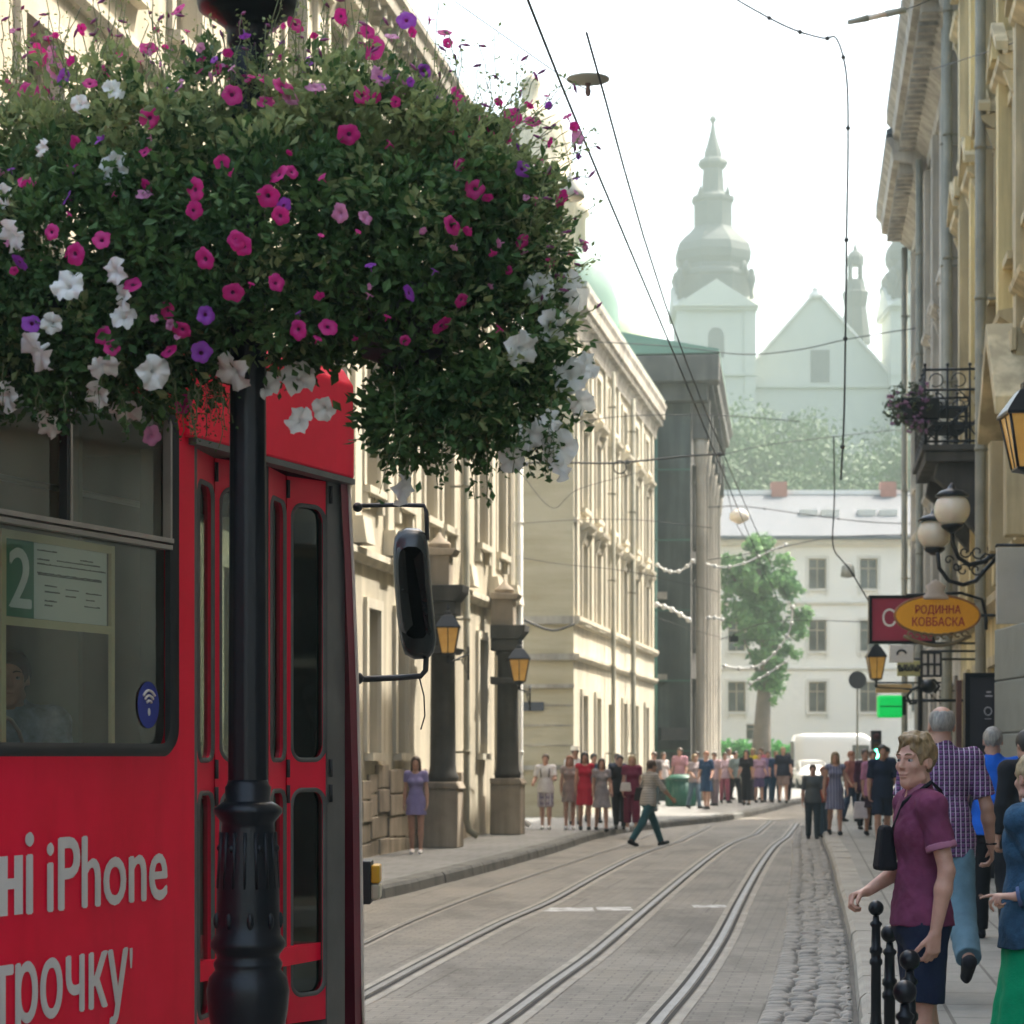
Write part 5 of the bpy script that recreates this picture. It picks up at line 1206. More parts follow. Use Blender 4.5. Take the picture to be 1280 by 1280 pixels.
def person(label,loc,H,rot,pose={},skin=None,top=('tee',None,.55,-.06),bottom=('trousers',None,1.0),hair=('short',None),shoes=None,sex='m',res=.02,group=None,extras=None,headyaw=0,headpitch=0,name='person'):
    skin=skin or SK1; root=thing(name,label,'person',loc,group); root.rotation_euler=(0,0,R(rot)); s_=H/1.75; root.scale=(s_,s_,s_)
    pose=dict(pose); fem=sex=='f'
    if fem: pose.setdefault('sw',.152)
    elif 'sw' not in pose: pose['sw']=.178
    J=skeleton(pose); pts=np.array([J[k] for k in J if k not in('up','fw','Lfoot','Rfoot')]); lo=pts.min(0)-.28; hi=pts.max(0)+.28; lo[2]=-.04+min(0,0)
    up3,fw=J['up'],J['fw']; near=res<.012; t=0.0 if res<.015 else .004; K=.03
    yaw=Matrix.Rotation(R(headyaw),3,'Z')@Matrix.Rotation(R(-headpitch),3,'X'); Rh=np.array(yaw); hc=J['head']
    hd=lambda x,y,z: hc+Rh@np.array((x,y,z))
    B=Field(lo,hi,res)
    dep=pose.get('dep',1.0)
    def torso(F_,inf,belly=0,low=True):
        cw=.138 if fem else .155; ww=.108 if fem else .132; pw=.152 if fem else .142
        F_.ell(J['chest'],(cw+inf,.098*dep+inf,.17+inf),K); F_.ell(J['waist'],(ww+inf,.092*dep+inf+belly*dep,.15+inf),.06)
        if low: F_.ell(J['hip']+up3*.01,(pw+inf,.105*dep+inf,.125+inf),.05)
        F_.cone(J['Ls'],J['Rs'],.052+inf,.052+inf,.05); F_.cone(J['sh']+up3*.0,J['neck']+up3*.02,.075+inf*.6,.052+inf*.4,.04)
        if fem and not(top and top[0]=='jacket'):
            for q in(-1,1): F_.ell(J['chest']+fw*.075+np.array((q*.065,0,0))+up3*-.01,(.058+inf,.05+inf,.055+inf),.03)
        else: F_.ell(J['chest']+fw*.03*dep-up3*-.03,(.13+inf,.08*dep+inf,.09+inf),.04)
    torso(B,-.004)
    B.cone(J['neck']-up3*.03,hd(0,-.025,-.06),.054 if not fem else .046,.05 if not fem else .044,.02)
    k_=.015
    B.ell(hd(0,-.012,.028),(.073,.092,.088),k_,Rh); B.ell(hd(0,.030,-.035),(.0535,.060,.075),.028,Rh); B.ell(hd(0,.058,-.096),(.026,.024,.020),.025,Rh)
    B.cone(hd(-.05,.01,-.07),hd(0,.06,-.095),.018,.018,.02); B.cone(hd(.05,.01,-.07),hd(0,.06,-.095),.018,.018,.02)
    B.cone(hd(0,.084,.012),hd(0,.104,-.026),.0075,.0105,.009); B.ell(hd(.010,.094,-.030),(.007,.009,.006),.006,Rh); B.ell(hd(-.010,.094,-.030),(.007,.009,.006),.006,Rh)
    if near:
        B.cone(hd(-.045,.073,.026),hd(-.012,.084,.020),.009,.008,.012); B.cone(hd(.045,.073,.026),hd(.012,.084,.020),.009,.008,.012)
        for q in(-1,1): B.ell(hd(q*.031,.0885,.003),(.0175,.0135,.0098),.006,Rh,'sub')
        for q in(-1,1):
            B.ell(hd(q*.040,.062,-.024),(.019,.018,.016),.02,Rh)
            B.ell(hd(q*.031,.0745,.0138),(.0165,.0118,.0060),.004,Rh); B.ell(hd(q*.031,.0750,-.0085),(.0155,.0095,.0034),.005,Rh)
        B.ell(hd(0,.087,-.0570),(.024,.010,.0055),.004,Rh); B.ell(hd(0,.086,-.0685),(.021,.011,.0065),.005,Rh); B.ell(hd(0,.098,-.0625),(.024,.008,.0016),.003,Rh,'sub')
    for q in(-1,1):
        B.ell(hd(q*.074,-.008,-.004),(.010,.021,.031),.006,Rh)
        if near: B.ell(hd(q*.083,-.004,.0),(.006,.011,.018),.004,Rh,'sub')
    f_=.9 if fem else 1.0
    for S_,side in(('L',-1),('R',1)):
        s,e,w=J[S_+'s'],J[S_+'e'],J[S_+'w']
        B.cone(s,e,.047*f_,.037*f_+t,.03); m=e+(w-e)*.3; B.cone(e,m,.037*f_+t,.039*f_+t,.015); B.cone(m,w,.039*f_+t,.025*f_+t,.02)
        dd=norm(w-e); ph=pose.get(S_+'_hd'); pd=norm(ph[0]) if ph else dd; pn=ph[1] if ph else (np.array((-side,0,0))*1.0+fw*.15); cu=ph[2] if ph else (28,30,32,34); tc=ph[3] if ph else 20
        hand(B,w,pd,pn,side*(1 if True else 1)*(-1 if False else 1),cu,1.0*f_,tc,.0 if res<.014 else .009)
        h,k,a=J[S_+'h'],J[S_+'k'],J[S_+'a']
        B.cone(h,k,.082,.054,.04); m=k+(a-k)*.3-fw*.012; B.cone(k,m,.052,.054,.02); B.cone(m,a,.053,.034,.02)
        fa=J[S_+'foot']; fd=np.array((0,math.cos(fa),math.sin(fa))); fn=np.array((0,-math.sin(fa),math.cos(fa)))
        J[S_+'fd'],J[S_+'fn']=fd,fn
        B.cone(a-fn*.04-fd*.035,a-fn*.05+fd*.13,.034,.026,.02); B.cone(a,a-fn*.035+fd*.05,.032,.03,.02)
    lmesh('body',B.mesh(),skin,root)
    # --- shoes
    for S_ in 'LR':
        a,fd,fn=J[S_+'a'],J[S_+'fd'],J[S_+'fn']; F_=Field(a-.2-np.array((0,.06,.06)),a+.26,res)
        F_.cone(a-fn*.043-fd*.04,a-fn*.047+fd*.15,.042+t,.034+t,.01); F_.cone(a-fn*.02,a-fn*.03+fd*.05,.04+t,.034+t,.015)
        F_.cone(a-fn*.07-fd*.04,a-fn*.07+fd*.15,.02,.02,.005)
        F_.plane((0,0,-.002),(0,0,-1)); lmesh('shoe',F_.mesh(),shoes or cloth('shoe_black',(.02,.02,.022)),root)
    # --- bottoms
    bt,bm,bl=bottom
    if bt in('trousers','shorts'):
        F_=Field(lo,hi,res); i_=.016+t
        F_.ell(J['hip']+up3*.01,((.152 if fem else .142)+i_,.105+i_,.125+i_),.03); F_.cone(J['hip']+up3*.08,J['hip']-up3*.02,.10+i_,.115+i_,.03,((1,0,0),1.25))
        loose=.012 if bt=='shorts' else .0; loose+=pose.get('loose',0)
        for S_ in'LR':
            h,k,a=J[S_+'h'],J[S_+'k'],J[S_+'a']
            if bl<=.5: e=h+(k-h)*bl*2; F_.cone(h,e+(k-h)*.12,.082+i_,.072+i_+loose,.03,None,(e,k-h))
            else:
                F_.cone(h,k,.082+i_,.058+i_+loose,.03); e=k+(a-k)*(bl-.5)*2; F_.cone(k,e+(a-k)*.05,.058+i_+loose,.043+i_+loose,.02,None,(e,a-k))
        F_.plane(J['waist']-up3*.03,up3)
        if near: F_.noise(.0022,38,1)
        lmesh('trousers' if bt=='trousers' else 'shorts',F_.mesh(),bm,root)
    if bt in('skirt','dress'):
        F_=Field(lo,hi,res); ak=(J['Lk']+J['Rk'])/2; aa=(J['La']+J['Ra'])/2; a=J['waist']-up3*.02; ln=bl
        e=J['hip']+ (ak-J['hip'])*min(ln*2,1)*1.0; 
        if ln>.5: e=ak+(aa-ak)*(ln-.5)*2
        spread=max(abs(J['Lk'][1]-J['Rk'][1]),abs(J['La'][1]-J['Ra'][1])*(.7 if ln>.5 else 0))*.5
        r1=max(pose.get('flare',.17),.13+spread*.8)
        F_.cone(a,J['hip'],.105+t,.135+t,.03,((1,0,0),1.2)); ee=e+norm(e-J['hip'])*.06
        F_.cone(J['hip'],ee,.14+t,r1+t,.02,((1,0,0),1.12),(e,e-J['hip']),'add',(pose.get('fold',.012),pose.get('nf',9),1.0))
        F_.ell(J['hip']+up3*.01,(.152+.014+t,.105+.016+t,.125),.03)
        if bt=='dress':
            torso(F_,.012+t)
            for S_ in'LR':
                s,el=J[S_+'s'],J[S_+'e']
                if top[2]>0: q=s+(el-s)*top[2]; F_.cone(s,q+(el-s)*.1,.05+.014+t,.046+.014+t,.02,None,(q,el-s))
            nb=J['neck']; F_.cone(nb+fw*.03-up3*.01,nb+up3*.2,.075,.08,.005,None,None,'sub')
        else: F_.plane(a+up3*.05,up3)
        if near: F_.noise(.003,25,2)
        lmesh('dress' if bt=='dress' else 'skirt',F_.mesh(),bm,root)
    # --- tops
    if bt!='dress' and top[0]:
        ty,tm,sl_,hem=top; F_=Field(lo,hi,res); inf=.016+t+(.014 if ty in('jacket','loose') else 0); torso(F_,inf,.012 if ty!='tank' else 0)
        F_.cone(J['waist'],J['hip']-up3*.10,.116*dep+inf,.140+inf,.05,((1,0,0),1.22)); F_.ell(J['hip']-up3*.0,(.178+inf,.112+inf,.16+inf),.03)
        for S_ in'LR':
            s,e,w=J[S_+'s'],J[S_+'e'],J[S_+'w']; a_=(.047 if near else .043)+inf*.9
            if sl_<=0: continue
            if sl_<=1: q=s+(e-s)*sl_; F_.cone(s,q+(e-s)*.12,a_,a_-.002+(.008 if sl_<1 else 0),.025,None,(q,e-s))
            else: F_.cone(s,e,a_,.040+inf,.025); q=e+(w-e)*(sl_-1); F_.cone(e,q+(w-e)*.06,.041+inf,.030+inf,.02,None,(q,w-e))
        nb=J['neck']; F_.cone(nb+fw*.02+up3*.0,nb+up3*.25,.058 if ty!='tank' else .09,.085,.006,None,None,'sub')
        if ty=='tank': 
            for q in(-1,1): F_.ell(J['sh']+np.array((q*.2,0,.02)),(.06,.13,.12),.01,None,'sub')
        F_.plane(J['hip']+up3*hem,-up3)
        if near: F_.noise(.0035,24,3); F_.noise(.0014,70,8)
        to=lmesh('shirt' if ty!='jacket' else 'jacket',F_.mesh(),tm,root)
        if near or ty=='polo':
            if ty in('polo','collar'):
                F2=Field(lo,hi,res); F2.cone(nb-up3*.035+fw*.0,nb+up3*.03,.078,.062,.01); F2.cone(nb-up3*.1,nb+up3*.2,.062,.052,.004,None,None,'sub'); F2.ell(nb+fw*.09-up3*.03,(.022,.05,.08),.005,None,'sub'); F2.plane(nb+up3*.035-fw*.0,up3+fw*-.35); F2.plane(nb-up3*.035,-up3-fw*.35)
                lmesh('collar',F2.mesh(),pose.get('collar_m',tm),to)
        if 'cuff_m' in pose:
            for S_ in'LR':
                F2=Field(lo,hi,res); s,e=J[S_+'s'],J[S_+'e']; q=s+(e-s)*sl_; q0=s+(e-s)*(sl_-.09); F2.cone(q0-(e-s)*.1,q+(e-s)*.12,a_+.007,a_+.012,.001,None,(q+(e-s)*.015,e-s)); F2.cone(s-(e-s)*.5,q0,a_+.04,a_+.04,.001,None,(q0,e-s),'sub')
                F2.cone(q0,q+(e-s)*.3,a_-.01,a_-.008,.001,None,None,'sub')
                lmesh('cuff',F2.mesh(),pose['cuff_m'],to)
    # --- hair
    hs,hm_=hair
    if hs!='none':
        hr=min(res,.014) if not near else res; F_=Field(hc-.34-np.array((0,0,.25)),hc+.22,hr); 
        th={'short':.014,'quiff':.010,'long':.016,'bun':.012,'fringe':.004,'crop':.006}[hs]
        F_.ell(hd(0,-.016,.034),(.073+th,.090+th,.086+th),.01,Rh)
        if hs=='quiff':
            F_.cone(hd(-.045,.050,.093),hd(.03,.060,.096),.016,.020,.02); F_.cone(hd(.03,.03,.110),hd(-.03,-.03,.112),.020,.020,.02); F_.cone(hd(.05,.0,.09),hd(.05,-.06,.07),.03,.03,.02)
        if hs=='fringe': F_.ell(hd(0,-.0,.09),(.058,.085,.075),.004,Rh,'sub')
        F_.ell(hd(0,.088,-.040),(.080,.064,.108),.012,Rh,'sub')
        for q in(-1,1): F_.ell(hd(q*.085,.005,-.035),(.035,.035,.05),.008,Rh,'sub')
        if hs in('short','quiff','fringe','crop'): nrm_=Rh@np.array((0,.35,-1.)); F_.plane(hd(0,-.05,-.062),nrm_)
        if hs=='long':
            F_.cone(hd(0,-.055,.0),hd(0,-.085,-.27),.072,.055,.03,((0,1,0),.6))
            for q in(-1,1): F_.cone(hd(q*.062,-.01,.02),hd(q*.085,.005,-.24),.028,.028,.02)
        if hs=='bun': F_.ell(hd(0,-.115,.05),(.045,.042,.045),.012,Rh); F_.plane(hd(0,-.05,-.07),Rh@np.array((0,.3,-1.)))
        if near: F_.noise(.0035 if hs!='fringe' else .0008,70,5)
        if near and hs=='quiff': F_.noise(.0025,120,2)
        lmesh('hair',F_.mesh(),hm_,root)
    if near and pose.get('eyes',1):
        for q in(-1,1):
            m=MB(); c=hd(q*.031,.0712,.0030); m.sphere((0,0,0),.0122,14,10); eo_=m.build('eye',cloth('eye_white',(.38,.34,.32)),None); eo_.parent=root; eo_.location=c
            dr=Rh@np.array((0.0,1,0)); m=MB(); m.sphere((0,0,0),.0062,12,8); io=m.build('iris',cloth('iris_dark',(.04,.045,.05)),None); io.parent=eo_; io.location=Vector(dr)*.0074
            m=MB(); pts=[hd(q*x_,y_,z_) for x_,y_,z_ in((.013,.0905,.0255),(.026,.0915,.0305),(.040,.084,.030),(.051,.071,.0245))]; m.tube(pts,[.0028,.0036,.0032,.0016],6); bo_=m.build('eyebrow',hm_,None); bo_.parent=root
        m=MB()
        pts=[hd(x_,y_,-.0625) for x_,y_ in((-.023,.0835),(-.010,.092),(0,.0935),(.010,.092),(.023,.0835))]; m.tube(pts,[.0016,.0028,.003,.0028,.0016],6); lo_=m.build('lips',skinmat('lip',(.40,.19,.15)),None); lo_.parent=root
    root['_J']=0; del root['_J']
    return root,J,hd
def lpart(root,mb,name,m,label=None):
    o=mb.build(name,m,None,label); o.parent=root; return o
def handbag(root,J,c,w,h,m,strapto=None,name='bag'):
    b=MB(); c=Vector(c); b.add([(c.x+sx*w/2*(1 if z<0 else .8),c.y+sy*.05*(1 if z<0 else .5),c.z+z*h/2) for z in(-1,1) for sy in(-1,1) for sx in(-1,1)],[(0,1,3,2),(4,6,7,5),(0,4,5,1),(1,5,7,3),(3,7,6,2),(2,6,4,0)],False)
    o=b.build(name,m,None,None,None,.02); o.parent=root
    if strapto is not None:
        s=MB(); s.tube([c+Vector((0,0,h/2)),(c+Vector(strapto))/2+Vector((.02,.0,.04)),Vector(strapto)],.008,5); so_=s.build('strap',m,None); so_.parent=o
    return o
# fabric patterns
def plaidmat(name,base,line,dark,period=.05):
    m,nt,b=newmat(name); tc=nt.nodes.new('ShaderNodeTexCoord'); sp=nt.nodes.new('ShaderNodeSeparateXYZ'); nt.links.new(tc.outputs['Object'],sp.inputs[0])
    def st(out,per,wd,ph=0):
        a=nt.nodes.new('ShaderNodeMath'); a.operation='MULTIPLY_ADD'; a.inputs[1].default_value=1/per; a.inputs[2].default_value=ph; nt.links.new(out,a.inputs[0])
        f=nt.nodes.new('ShaderNodeMath'); f.operation='FRACT'; nt.links.new(a.outputs[0],f.inputs[0])
        l=nt.nodes.new('ShaderNodeMath'); l.operation='LESS_THAN'; l.inputs[1].default_value=wd; nt.links.new(f.outputs[0],l.inputs[0]); return l.outputs[0]
    c=mixc(nt,st(sp.outputs['Z'],period,.5),base,dark)
    c=mixc(nt,st(sp.outputs['X'],period,.42,.2),c,dark)
    w1=nt.nodes.new('ShaderNodeMath'); w1.operation='MAXIMUM'; nt.links.new(st(sp.outputs['X'],period,.2),w1.inputs[0]); 
    z=nt.nodes.new('ShaderNodeMath'); z.operation='MULTIPLY'; z.inputs[1].default_value=.3; nt.links.new(st(sp.outputs['Z'],period,.16),z.inputs[0]); nt.links.new(z.outputs[0],w1.inputs[1])
    c=mixc(nt,w1.outputs[0],c,line); nt.links.new(c,b.inputs['Base Color']); b.inputs['Roughness'].default_value=.85; return m
def stripemat(name,c1,c2,period,axis='Z',duty=.5):
    m,nt,b=newmat(name); tc=nt.nodes.new('ShaderNodeTexCoord'); sp=nt.nodes.new('ShaderNodeSeparateXYZ'); nt.links.new(tc.outputs['Object'],sp.inputs[0])
    a=nt.nodes.new('ShaderNodeMath'); a.operation='MULTIPLY'; a.inputs[1].default_value=1/period; nt.links.new(sp.outputs[axis],a.inputs[0])
    f=nt.nodes.new('ShaderNodeMath'); f.operation='FRACT'; nt.links.new(a.outputs[0],f.inputs[0]); l=nt.nodes.new('ShaderNodeMath'); l.operation='LESS_THAN'; l.inputs[1].default_value=duty; nt.links.new(f.outputs[0],l.inputs[0])
    nt.links.new(mixc(nt,l.outputs[0],c1,c2),b.inputs['Base Color']); b.inputs['Roughness'].default_value=.85; return m
PZ=.12
def spot(px,D,z=PZ): return ((px-640)/F*D,D,z)
# --- young man at the bollards
c_plum=cloth('plum',(.145,.035,.08),.22); c_plumlt=cloth('plum_light',(.33,.14,.21)); c_navy=cloth('navy',(.012,.02,.045)); c_blk=cloth('black',(.012,.013,.016))
ym,J,hd=person('young man in a plum polo shirt and navy shorts standing behind the bollards',spot(1152,9.77),1.63,98,
  dict(lt=4,lk=4,rt=-6,rk=5,lean=1,L_el=(-.225,-.045,1.15),L_wr=(-.215,.005,.885),L_hd=((0,.12,-1),(1,.2,0),(30,34,38,42),25),R_el=(.215,-.0,1.16),R_wr=(.17,.205,1.045),R_hd=((-.1,.95,-.28),(-.35,.0,-1),(48,52,55,58),40),collar_m=c_plumlt,cuff_m=c_plumlt,loose=.0,dep=.80),
  SK1,('polo',c_plum,.66,-.02),('shorts',c_navy,.40),('quiff',H_DB),c_blk,'m',.0062,headyaw=33,headpitch=-2)
b=MB(); b.tube([(-.06,-.07,1.49),(-.085,-.02,1.53),(-.05,.10,1.44),(.06,.125,1.30),(.12,.135,1.2)],.010,6); b.tube([(-.06,-.07,1.49),(-.02,-.10,1.42),(.05,-.118,1.33),(.12,-.10,1.24),(.165,-.04,1.17),(.17,.06,1.14)],.009,6); lpart(ym,b,'bag_strap',c_blk)
handbag(ym,J,(.09,.145,1.24),.12,.20,c_blk,None,'sling_bag')
ym.scale=(.89,.89,.931)
# --- bald man in plaid
c_jean=mat('cloth_denim',(.09,.16,.20),.85,.25,6,.3,bscale=80,spec=.2)
bm,J,hd=person('tall balding man in a purple checked short sleeved shirt and blue jeans walking away',spot(1178,15.2),1.90,-4,
  dict(lt=20,lk=8,rt=-24,rk=34,lean=4,la=(10,10,22),ra=(-4,16,24),loose=.012,footf=.5,eyes=0),SK2,('collar',plaidmat('plaid_purple',(.13,.035,.14),(.46,.38,.48),(.03,.012,.05),.03),.80,-.08),('trousers',c_jean,1.0),('fringe',H_GR),c_blk,'m',.0085,headyaw=8)
b=MB(); b.tube([Vector(J['Rw'])+Vector((.03*math.cos(a/12*6.283),.03*math.sin(a/12*6.283),.012)) for a in range(12)],.006,5,True); lpart(bm,b,'watch',c_blk)
b=MB(); b.tube([Vector(J['Lw'])+Vector((.03*math.cos(a/12*6.283),.03*math.sin(a/12*6.283),.012)) for a in range(12)],.008,5,True); lpart(bm,b,'watch_strap',c_blk)
# --- blue shirt man
person('man with cropped grey hair in a bright blue t-shirt walking away beside the grey doorway',spot(1241,20),1.80,-8,
  dict(lt=14,lk=5,rt=-14,rk=22,la=(-8,10,15),ra=(12,10,20),eyes=0),SK2,('tee',cloth('bright_blue',(.01,.10,.48)),.6,-.06),('trousers',c_blk,1.0),('crop',H_GR),c_blk,'m',.011)
# --- woman in denim at the right edge
c_den=mat('cloth_denim_dark',(.03,.085,.15),.85,.5,9,.5,bscale=80,spec=.2); c_green=cloth('green_skirt',(.0,.30,.13))
wm,J,hd=person('blonde woman in denim jacket and bright green skirt at the right edge, pointing left',spot(1296,10.0),1.55,50,
  dict(lt=3,lk=3,rt=-3,rk=3,L_el=(-.135,-.19,1.12),L_wr=(-.215,-.0,1.075),L_hd=((-.64,.766,.05),(.0,.2,-1),(2,40,62,66),12),ra=(10,6,20),flare=.27,fold=.02,nf=8,collar_m=stripemat('collar_stripe',(.7,.68,.68),(.01,.012,.03),.03),eyes=0,sw=.148),
  SK1,('jacket',c_den,1.86,-.10),('skirt',c_green,.98),('bun',H_BL),c_blk,'f',.0075,headyaw=-25)
b=MB(); b.lathe([(.055,1.475),(.07,1.50),(.062,1.555),(.052,1.56)],(0,-.0,0),20,sx=1,sy=1.05); lpart(wm,b,'striped_collar',stripemat('collar_stripe2',(.7,.68,.68),(.01,.012,.03),.034))
w_=Vector(J['Lw']); b=MB(); b.tube([w_+Vector((.03,-.07,.012)),w_+Vector((.006,-.012,.0))],[.050,.047],12); lpart(wm,b,'turned_cuff',cloth('cuff_denim',(.12,.17,.32)))
# --- person partly hidden between them
0 and person('woman in a sand coloured sleeveless dress half hidden behind the blonde woman',spot(1272,15.5),1.62,170,dict(la=(5,10,12)),SK1,('tank',None,0,0),('dress',cloth('sand',(.5,.38,.25)),.45),('short',H_BR),c_blk,'f',.013)
person('person in a black jacket standing farther in by the grey doorway, right edge',spot(1284,19),1.74,20,dict(),SK2,('jacket',c_blk,1.9,-.1),('trousers',c_blk,1),('short',H_BK),c_blk,'m',.014)
# --- walkers on the right pavement further off
g1='people walking up the right pavement'
person('boy in a dark grey shirt and trousers walking on the far right of the road',spot(1016,47,.0),1.50,176,dict(lt=12,lk=4,rt=-10,rk=14,la=(10,10,40)),SK2,('tee',cloth('charcoal',(.09,.10,.105)),.9,-.06),('trousers',cloth('dark_slate',(.035,.05,.06)),1),('short',H_BR),c_blk,'m',.017,g1)
person('child in a red top and blue jeans beside the boy in dark grey',spot(1029,48.5,.0),1.45,182,dict(lt=-8,lk=10,rt=10,rk=4,la=(20,8,50)),SK2,('tee',cloth('brick_red',(.30,.07,.05)),.6,-.06),('trousers',cloth('midblue',(.06,.10,.14)),1),('short',H_GI),c_blk,'m',.017,g1)
w,J,hd=person('woman in a grey blue striped dress walking on the right pavement',spot(1044,46.5),1.62,180,dict(lt=8,lk=3,rt=-10,rk=14,la=(4,12,16),ra=(-6,12,16)),SK2,('tee',None,0,0),('dress',stripemat('dress_stripe',(.10,.11,.19),(.22,.22,.30),.06,'X'),.44),('long',H_DB),c_blk,'f',.015,g1)
person('woman in dark maroon clothes behind the lilac cardigan woman',spot(1081,50),1.68,185,dict(la=(8,8,30)),SK2,('tee',cloth('maroon',(.06,.02,.04)),1.5,-.1),('trousers',c_blk,1),('short',H_BR),c_blk,'f',.017,g1)
w,J,hd=person('woman in a lilac shirt and dark skirt carrying a pale carrier bag',spot(1091,46),1.66,184,dict(lt=10,lk=3,rt=-8,rk=12,la=(6,10,20),ra=(0,8,8)),SK2,('loose',cloth('lilac',(.36,.16,.26)),1.0,-.12),('skirt',cloth('dark_brown',(.04,.025,.04)),.4),('short',H_BR),c_blk,'f',.015,g1)
handbag(w,J,(.26,.05,.52),.3,.34,cloth('carrier_bag',(.55,.5,.52)),(.24,.04,.86),'carrier_bag')
person('man in a navy shirt and navy shorts walking towards us behind the young man',spot(1103,41),1.74,178,dict(lt=-6,lk=8,rt=12,rk=4,la=(10,10,30)),SK2,('tee',c_navy,.9,-.1),('shorts',c_navy,.45),('short',H_BK),c_blk,'m',.015,g1)
# --- group at the left crossing
g2='people at the crossing by the side street'
c_wh=cloth('white',(.66,.64,.63)); c_gb=cloth('grey_beige',(.27,.22,.20)); c_red=cloth('red_dress',(.42,.015,.04)); c_bur=cloth('burgundy',(.15,.02,.05)); c_teal=cloth('dark_teal',(.02,.075,.09))
person('woman in a short lavender dress with long brown hair, alone on the left pavement',spot(520,37.5),1.53,176,dict(lt=6,lk=4,rt=-5,rk=8,la=(4,8,10),ra=(-4,8,12)),SK2,('tee',None,.5,0),('dress',cloth('lavender',(.22,.19,.36)),.26),('long',H_BR),c_wh,'f',.013,g2)
w,J,hd=person('man in a white t-shirt and checked shorts with a backpack, leftmost at the crossing',spot(682,50),1.58,172,dict(lt=4,lk=2,rt=-5,rk=6,la=(20,10,70),ra=(10,12,60)),SK1,('tee',c_wh,.75,-.08),('shorts',plaidmat('plaid_shorts',(.42,.38,.42),(.6,.58,.6),(.22,.18,.26),.14),.46),('short',H_BR),c_wh,'m',.015,g2)
b=MB(); 
for q in(-1,1): b.tube([(q*.09,.115,1.2),(q*.10,.12,1.35),(q*.09,.03,1.5),(q*.09,-.12,1.4)],.014,5)
b.sphere((0,-.2,1.22),.14,12,8,1.0,.6,1.4); lpart(w,b,'backpack',c_blk)
person('woman in a grey beige short dress left of the woman in red',spot(712,50),1.55,184,dict(lt=-4,lk=6,rt=5,rk=3),SK2,('tee',None,.4,0),('dress',c_gb,.32),('long',H_GI),c_wh,'f',.015,g2)
w,J,hd=person('person in a pale sun hat standing behind the woman in the grey beige dress',spot(719,53.5),1.72,180,dict(),SK2,('tee',c_wh,.7,-.08),('trousers',cloth('stone',(.3,.28,.25)),1),('short',H_BR),c_blk,'m',.018,g2)
b=MB(); b.lathe([(.18,.06),(.10,.07),(.095,.15),(.05,.17),(.002,.17)],Vector(J['head']),18); lpart(w,b,'sun_hat',cloth('straw',(.62,.58,.48)))
person('woman in a bright red dress with dark hair at the crossing',spot(731,49.5),1.62,181,dict(lt=5,lk=3,rt=-5,rk=8),SK2,('tee',None,0,0),('dress',c_red,.42),('long',H_BK),c_blk,'f',.015,g2)
person('woman in a mottled grey dress walking next to the woman in red',spot(752,48.5),1.50,186,dict(lt=12,lk=3,rt=-12,rk=14,la=(6,10,25)),SK2,('tee',None,.5,0),('dress',cloth('mottled_grey',(.26,.23,.24),.35),.40),('long',H_BR),c_blk,'f',.015,g2)
person('man dressed all in black behind the blonde woman in burgundy',spot(775,50),1.56,178,dict(lt=10,lk=3,rt=-10,rk=10),SK2,('tee',c_blk,.9,-.08),('trousers',c_blk,1),('short',H_BK),c_blk,'m',.016,g2)
w,J,hd=person('blonde woman in burgundy top and wide trousers with a pale bag',spot(790,48.5),1.56,182,dict(lt=5,lk=3,rt=-8,rk=8,la=(10,8,40),loose=.02),SK1,('loose',c_bur,.5,-.1),('trousers',c_bur,.85),('long',H_BL),c_wh,'f',.015,g2)
handbag(w,J,(.16,.18,1.02),.26,.2,cloth('pale_bag',(.55,.5,.46)),(.1,.05,1.45))
w,J,hd=person('man in striped shirt and dark jeans with black shoulder bag striding across the road',spot(810,44,0),1.66,-62,dict(lt=26,lk=4,rt=-24,rk=12,lean=6,ra=(30,14,12),la=(-10,14,25)),SK2,('tee',stripemat('shirt_stripe',(.42,.38,.33),(.25,.23,.22),.05),1.2,-.08),('trousers',c_teal,1),('short',H_BR),c_blk,'m',.013,g2)
handbag(w,J,(-.2,-.06,1.0),.34,.26,c_blk,(-.05,.02,1.5))
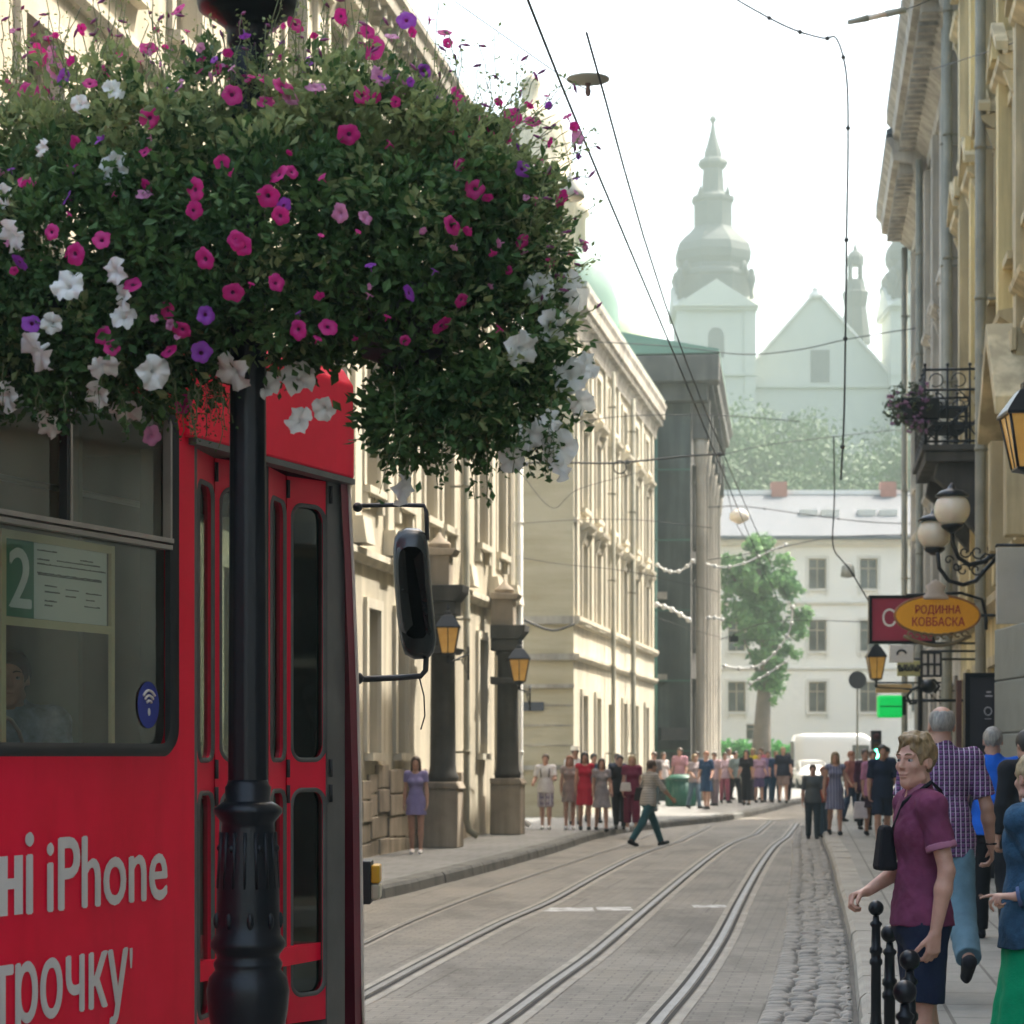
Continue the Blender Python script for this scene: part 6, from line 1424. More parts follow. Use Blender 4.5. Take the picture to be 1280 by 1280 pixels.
for i,(px,D,H,rot,tc,bt,bc,bl,hs,hm_,sx,lb) in enumerate((
 (829,76,1.66,175,(.55,.5,.48),'trousers',(.03,.035,.04),1,'long',H_BR,'f','woman in a white top with folded arms left of the green bin'),
 (850,75,1.80,200,(.42,.22,.26),'trousers',(.30,.30,.28),1,'short',H_BR,'m','man in a pink shirt standing behind the green bin'),
 (868,70,1.60,160,(.36,.3,.3),'trousers',(.10,.15,.2),1,'long',H_DB,'f','woman in faded blue jeans right of the green bin'),
 (883,69,1.68,185,(.02,.025,.05),'dress',(.02,.05,.11),.45,'short',H_GI,'f','woman in a navy knee length dress on the far left pavement'),
 (893,74,1.66,178,(.40,.28,.3),'trousers',(.2,.15,.17),1,'short',H_BR,'m','person in dusty pink standing behind the navy dress'),
 (906,78,1.66,170,(.5,.36,.4),'trousers',(.28,.08,.12),1,'short',H_BR,'f','person in raspberry trousers in the far crowd'),
 (919,78,1.70,186,(.22,.27,.26),'trousers',(.02,.02,.025),1,'short',H_BK,'m','person in a grey green shirt and black trousers in the far crowd'),
 (933,75,1.74,180,(.015,.015,.02),'dress',(.015,.015,.02),.92,'long',H_BK,'f','person in a long black gown in front of the far crowd'),
 (941,83,1.82,180,(.62,.5,.02),'trousers',(.05,.05,.06),1,'short',H_BL,'m','person in a bright yellow vest in the far crowd'),
 (949,79,1.66,190,(.42,.27,.36),'skirt',(.1,.07,.16),.45,'short',H_BR,'f','woman in a pale violet blouse and dark skirt in the far crowd'),
 (960,80,1.72,170,(.25,.18,.3),'trousers',(.03,.07,.13),1,'short',H_BR,'m','man in a mauve shirt and blue trousers in the far crowd'),
 (970,79,1.70,188,(.03,.06,.12),'trousers',(.02,.06,.11),1,'short',H_DB,'m','man dressed in dark blue in the far crowd'),
 (979,78,1.84,182,(.025,.03,.05),'shorts',(.27,.2,.18),.42,'short',H_BL,'m','tall person in a dark jacket and tan shorts at the end of the far crowd'),
 (985,82,1.66,176,(.03,.03,.045),'trousers',(.02,.02,.03),1,'long',H_BK,'f','person in black at the right end of the far crowd'),
 (952,84,1.84,180,(.5,.12,.16),'trousers',(.1,.1,.12),1,'short',H_BR,'m','tall person in a coral red top at the back of the far crowd'),
 (911,84,1.82,176,(.6,.55,.5),'trousers',(.15,.15,.16),1,'short',H_GR,'m','grey haired person in a cream shirt at the back of the far crowd'),
 (871,80,1.70,181,(.1,.1,.11),'trousers',(.05,.05,.06),1,'short',H_BK,'m','person in dark grey behind the green bin group'),
 (772,56,1.6,170,(.04,.05,.08),'trousers',(.05,.06,.07),1,'short',H_BK,'m','person in dark blue behind the man in black at the crossing'),
 (818,66,1.66,176,(.12,.11,.12),'trousers',(.03,.05,.06),1,'short',H_BR,'m','person in brown grey further along the left pavement'),
 (742,55,1.6,182,(.03,.05,.09),'trousers',(.04,.05,.06),1,'short',H_BK,'f','person in navy glimpsed between the red and the mottled grey dress'),
 (1064,56,1.66,184,(.34,.12,.1),'trousers',(.03,.05,.09),1,'short',H_GI,'m','person in a rust top behind the woman in the blue dress'),
 (1108,56,1.76,178,(.04,.05,.06),'trousers',(.03,.03,.04),1,'short',H_BK,'m','person in charcoal farther along the right pavement'),)):
    cm=cloth('crowd_top_%d'%i,tc) if bt!='dress' else None; rp=random.Random(i); rot+=rp.uniform(-55,55)
    a=rp.uniform(3,12)
    person(lb,spot(px,D),H,rot,dict(lt=a,lk=3,rt=-a,rk=a,la=(rp.uniform(-10,20),9,rp.uniform(5,70)),ra=(rp.uniform(-10,20),9,rp.uniform(5,60))),SK2 if i%3 else SK1,('tee',cm,.8,-.08),(bt,cloth('crowd_low_%d'%i,bc),bl),(hs,hm_),c_blk,sx,.018,'people in the far crowd' if D>60 else g2 if px<1000 else g1)
# --- tram passenger
pu,pz=back(22,815,-.72)
pl_=MT@Vector((pu-.02,-.74,0))
person('passenger in a grey blue patterned jacket seated behind the tram window',(pl_.x,pl_.y,.80),1.66,math.degrees(math.atan2(-dT.x,dT.y))-150,dict(lt=86,lk=84,rt=84,rk=84,la=(25,10,40),ra=(25,10,40),stance=.1),SK1,('jacket',mat('cloth_camo',(.20,.24,.30),.85,.55,14,.2),1.9,-.05),('trousers',c_navy,1),('short',H_BR),c_blk,'m',.011)
# ---------- bollards ----------
bl_l=['farthest of the four black ball topped bollards, behind the others','second farthest black ball topped bollard, left of the young man\'s shorts','black ball topped bollard in front of the young man\'s hand','nearest black ball topped bollard, lowest in the picture']
bp=[(1095,1135,12.5),(1112,1167,10.9),(1137,1200,9.35),(1131,1240,8.15)]
root=None
for i,(px,py,D) in enumerate(bp):
    x=(px-640)/F*D; zt_=CH+(YH-py)/F*D
    if root is None:
        root=thing('bollard','x','bollard',(x,D,PZ),'black ball topped bollards along the right kerb'); h=.73
        m=MB(); c=(x,D,PZ); m.lathe([(.06,0),(.06,.05),(.04,.07),(.032,.1),(.027,.14),(.026,.40),(.034,.41),(.034,.43),(.026,.44),(.026,.46),(.034,.47),(.034,.49),(.025,.5),(.023,.60),(.032,.612),(.032,.622),(.018,.635),(.016,.66)],c,18); m.build('post',M_iron,root)
        m=MB(); m.sphere((x,D,PZ+.70),.041,18,12); m.build('ball',M_iron,root)
        root.location.z=zt_-.70; root['label']=bl_l[0]
    else: dup(root,(x,D,zt_-.70),bl_l[i])
# ---------- lanterns, lamps, signs ----------
def wallbracket(t,a,b,m=None,r=.014,name='bracket'):
    a=Vector(a);b=Vector(b); k=MB(); k.tube([a,b],r,6); d=(b-a); mid=a+d*.5; n=Vector((0,0,-1))
    pts=[]; 
    for i in range(15):
        q=i/14; ang=q*5.2; rr_=.10*d.length*(1-q*.65); pts.append(a+d*.22+Vector((0,0,-rr_*.9-.01))+ (d.normalized()*math.cos(ang)+n*math.sin(ang)*-1)*rr_)
    k.tube(pts,r*.6,5); k.tube([a+n*d.length*.35,a+d*.35+n*.04*d.length,a+d*.7],r*.7,6); k.tube([a+n*d.length*.42,a+Vector((0,0,.12))],r*1.4,6); return k.build(name,m or M_iron,t)
def lantern(label,px,py,D,w,h,to,grp):
    c=P(px,py,D); t=thing('wall_lantern',label,'lantern',c,grp); lantern_geo(c,w,h,parent=t)
    wallbracket(t,to,c+Vector((0,0,-h*.42))); return t
cL=ML@Vector((U(40.3),.9,3.2)); lantern('amber glass lantern in front of the nearer blackened stone column',560,816,39.0,.36,.40,(cL.x,cL.y-.2,3.35),'amber street lanterns')
cL=ML@Vector((U(47),.9,3.2)); lantern('amber glass lantern on the farther blackened stone column',649,851,45.8,.38,.40,(cL.x,cL.y-.2,2.9),'amber street lanterns')
lantern('large amber lantern cut by the right edge below the balcony',1287,585,22,.44,.47,(RF(22),22,3.95),'amber street lanterns')
lantern('small amber lantern hanging left of the shop signs on the right',1095,848,48,.34,.42,(RF(48),48,2.95),'amber street lanterns')
gl=thing('globe_lamp','pair of milk glass globe lamps on a scrolled black bracket above the yellow oval sign','lamp',(RF(35),35,3.2))
for px,py,r_ in ((1190,637,.262),(1168,667,.25)):
    D=35 if px==1190 else 35.5; c=P(px,py,D); g=MB(); g.sphere(c,r_,24,16,1,1,.97); go=g.build('globe',M_opal,gl)
    k=MB(); k.lathe([(.24,r_*.72),(.25,r_*.78),(.16,r_*1.05),(.07,r_*1.15),(.05,r_*1.3),(.01,r_*1.5)],c,16); k.lathe([(.05,-r_*1.28),(.15,-r_*1.0),(.17,-r_*.86),(.1,-r_*.84)],c,16); k.build('globe_cap',M_iron,go)
k=MB()
def pc(px,py,D=35.2): return P(px,py,D)
k.tube([pc(1190,662),pc(1191,680),pc(1198,697),pc(1212,706),pc(1230,702),pc(1246,690),pc(1258,682)],.035,8)
k.tube([pc(1172,690),pc(1174,710),pc(1186,726),pc(1204,731),pc(1220,726),pc(1232,712),pc(1246,697)],.032,8)
for cx_,cy_,r0,tw in ((1206,690,8,1),(1204,713,9,-1),(1196,708,6,1),(1222,690,10,1),(1232,700,9,-1),(1240,685,8,1),(1186,700,6,-1),(1220,712,8,1)):
    k.tube([pc(cx_+r0*(1-i/18)*math.cos(tw*i*.5),cy_+r0*(1-i/18)*math.sin(tw*i*.5)) for i in range(15)],.013,5)
k.build('scroll_bracket',M_iron,gl)
k=MB(); k.box(RF(35)-.06,RF(35)+.1,34.8,35.6,3.9,5.4)
k.v=[]; k.f=[];k.mi=[];k.sm=[]
for a,b in (((1246,690),(1252,670)),((1252,670),(1262,676)),((1262,676),(1250,700)),((1250,700),(1266,720)),((1266,720),(1248,745)),((1248,745),(1262,752)),((1258,682),(1262,700)),((1262,735),(1264,752)),((1249,640),(1250,690))):
    k.tube([pc(*a,34.9),pc(*b,34.9)],.018,6)
k.build('wall_plate',M_iron,gl)
M_sgy=mat('sign_orange',(.80,.36,.01),.5,.06); M_sred=mat('sign_red_letters',(.36,.02,.02),.6,.05); M_sred2=mat('sign_crimson',(.32,.025,.06),.55,.1)
def flatsign(D): return lambda a,b:(a,D,b)
t=thing('oval_sign','orange oval shop sign with red lettering hanging over the right pavement','sign',P(1172,769,36)); c=P(1172,769,36); k_=36/F
el=lambda rx,ry,n=40:[(c.x+rx*k_*math.cos(i/n*6.2832),c.z+ry*k_*math.sin(i/n*6.2832)) for i in range(n)]
m=MB(); m.prism(el(52,23),lambda a,b:(a,36,b),lambda a,b:(a,36.08,b)); m.build('board',M_sgy,t)
m=MB(); m.tube([Vector((a,36.03,b)) for a,b in el(53,24.5)],.022,6,True); m.build('rim',mat('sign_rim',(.30,.13,.05),.5,.2),t)
m=MB(); fl=lambda a,b:(a,35.994,b); LIFT=Vector((0,-1,0)); put_text(m,'РОДИННА',c.x-28*k_,c.x+29*k_,c.z+2*k_,10.5*k_,fl,.028); put_text(m,'КОВБАСКА',c.x-32*k_,c.x+34*k_,c.z-13.5*k_,11*k_,fl,.028); m.build('lettering',M_sred,t)
m=MB(); m.lathe([(.22,0),(.2,.05),(.12,.12),(.16,.2),(.04,.28),(.01,.3)],(c.x-2*k_,36.03,c.z+20*k_),12,0,1,.3); m.build('crest',mat('pale_crest',(.5,.42,.36),.6,.2),t)
m=MB()
for i in range(9):
    a=c.x+(-34+i*8.5)*k_; rr_=5*k_; zz=c.z-28*k_+abs(i-4)*1.0*k_; m.tube([(a+rr_*math.cos(q*.6)*(1-q/14),36.0,zz+rr_*math.sin(q*.6)*(1-q/14)) for q in range(11)],.015,5)
m.tube([(c.x+(-42+i*7)*k_,36.02,c.z+(-26-12*math.sin(math.pi*i/12))*k_) for i in range(13)],.03,6); m.build('scrollwork',mat('bronze',(.16,.12,.06),.5,.3),t)
m=MB(); m.tube([(c.x-40*k_,36.04,c.z+25*k_),(c.x+30*k_,36.04,c.z+28*k_),(c.x+56*k_,36.04,c.z+20*k_),(c.x+61*k_,36.04,c.z)],.025,6); m.tube([(c.x+61*k_,36.04,c.z+2*k_),(c.x+61*k_,36.04,c.z-18*k_)],.03,6); m.tube([(c.x+52*k_,36.04,c.z),(RF(36),36.04,c.z)],.025,6); m.build('bracket',M_iron,t)
D=39.2; k_=D/F; t=thing('hanging_sign','crimson square hanging sign with black frame behind the orange oval','sign',P(1120,775,D)); a=P(1090,801,D);b=P(1165,748,D)
m=MB(); m.box(a.x,b.x,D,D+.1,a.z,b.z); m.build('board',M_sred2,t)
m=MB(); w_=.05
m.box(a.x-w_,a.x,D-.02,D+.12,a.z-w_,b.z+w_); m.box(b.x,b.x+w_,D-.02,D+.12,a.z-w_,b.z+w_); m.box(a.x,b.x,D-.02,D+.12,b.z,b.z+w_); m.box(a.x,b.x,D-.02,D+.12,a.z-w_,a.z); m.tube([(b.x,D+.05,b.z-.1),(RF(D),D+.05,b.z-.1)],.03,6); m.build('frame',M_iron,t)
m=MB(); put_text(m,'С',P(1103,0,D).x,P(1120,0,D).x,P(0,783,D).z,22*k_,lambda q,z:(q,D-.004,z),.0); m.build('lettering',M_white,t)
# smaller hanging signs behind
def bsign(label,x0,y0,x1,y1,D,m_,rim=M_iron,marks=None,arm=True,grp='small hanging signs over the right pavement',ty='hanging_sign'):
    a=P(x0,y1,D);b=P(x1,y0,D); t=thing(ty,label,'sign',((a.x+b.x)/2,D,a.z),grp); m=MB(); m.box(a.x,b.x,D,D+.08,a.z,b.z); m.build('board',m_,t,bevel=.01)
    m=MB(); m.tube([(a.x,D+.04,b.z+.03),(RF(D)if arm else b.x,D+.04,b.z+.03)],.022,6); m.tube([(a.x,D+.04,b.z+.03),(a.x,D+.04,b.z)],.015,5); m.build('bracket',rim,t)
    if marks:
        q=MB(); marks(q,a,b,D-.004); q.build('lettering',M_ironrough,t)
    return t
bsign('white rounded sign just below the crimson sign',1112,806,1142,828,42,M_white,marks=lambda q,a,b,D:q.tube([(a.x+(b.x-a.x)*(.5+.18*math.cos(i*.5)),D,a.z+(b.z-a.z)*(.5+.2*math.sin(i*.5))) for i in range(8)],.02,5))
bsign('pale green script sign next to the dark grid sign',1122,826,1150,845,43,mat('sign_palegreen',(.52,.5,.22),.6,.2),marks=lambda q,a,b,D:[q.tube([(a.x+(b.x-a.x)*(i/10),D,a.z+(b.z-a.z)*(.5+.25*math.sin(i*2+z)) ) for i in range(11)],.018,5) for z in(0,2)])
def grid(q,a,b,D):
    for i in range(4): x=a.x+(b.x-a.x)*i/3; q.box(x-.02,x+.02,D-.01,D+.003,a.z,b.z)
    for i in range(3): z=a.z+(b.z-a.z)*i/2; q.box(a.x,b.x,D-.014,D-.011,z-.02,z+.02)
bsign('white sign with a dark grid under the orange oval',1152,816,1176,845,41,M_white,marks=grid)
bsign('yellow and lilac banner strip left of the dark street pole',1095,855,1140,866,52,mat('banner_yellow',(.5,.34,.14),.7,.3))
bsign('white panel sign high up at the right edge above the grey doorway',1246,684,1290,780,31,mat('dull_white_panel',(.42,.41,.37),.7,.1),marks=lambda q,a,b,D:q.tube([(a.x+(b.x-a.x)*(.92+.12*math.cos(i*.3)),D,a.z+(b.z-a.z)*(.66+.16*math.sin(i*.3))) for i in range(22)],.012,5))
def greenmat():
    m,nt,b=newmat('green_light'); v=coords(nt); nt.links.new(ramp(nt,noise_n(nt,v,3,2),[(.3,(.0,.42,.08)),(.7,(.0,.5,.12))]),b.inputs['Base Color'])
    b.inputs['Emission Color'].default_value=(.0,.9,.14,1); b.inputs['Emission Strength'].default_value=.07; return m
D=46; a=P(1098,897,D);b=P(1129,869,D); t=thing('pharmacy_sign','glowing bright green box sign over the right pavement','sign',((a.x+b.x)/2,D,a.z)); m=MB(); m.box(a.x,b.x,D,D+.25,a.z,b.z); bo_=m.build('light_box',greenmat(),t,bevel=.05)
m=MB(); m.box(a.x+.03,b.x-.03,D-.004,D-.001,(a.z+b.z)/2-.012,(a.z+b.z)/2+.012); m.build('seam',mat('dark_green',(.0,.18,.04)),bo_)
m=MB(); m.tube([(b.x,D+.1,b.z-.1),(RF(D),D+.1,b.z-.1)],.03,6); m.box(b.x-.02,b.x+.05,D-.01,D+.26,a.z+.05,b.z-.02); m.build('bracket',M_iron,t)
D=75; m=MB(); c=P(1072,850,D); m.prism([(c.x+.28*math.cos(i/20*6.283),c.z+.28*math.sin(i/20*6.283)) for i in range(20)],lambda a,b:(a,D,b),lambda a,b:(a,D+.05,b)); t=thing('round_sign','small grey round road sign seen from behind on a thin pole','sign',(c.x,D,PZ)); m.build('disc',M_ironrough,t); m=MB(); m.tube([(c.x,D+.06,PZ),(c.x,D+.06,c.z+.3)],.03,6); m.build('pole',M_pipe,t)
# traffic light
D=66; c=P(1095,941,D); t=thing('traffic_light','small traffic light showing green beyond the walkers','traffic light',(c.x,D,PZ)); m=MB(); m.tube([(c.x,D,PZ),(c.x,D,c.z+.6)],.05,8); m.build('pole',M_ironrough,t); m=MB(); m.box(c.x-.14,c.x+.14,D-.12,D+.1,c.z-.2,c.z+.62); m.build('housing',M_iron,t,bevel=.03)
m=MB(); m.sphere((c.x,D-.12,c.z-.03),.13,12,8,1,.4,1); gm=greenmat(); 
gm2=gm.copy(); gm2.name='signal_green'; bs=gm2.node_tree.nodes['Principled BSDF']; bs.inputs['Emission Strength'].default_value=3; bs.inputs['Emission Color'].default_value=(.1,1,.5,1); m.build('green_lens',gm2,t)
m=MB(); m.sphere((c.x,D-.11,c.z+.2),.1,12,8,1,.4,1); m.build('amber_lens',mat('lens_dark',(.05,.03,.01)),t); m=MB(); m.sphere((c.x,D-.11,c.z+.45),.1,12,8,1,.4,1); m.build('red_lens',mat('lens_dark_red',(.05,.01,.01)),t)
# small warm bulb
# dark street pole with hanging basket ring
D=44; c=P(1150,860,D); t=thing('street_pole','thin black street pole with a curled bracket behind the balding man','pole',(c.x,D,PZ)); m=MB(); m.lathe([(.12,0),(.1,.3),(.05,.5),(.04,c.z-PZ+.2),(.01,c.z-PZ+.3)],(c.x,D,PZ),12); m.build('post',M_iron,t)
m=MB(); m.tube([P(1150,858,D),P(1140,862,D),P(1134,870,D),P(1138,880,D),P(1146,878,D)],.03,6); m.tube([P(1150,852,D),P(1168,850,D),P(1174,858,D),P(1168,866,D)],.03,6); m.sphere(P(1160,858,D),.16,12,8,1,1,.8); m.build('curled_bracket',M_iron,t)
# menu board
D=30; a=P(1209,960,D);b=P(1246,845,D); t=thing('menu_board','tall black menu board with faint white print beside the grey doorway','board',((a.x+b.x)/2,D,PZ)); m=MB(); m.box(a.x,b.x,D,D+.1,PZ,b.z); m.build('panel',mat('board_black',(.018,.015,.02),.5,.2),t)
m=MB(); m.box(a.x-.03,a.x+.03,D-.02,D+.12,PZ,b.z+.04); m.box(b.x-.03,b.x+.03,D-.02,D+.12,PZ,b.z+.04); m.box(a.x+.03,b.x-.03,D-.02,D+.12,b.z-.02,b.z+.04); m.build('frame',M_iron,t)
m=MB(); x0=P(1228,0,D).x; 
for i,w_ in enumerate((.06,.09)): m.box(x0+.03-w_/2+.05,x0+.08+w_/2,D-.004,D-.001,P(0,866+i*5,D).z,P(0,864+i*5,D).z)
m.tube([(x0+.07+.045*math.cos(i*.42),D-.006,P(0,889,D).z+.05*math.sin(i*.42)) for i in range(15)],.008,5,True); m.box(x0+.03,x0+.11,D-.004,D-.001,P(0,899,D).z,P(0,898,D).z); m.build('print',mat('board_print',(.4,.38,.38),.7,.1),t)
D=30.2; a=P(1203,960,D);b=P(1209,850,D); m=MB(); m.box(a.x-.05,b.x-.045,D+.13,D+.18,1.2,b.z); m.box(a.x-.03,b.x-.06,D+.125,D+.129,P(0,905,D).z,P(0,885,D).z)
solo(m,'poster_strip',mat('poster_orange',(.12,.05,.035),.6,.4),'narrow dark poster strip left of the menu board','poster',((a.x),D+.15,1.2))
# grey doorway cladding
t=thing('shop_portal','grey green stone clad shop doorway jutting out at the right edge','doorway',(P(1245,0,28).x,28,PZ)); x0=P(1243,0,29).x
M_portal=mat('portal_stone',(.17,.195,.19),.55,.2,1.5,.15)
zz=[PZ,1.02,1.92,2.55,3.18]; ys=[25.0,27,29]
m=MB()
for i in range(4): m.box(x0,RF(27)+.25,25.2,29.0,zz[i]+.008,zz[i+1]-.008)
m.build('cladding',M_portal,t,bevel=.012); m=MB(); m.box(x0+.02,RF(27)+.2,25.25,28.97,PZ,3.17); m.build('core',M_ironrough,t)
m=MB(); m.box(x0+.28,x0+.30,24.99+.2,25.199,PZ,3.18); m.build('joint',M_ironrough,t)
# ---------- balcony on the ochre house ----------
t=r1; u0,u1=(39-24.02)*LR,(42.2-24.02)*LR; M=MR1
m=MB(M); m.box(u0,u1,.0,1.1,6.45,6.62); m.box(u0-.06,u1+.06,-.0,1.16,6.62,6.72); m.extrude([(0,6.1),(.5,6.3),(.9,6.45),(0,6.45)],u0+.15,u1-.15); bs=m.build('balcony',M_darkstone,t,bevel=.02)
m=MB(M)
for u in(u0+.15,u1-.5):
    m=MB(M); m.prism([(.0,6.45),(.9,6.45),(.95,6.2),(.6,5.9),(.45,5.5),(.2,5.2),(.0,5.0)],lambda a,b:(u,a,b),lambda a,b:(u+.35,a,b)); m.build('corbel',M_darkstone,bs,bevel=.03)
m=MB(M)
def rail(pa,pb,n):
    pa=Vector(pa);pb=Vector(pb)
    for z in(6.78,7.62,7.95): m.tube([pa+Vector((0,0,z)),pb+Vector((0,0,z))],.022,6)
    for i in range(n+1):
        p=pa.lerp(pb,i/n); d=(pb-pa).normalized()
        if i<n:
            q=pa.lerp(pb,(i+.5)/n); w_=(pb-pa).length/n*.5
            m.tube([q+d*w_*.9*math.sin(k*.52)*1.0+Vector((0,0,6.8+.8*k/12)) for k in range(13)],.013,5)
            for zc,rr_ in((7.05,.1),(7.35,.1),(7.78,.11)): m.tube([q+d*rr_*math.cos(k*.6)+Vector((0,0,zc+rr_*math.sin(k*.6))) for k in range(10)],.012,5)
        m.tube([p+Vector((0,0,6.72)),p+Vector((0,0,8.0))],.018,5); m.sphere(p+Vector((0,0,8.03)),.03,8,6)
rail((u0+.03,1.1,0),(u1-.03,1.1,0),6); rail((u0+.03,.02,0),(u0+.03,1.1,0),3); rail((u1-.03,.02,0),(u1-.03,1.1,0),3)
m.build('railing',M_iron,bs)
# items on the balcony
c=MR1@Vector((u0+1.2,.7,6.72)); t2=thing('balcony_table','dark bench table with white bowls on the balcony','table',c); m=MB(); m.cbox((c.x,c.y,c.z+.42),.7,1.4,.05); m.cbox((c.x,c.y,c.z+.7),.5,1.2,.05); m.build('top',M_ironrough,t2); 
for sx in(-1,1):
    for sy in(-1,1): m=MB(); m.cbox((c.x+sx*.25,c.y+sy*.5,c.z+.36),.05,.05,.72); m.build('leg',M_ironrough,t2)
for i in range(2):
    m=MB(); q=c+Vector((-.1+.15*i,-.4+.5*i,.73)); m.lathe([(.04,0),(.12,.06),(.15,.1),(.13,.1)],q,14); solo(m,'bowl',M_white,'white bowl on the dark balcony bench, %s'%('nearer the camera' if i==0 else 'farther from the camera'),'bowl',q)
fbx=MR1@Vector((u0-.1,1.3,7.1)); fpos=P(1140,512,39.2)
t3=thing('balcony_flowers','dark trough of mauve flowers hung on the outer corner of the balcony','flower box',fpos); m=MB(); m.cbox(fpos+Vector((.12,0,0)),.62,.3,.36); m.build('trough',M_iron,t3,bevel=.03)
m=MB(); rb=random.Random(3)
for _ in range(60): cc=fpos+Vector((rb.uniform(-.4,.3),rb.uniform(-.25,.25),rb.uniform(-.3,.38))); leaves(m,cc,(.1,.1,.1),14,.04,rb,1,.1)
m.build('foliage',leafmat('balcony_leaves',(.04,.06,.04),(.12,.14,.08),6),t3)
m=MB()
for _ in range(45): cc=fpos+Vector((rb.uniform(-.42,.25),-.22+rb.uniform(-.1,.1),rb.uniform(-.4,.38))); leaves(m,cc,(.03,.03,.03),8,.035,rb,1,.1)
m.build('blossoms',petmat('mauve_petal',(.22,.10,.22),(.36,.2,.32)),t3)
# ornate hood near the right edge under the balcony level
m=MB(MR1)
u=(33.5-24.02)*LR
m.prism([(u-1.6,6.2),(u,7.4),(u+1.6,6.2),(u+1.6,6.45),(u,7.7),(u-1.6,6.45)],lambda a,b:(a,.02,b),lambda a,b:(a,.55,b)); m.box(u-1.5,u-1.1,.02,.4,4.6,6.2); m.box(u+1.1,u+1.5,.02,.4,4.6,6.2); m.build('portal_pediment',M_yeltrim,r1,bevel=.02)
# ---------- street tree far ----------
D=124; kk=D/F; t=thing('street_tree','slender green street tree in front of the pale end house','tree',(P(950,0,D).x,D,0)); m=MB()
pt=lambda px,py:P(px,py,D)
m.tube([Vector((pt(952,0).x,D,0)),pt(952,930),pt(954,880),pt(958,820),pt(950,740),pt(948,690)],[.55,.5,.38,.3,.18,.05],10)
for a,b in(((955,860),(930,800)),((957,830),(985,770)),((953,780),(915,720)),((952,760),(985,705))): m.tube([pt(*a),(pt(*a)+pt(*b))/2+Vector((0,.4,.2)),pt(*b)],[.16,.1,.04],6)
m.build('trunk',mat('bark',(.12,.1,.08),.9,.3),t); m=MB(); rt=random.Random(12)
for bx,by,rx,ry,n in((945,722,46,50,60),(935,770,38,45,40),(962,800,34,45,30),(958,850,22,32,18),(985,715,16,40,14),(912,715,22,30,12),(1003,772,14,22,7),(950,676,20,16,8)):
    for _ in range(n):
        d=Vector((rt.gauss(0,1),rt.gauss(0,1),rt.gauss(0,1))).normalized()*rt.uniform(.3,1); c=pt(bx+d.x*rx,by+d.z*ry)+Vector((0,d.y*rx*kk,0)); leaves(m,c,(.5,.5,.45),60,.17,rt,1,.1)
m.build('crown',leafmat('tree_leaves',(.05,.13,.05),(.13,.26,.09),.6),t)
# hedge with fence at the end
D=127; m=MB(); rh=random.Random(5)
for i in range(70): leaves(m,(P(895+i*1.6,0,D).x,D+rh.uniform(-.3,.3),2.0+rh.uniform(-.3,.3)),(.5,.4,.35),40,.14,rh,1,.2)
t=thing('hedge','clipped bright green hedge on the wall below the street tree','hedge',(P(950,0,D).x,D,0)); m.build('leaves',leafmat('hedge_leaves',(.05,.22,.05),(.1,.36,.09),1),t)
m=MB(); m.box(P(890,0,D).x,P(1010,0,D).x,D-.8,D+.8,-.1,1.5); m.build('planter_wall',M_greytrim,t)
# ---------- vehicles ----------
def loft(m,secs,ax,n=20,pw=3.2):
    """secs: (s, half width, z0, z1); ax(s,x,z)->3D"""
    k0=len(m.v); 
    vs=[];fs=[]
    for s_,w_,z0,z1 in secs:
        for i in range(n):
            a=2*math.pi*(i+.5)/n; ca,sa=math.cos(a),math.sin(a); x=w_*math.copysign(abs(ca)**(2/pw),ca); z=(z0+z1)/2+(z1-z0)/2*math.copysign(abs(sa)**(2/pw),sa); vs.append(ax(s_,x,z))
    for q in range(len(secs)-1):
        for i in range(n): j=(i+1)%n; fs.append((q*n+i,q*n+j,(q+1)*n+j,(q+1)*n+i))
    fs.append(tuple(range(n))); fs.append(tuple((len(secs)-1)*n+i for i in range(n))[::-1]); m.add(vs,fs,True)
M_carw=mat('car_white',(.62,.62,.60),.35,.03,1,coat=.5)
D=112; cx_=P(1021,0,D).x; t=thing('car','small white car facing us in front of the large white van','car',(cx_,D,0)); ax=lambda s,x,z:(cx_+x,D+s,z)
m=MB(); loft(m,[(0,.62,.38,.7),(.06,.76,.24,.84),(.5,.84,.2,.94),(1.1,.86,.2,1.02),(2.6,.86,.2,1.04),(3.6,.84,.22,1.0),(3.95,.7,.3,.9)],ax); m.build('body',M_carw,t)
m=MB(); loft(m,[(.95,.70,.9,1.0),(1.5,.66,.92,1.36),(1.9,.62,.95,1.47),(2.8,.62,.95,1.47),(3.5,.64,.95,1.2)],ax,20,3.5); cab=m.build('cabin',M_carw,t)
m=MB(); m.quad((cx_-.62,D+1.02,1.02),(cx_+.62,D+1.02,1.02),(cx_+.54,D+1.56,1.42),(cx_-.54,D+1.56,1.42)); m.build('windscreen',M_glassD,cab)
m=MB(); m.box(cx_-.42,cx_+.42,D-.03,D+.04,.40,.56); m.build('grille',M_rubber,t)
for q in(-1,1):
    m=MB(); m.sphere((cx_+q*.58,D+.06,.66),.12,12,8,1.2,.5,.8); m.build('headlight',M_opal,t); m=MB(); m.sphere((cx_+q*.96,D+1.2,1.02),.1,10,8,1,.6,.7); m.build('side_mirror',M_carw,t)
    for yy_ in(.7,3.2):
        m=MB(); 
        m.prism([(D+yy_+.3*math.cos(i/16*6.283),.3+.3*math.sin(i/16*6.283)) for i in range(16)],lambda a,b:(cx_+q*.88,a,b),lambda a,b:(cx_+q*.68,a,b)); m.build('wheel',M_rubber,t)
m=MB(); m.box(cx_-.25,cx_+.25,D-.05,D-.031,.28,.38); m.build('number_plate',M_white,t)
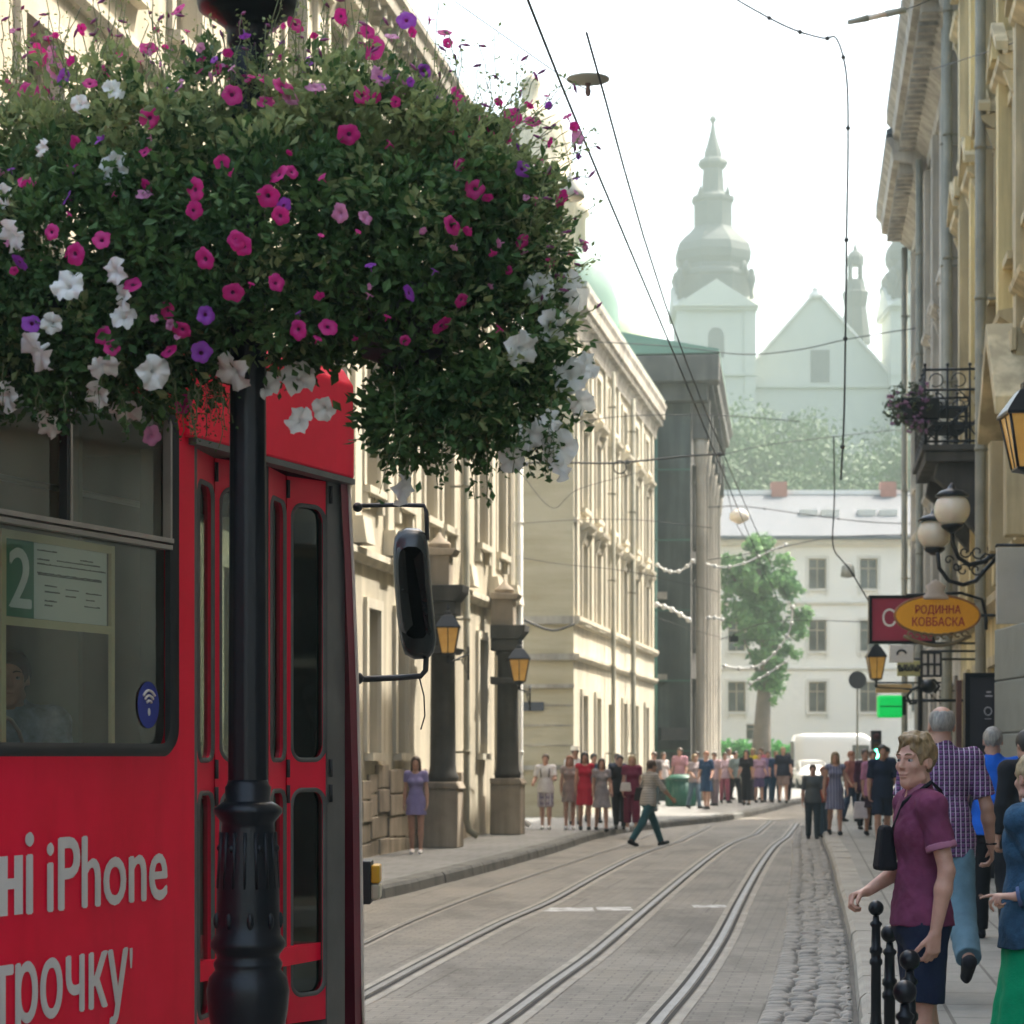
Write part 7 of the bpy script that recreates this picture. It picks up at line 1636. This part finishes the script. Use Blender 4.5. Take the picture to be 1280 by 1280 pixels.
D=121; xa_=P(993,0,D).x; xb_=P(1120,0,D).x; t=thing('van','large white van parked sideways across the end of the street','van',((xa_+xb_)/2,D,0)); ax=lambda s,x,z:(xa_+s,D+1+x,z); L=xb_-xa_
m=MB(); loft(m,[(0,.85,.5,2.4),(.12,.98,.4,2.72),(.6,1.0,.35,2.8),(L-1.6,1.0,.35,2.8),(L-1.1,.98,.35,2.5),(L-.75,.96,.35,1.6),(L-.1,.9,.4,1.3),(L,.8,.5,1.1)],ax,24,7); m.build('body',M_carw,t)
m=MB(); m.box(xb_-2.2,xb_-1.35,D-.012,D+.02,1.5,2.2); m.build('side_window',M_glassD,t)
m=MB(); m.box(xa_+.4,xb_-.6,D-.02,D+.01,.62,.72); m.build('rubbing_strip',M_ironrough,t)
for s_ in(1.1,L-1.1):
    m=MB(); m.prism([(xa_+s_+.36*math.cos(i/18*6.283),.36+.36*math.sin(i/18*6.283)) for i in range(18)],lambda a,b:(a,D-.03,b),lambda a,b:(a,D+.25,b)); m.build('wheel',M_rubber,t)
# bin
c=Vector(spot(851,73.0)); t=thing('litter_bin','dark green cylindrical litter bin in front of the man in pink','bin',c); m=MB(); m.lathe([(.42,0),(.45,.05),(.45,.78)],c,18); 
for i in range(18): a=i/18*6.283; m.box(c.x+.45*math.cos(a)-.02,c.x+.45*math.cos(a)+.02,c.y+.45*math.sin(a)-.02,c.y+.45*math.sin(a)+.02,c.z+.03,c.z+.8)
m.build('drum',mat('bin_green',(.01,.09,.06),.5,.2),t); m=MB(); m.lathe([(.47,.8),(.47,.86),(.3,.95),(.1,.98)],c,18); m.build('lid',mat('bin_green',(1,1,1)),t)
# banners/dark awning at the far left row foot
D=80.5; a=P(826,985,D); b=P(862,900,D); m=MB(); m.box(a.x,b.x,D,D+1.2,2.2,2.6); m.extrude([(0,0),(0,0.01),(.01,0)],0,.01) if False else None
solo(m,'awning',M_ironrough,'dark awning at the foot of the dark weathered building','awning',((a.x+b.x)/2,D,2.2))
# ---------- overhead wires ----------
def wire(label,pts,r=.012,m=None,name='overhead_wire',cat='wire',grp='overhead wires across the street',world=False,knots=0):
    w_=[Vector(p) if world else P(*p) for p in pts]; k=MB(); sm=smooth_line([v.copy() for v in w_],4) if False else w_
    out=[]
    for i in range(len(w_)-1):
        p0=w_[max(i-1,0)];p1=w_[i];p2=w_[i+1];p3=w_[min(i+2,len(w_)-1)]
        for j in range(5):
            t_=j/5; out.append(.5*((2*p1)+(p2-p0)*t_+(2*p0-5*p1+4*p2-p3)*t_*t_+(3*p1-p0-3*p2+p3)*t_**3))
    out.append(w_[-1]); k.tube(out,r,5)
    for i in range(knots): k.sphere(out[int((i+.5)*len(out)/knots)],r*2.4,6,4)
    return solo(k,name,m or M_wire,label,cat,out[0],grp)
wire('trolley wire running down the street from top centre, left of the disc lamp',[(-.35,9.5,6),(.09,13.8,6),(1.88,26.9,6),(5.6,54,6),(9.0,78,6)],.008,world=True)
wire('second trolley wire running down the street below the disc lamp',[(.45,14.5,6.02),(1.97,26.9,6.02),(6.1,56,6.02),(9.6,80,6.02)],.007,world=True)
wire('thin span wire sloping from top left to the disc lamp',[(555,-8,24),(640,52,24),(705,97,24),(735,112,24)],.006)
wire('heavy drooping cable from the top edge that turns and drops vertically beside the church',[(905,-12,30),(925,2,30),(970,27,30),(1000,40,30),(1030,48,30),(1046,49,30),(1058,95,30),(1060,180,30),(1058,300,30),(1057,400,30),(1055,520,30),(1051,600,30)],.013,knots=9)
wire('thin slack wire dropping past the far roof to the crimson sign',[(1042,545,39),(1043,620,39),(1041,680,39),(1052,700,39),(1062,712,39),(1085,750,39)],.012)
wire('black cable with a loop crossing between the cornices',[(652,592,52),(655,581,52),(680,578,52),(760,579,52),(800,576,52),(860,570,52),(900,568,52),(906,568,52)],.022,knots=3)
wire('small loop hanging in the black cable',[(775+8*math.cos(i/10*6.283),584+8*math.sin(i/10*6.283),51.9) for i in range(11)],.018)
wire('sagging span wire in front of the church tower and gable',[(690,425,60),(760,428,60),(850,434,60),(930,443,60),(1000,437,60),(1060,424,60),(1140,411,60),(1200,404,60)],.014)
wire('span wire at cornice height running to the right row',[(640,545,60),(760,522,60),(890,519,60),(1000,527,60)],.012)
wire('span wire rising to the right under the church hill',[(905,568,70),(960,556,70),(1050,545,70),(1140,535,70)],.012)
wire('double span wire across the far roof',[(885,634,75),(930,633,75),(1000,642,75),(1080,652,75),(1150,655,75)],.016,knots=4)
wire('lower span wire across the far roof',[(885,700,75),(960,688,75),(1040,672,75),(1140,668,75)],.014,knots=4)
wire('span wire over the first floor windows of the far house',[(900,800,75),(960,778,75),(1040,776,75),(1120,780,75)],.012)
wire('thin wire sagging from the tan end wall',[(652,592,55),(690,635,55),(722,612,55),(800,590,55)],.008)
wire('wire crossing the tan end wall to the far roof',[(640,655,56),(720,650,56),(800,650,56),(890,660,56)],.008)
wire('fine wire above the ledge of the tan end wall',[(640,695,56),(700,705,56),(790,715,56),(900,740,56)],.008)
wire('cable along the ledge of the tan end wall',[(655,775,58),(690,788,58),(718,780,58)],.03)
wire('wire slanting up at the top right corner past the grey cornice',[(1165,87,42),(1215,71,38),(1255,58,35),(1290,44,33)],.008)
wire('wire from the dark cornice down to the span wires',[(899,520,78),(903,568,78),(915,640,78),(935,680,78)],.014)
lg='pale strings of festoon lights at the end of the street'
M_fest=mat('festoon_white',(.6,.6,.58),.5,.05)
wire('pale festoon string hung between the pale columns',[(820,705,78),(835,714,78),(852,713,78),(868,699,78)],.03,M_fest,'festoon','light string',lg,knots=6)
wire('pale festoon string sagging in front of the street tree',[(872,700,84),(900,709,84),(930,704,84),(960,690,84),(985,680,84)],.03,M_fest,'festoon','light string',lg,knots=7)
wire('pale festoon string reaching down to the dark column foot',[(818,755,78),(840,762,78),(864,777,78)],.04,M_fest,'festoon','light string',lg,knots=5)
wire('long pale festoon string curving down left of the street tree trunk',[(902,832,84),(930,836,84),(955,828,84),(975,808,84),(988,785,84),(991,755,84)],.035,M_fest,'festoon','light string',lg,knots=9)
wire('short pale festoon string near the tree trunk',[(935,856,84),(960,842,84),(985,825,84)],.03,M_fest,'festoon','light string',lg,knots=5)
wire('pale festoon string right of the pale columns',[(870,774,84),(890,772,84),(905,775,84)],.03,M_fest,'festoon','light string',lg,knots=4)
# suspended lamps
M_lamp=mat('lamp_grey',(.30,.31,.27),.6,.1)
D=24; c=P(735,100,D); t=thing('hanging_lamp','flat disc shaped street lamp hanging on a span wire against the sky','lamp',c); m=MB(); m.lathe([(.01,-.035),(.10,-.035),(.16,-.01),(.215,.0),(.215,.014),(.13,.03),(.07,.055),(.01,.06)],c,24); m.build('shade',M_lamp,t); m=MB(); m.lathe([(.018,-.16),(.03,-.12),(.02,-.07),(.03,-.035)],c,10); m.build('stem',mat('lamp_stem',(.14,.08,.07)),t)
D=45; c=P(714,248,D); t=thing('hanging_lamp','bell shaped street lamp hanging beside the flower basket','lamp',c); m=MB(); m.lathe([(.24,0),(.26,.02),(.24,.12),(.18,.26),(.12,.36),(.06,.42),(.04,.5)],c,20); m.build('shade',M_lamp,t); m=MB(); m.lathe([(.02,-.05),(.2,-.03),(.235,.0)],c,20); m.build('diffuser',M_opal,t)
m=MB(); m.tube([c+Vector((0,0,.5)),c+Vector((-.25,0,1.6)),Vector((LF(45)+.2,45,13.0))],.012,5); m.build('arm',M_wire,t)
D=30; t=thing('tube_lamp','slim tube lamp hanging on a wire near the top of the sky','lamp',P(1090,22,D)); m=MB(); a,b=P(1060,28,D),P(1132,12,D); 
m.tube([a,a.lerp(b,.35)],[.03,.045],8); m.build('end_cap',M_lamp,t); m=MB(); m.tube([a.lerp(b,.66),b],[.045,.04],8); m.build('end_cap',M_lamp,t); m=MB(); m.tube([a.lerp(b,.3),a.lerp(b,.7)],.036,10); m.build('tube',M_opal,t)
wire('thin wire carrying the tube lamp',[(1034,36,30),(1062,28,30),(1134,11,30),(1175,-6,30)],.006)
wire('small black traffic camera wire in front of the far house',[(800,765,80),(860,785,80),(917,799,80),(1000,800,80)],.008)
c=P(917,799,80); m=MB(); m.cbox(c,.28,.3,.2); m.tube([c+Vector((0,0,.1)),c+Vector((0,0,.25))],.03,6); solo(m,'traffic_camera',M_iron,'small black box hanging on a wire in front of the far house','camera',c)
c=P(1060,713,80); m=MB(); m.lathe([(.05,-.25),(.25,-.2),(.2,.15),(.05,.25)],c,12); solo(m,'wire_weight',M_lamp,'small grey lamp on the slack wire in front of the far house','lamp',c)
c=P(924,645,75); m=MB(); m.lathe([(.05,-.25),(.3,-.12),(.3,.08),(.1,.22)],c,14); solo(m,'hanging_lamp',M_opal,'round white lamp on the span wire left of the far roof','lamp',c)
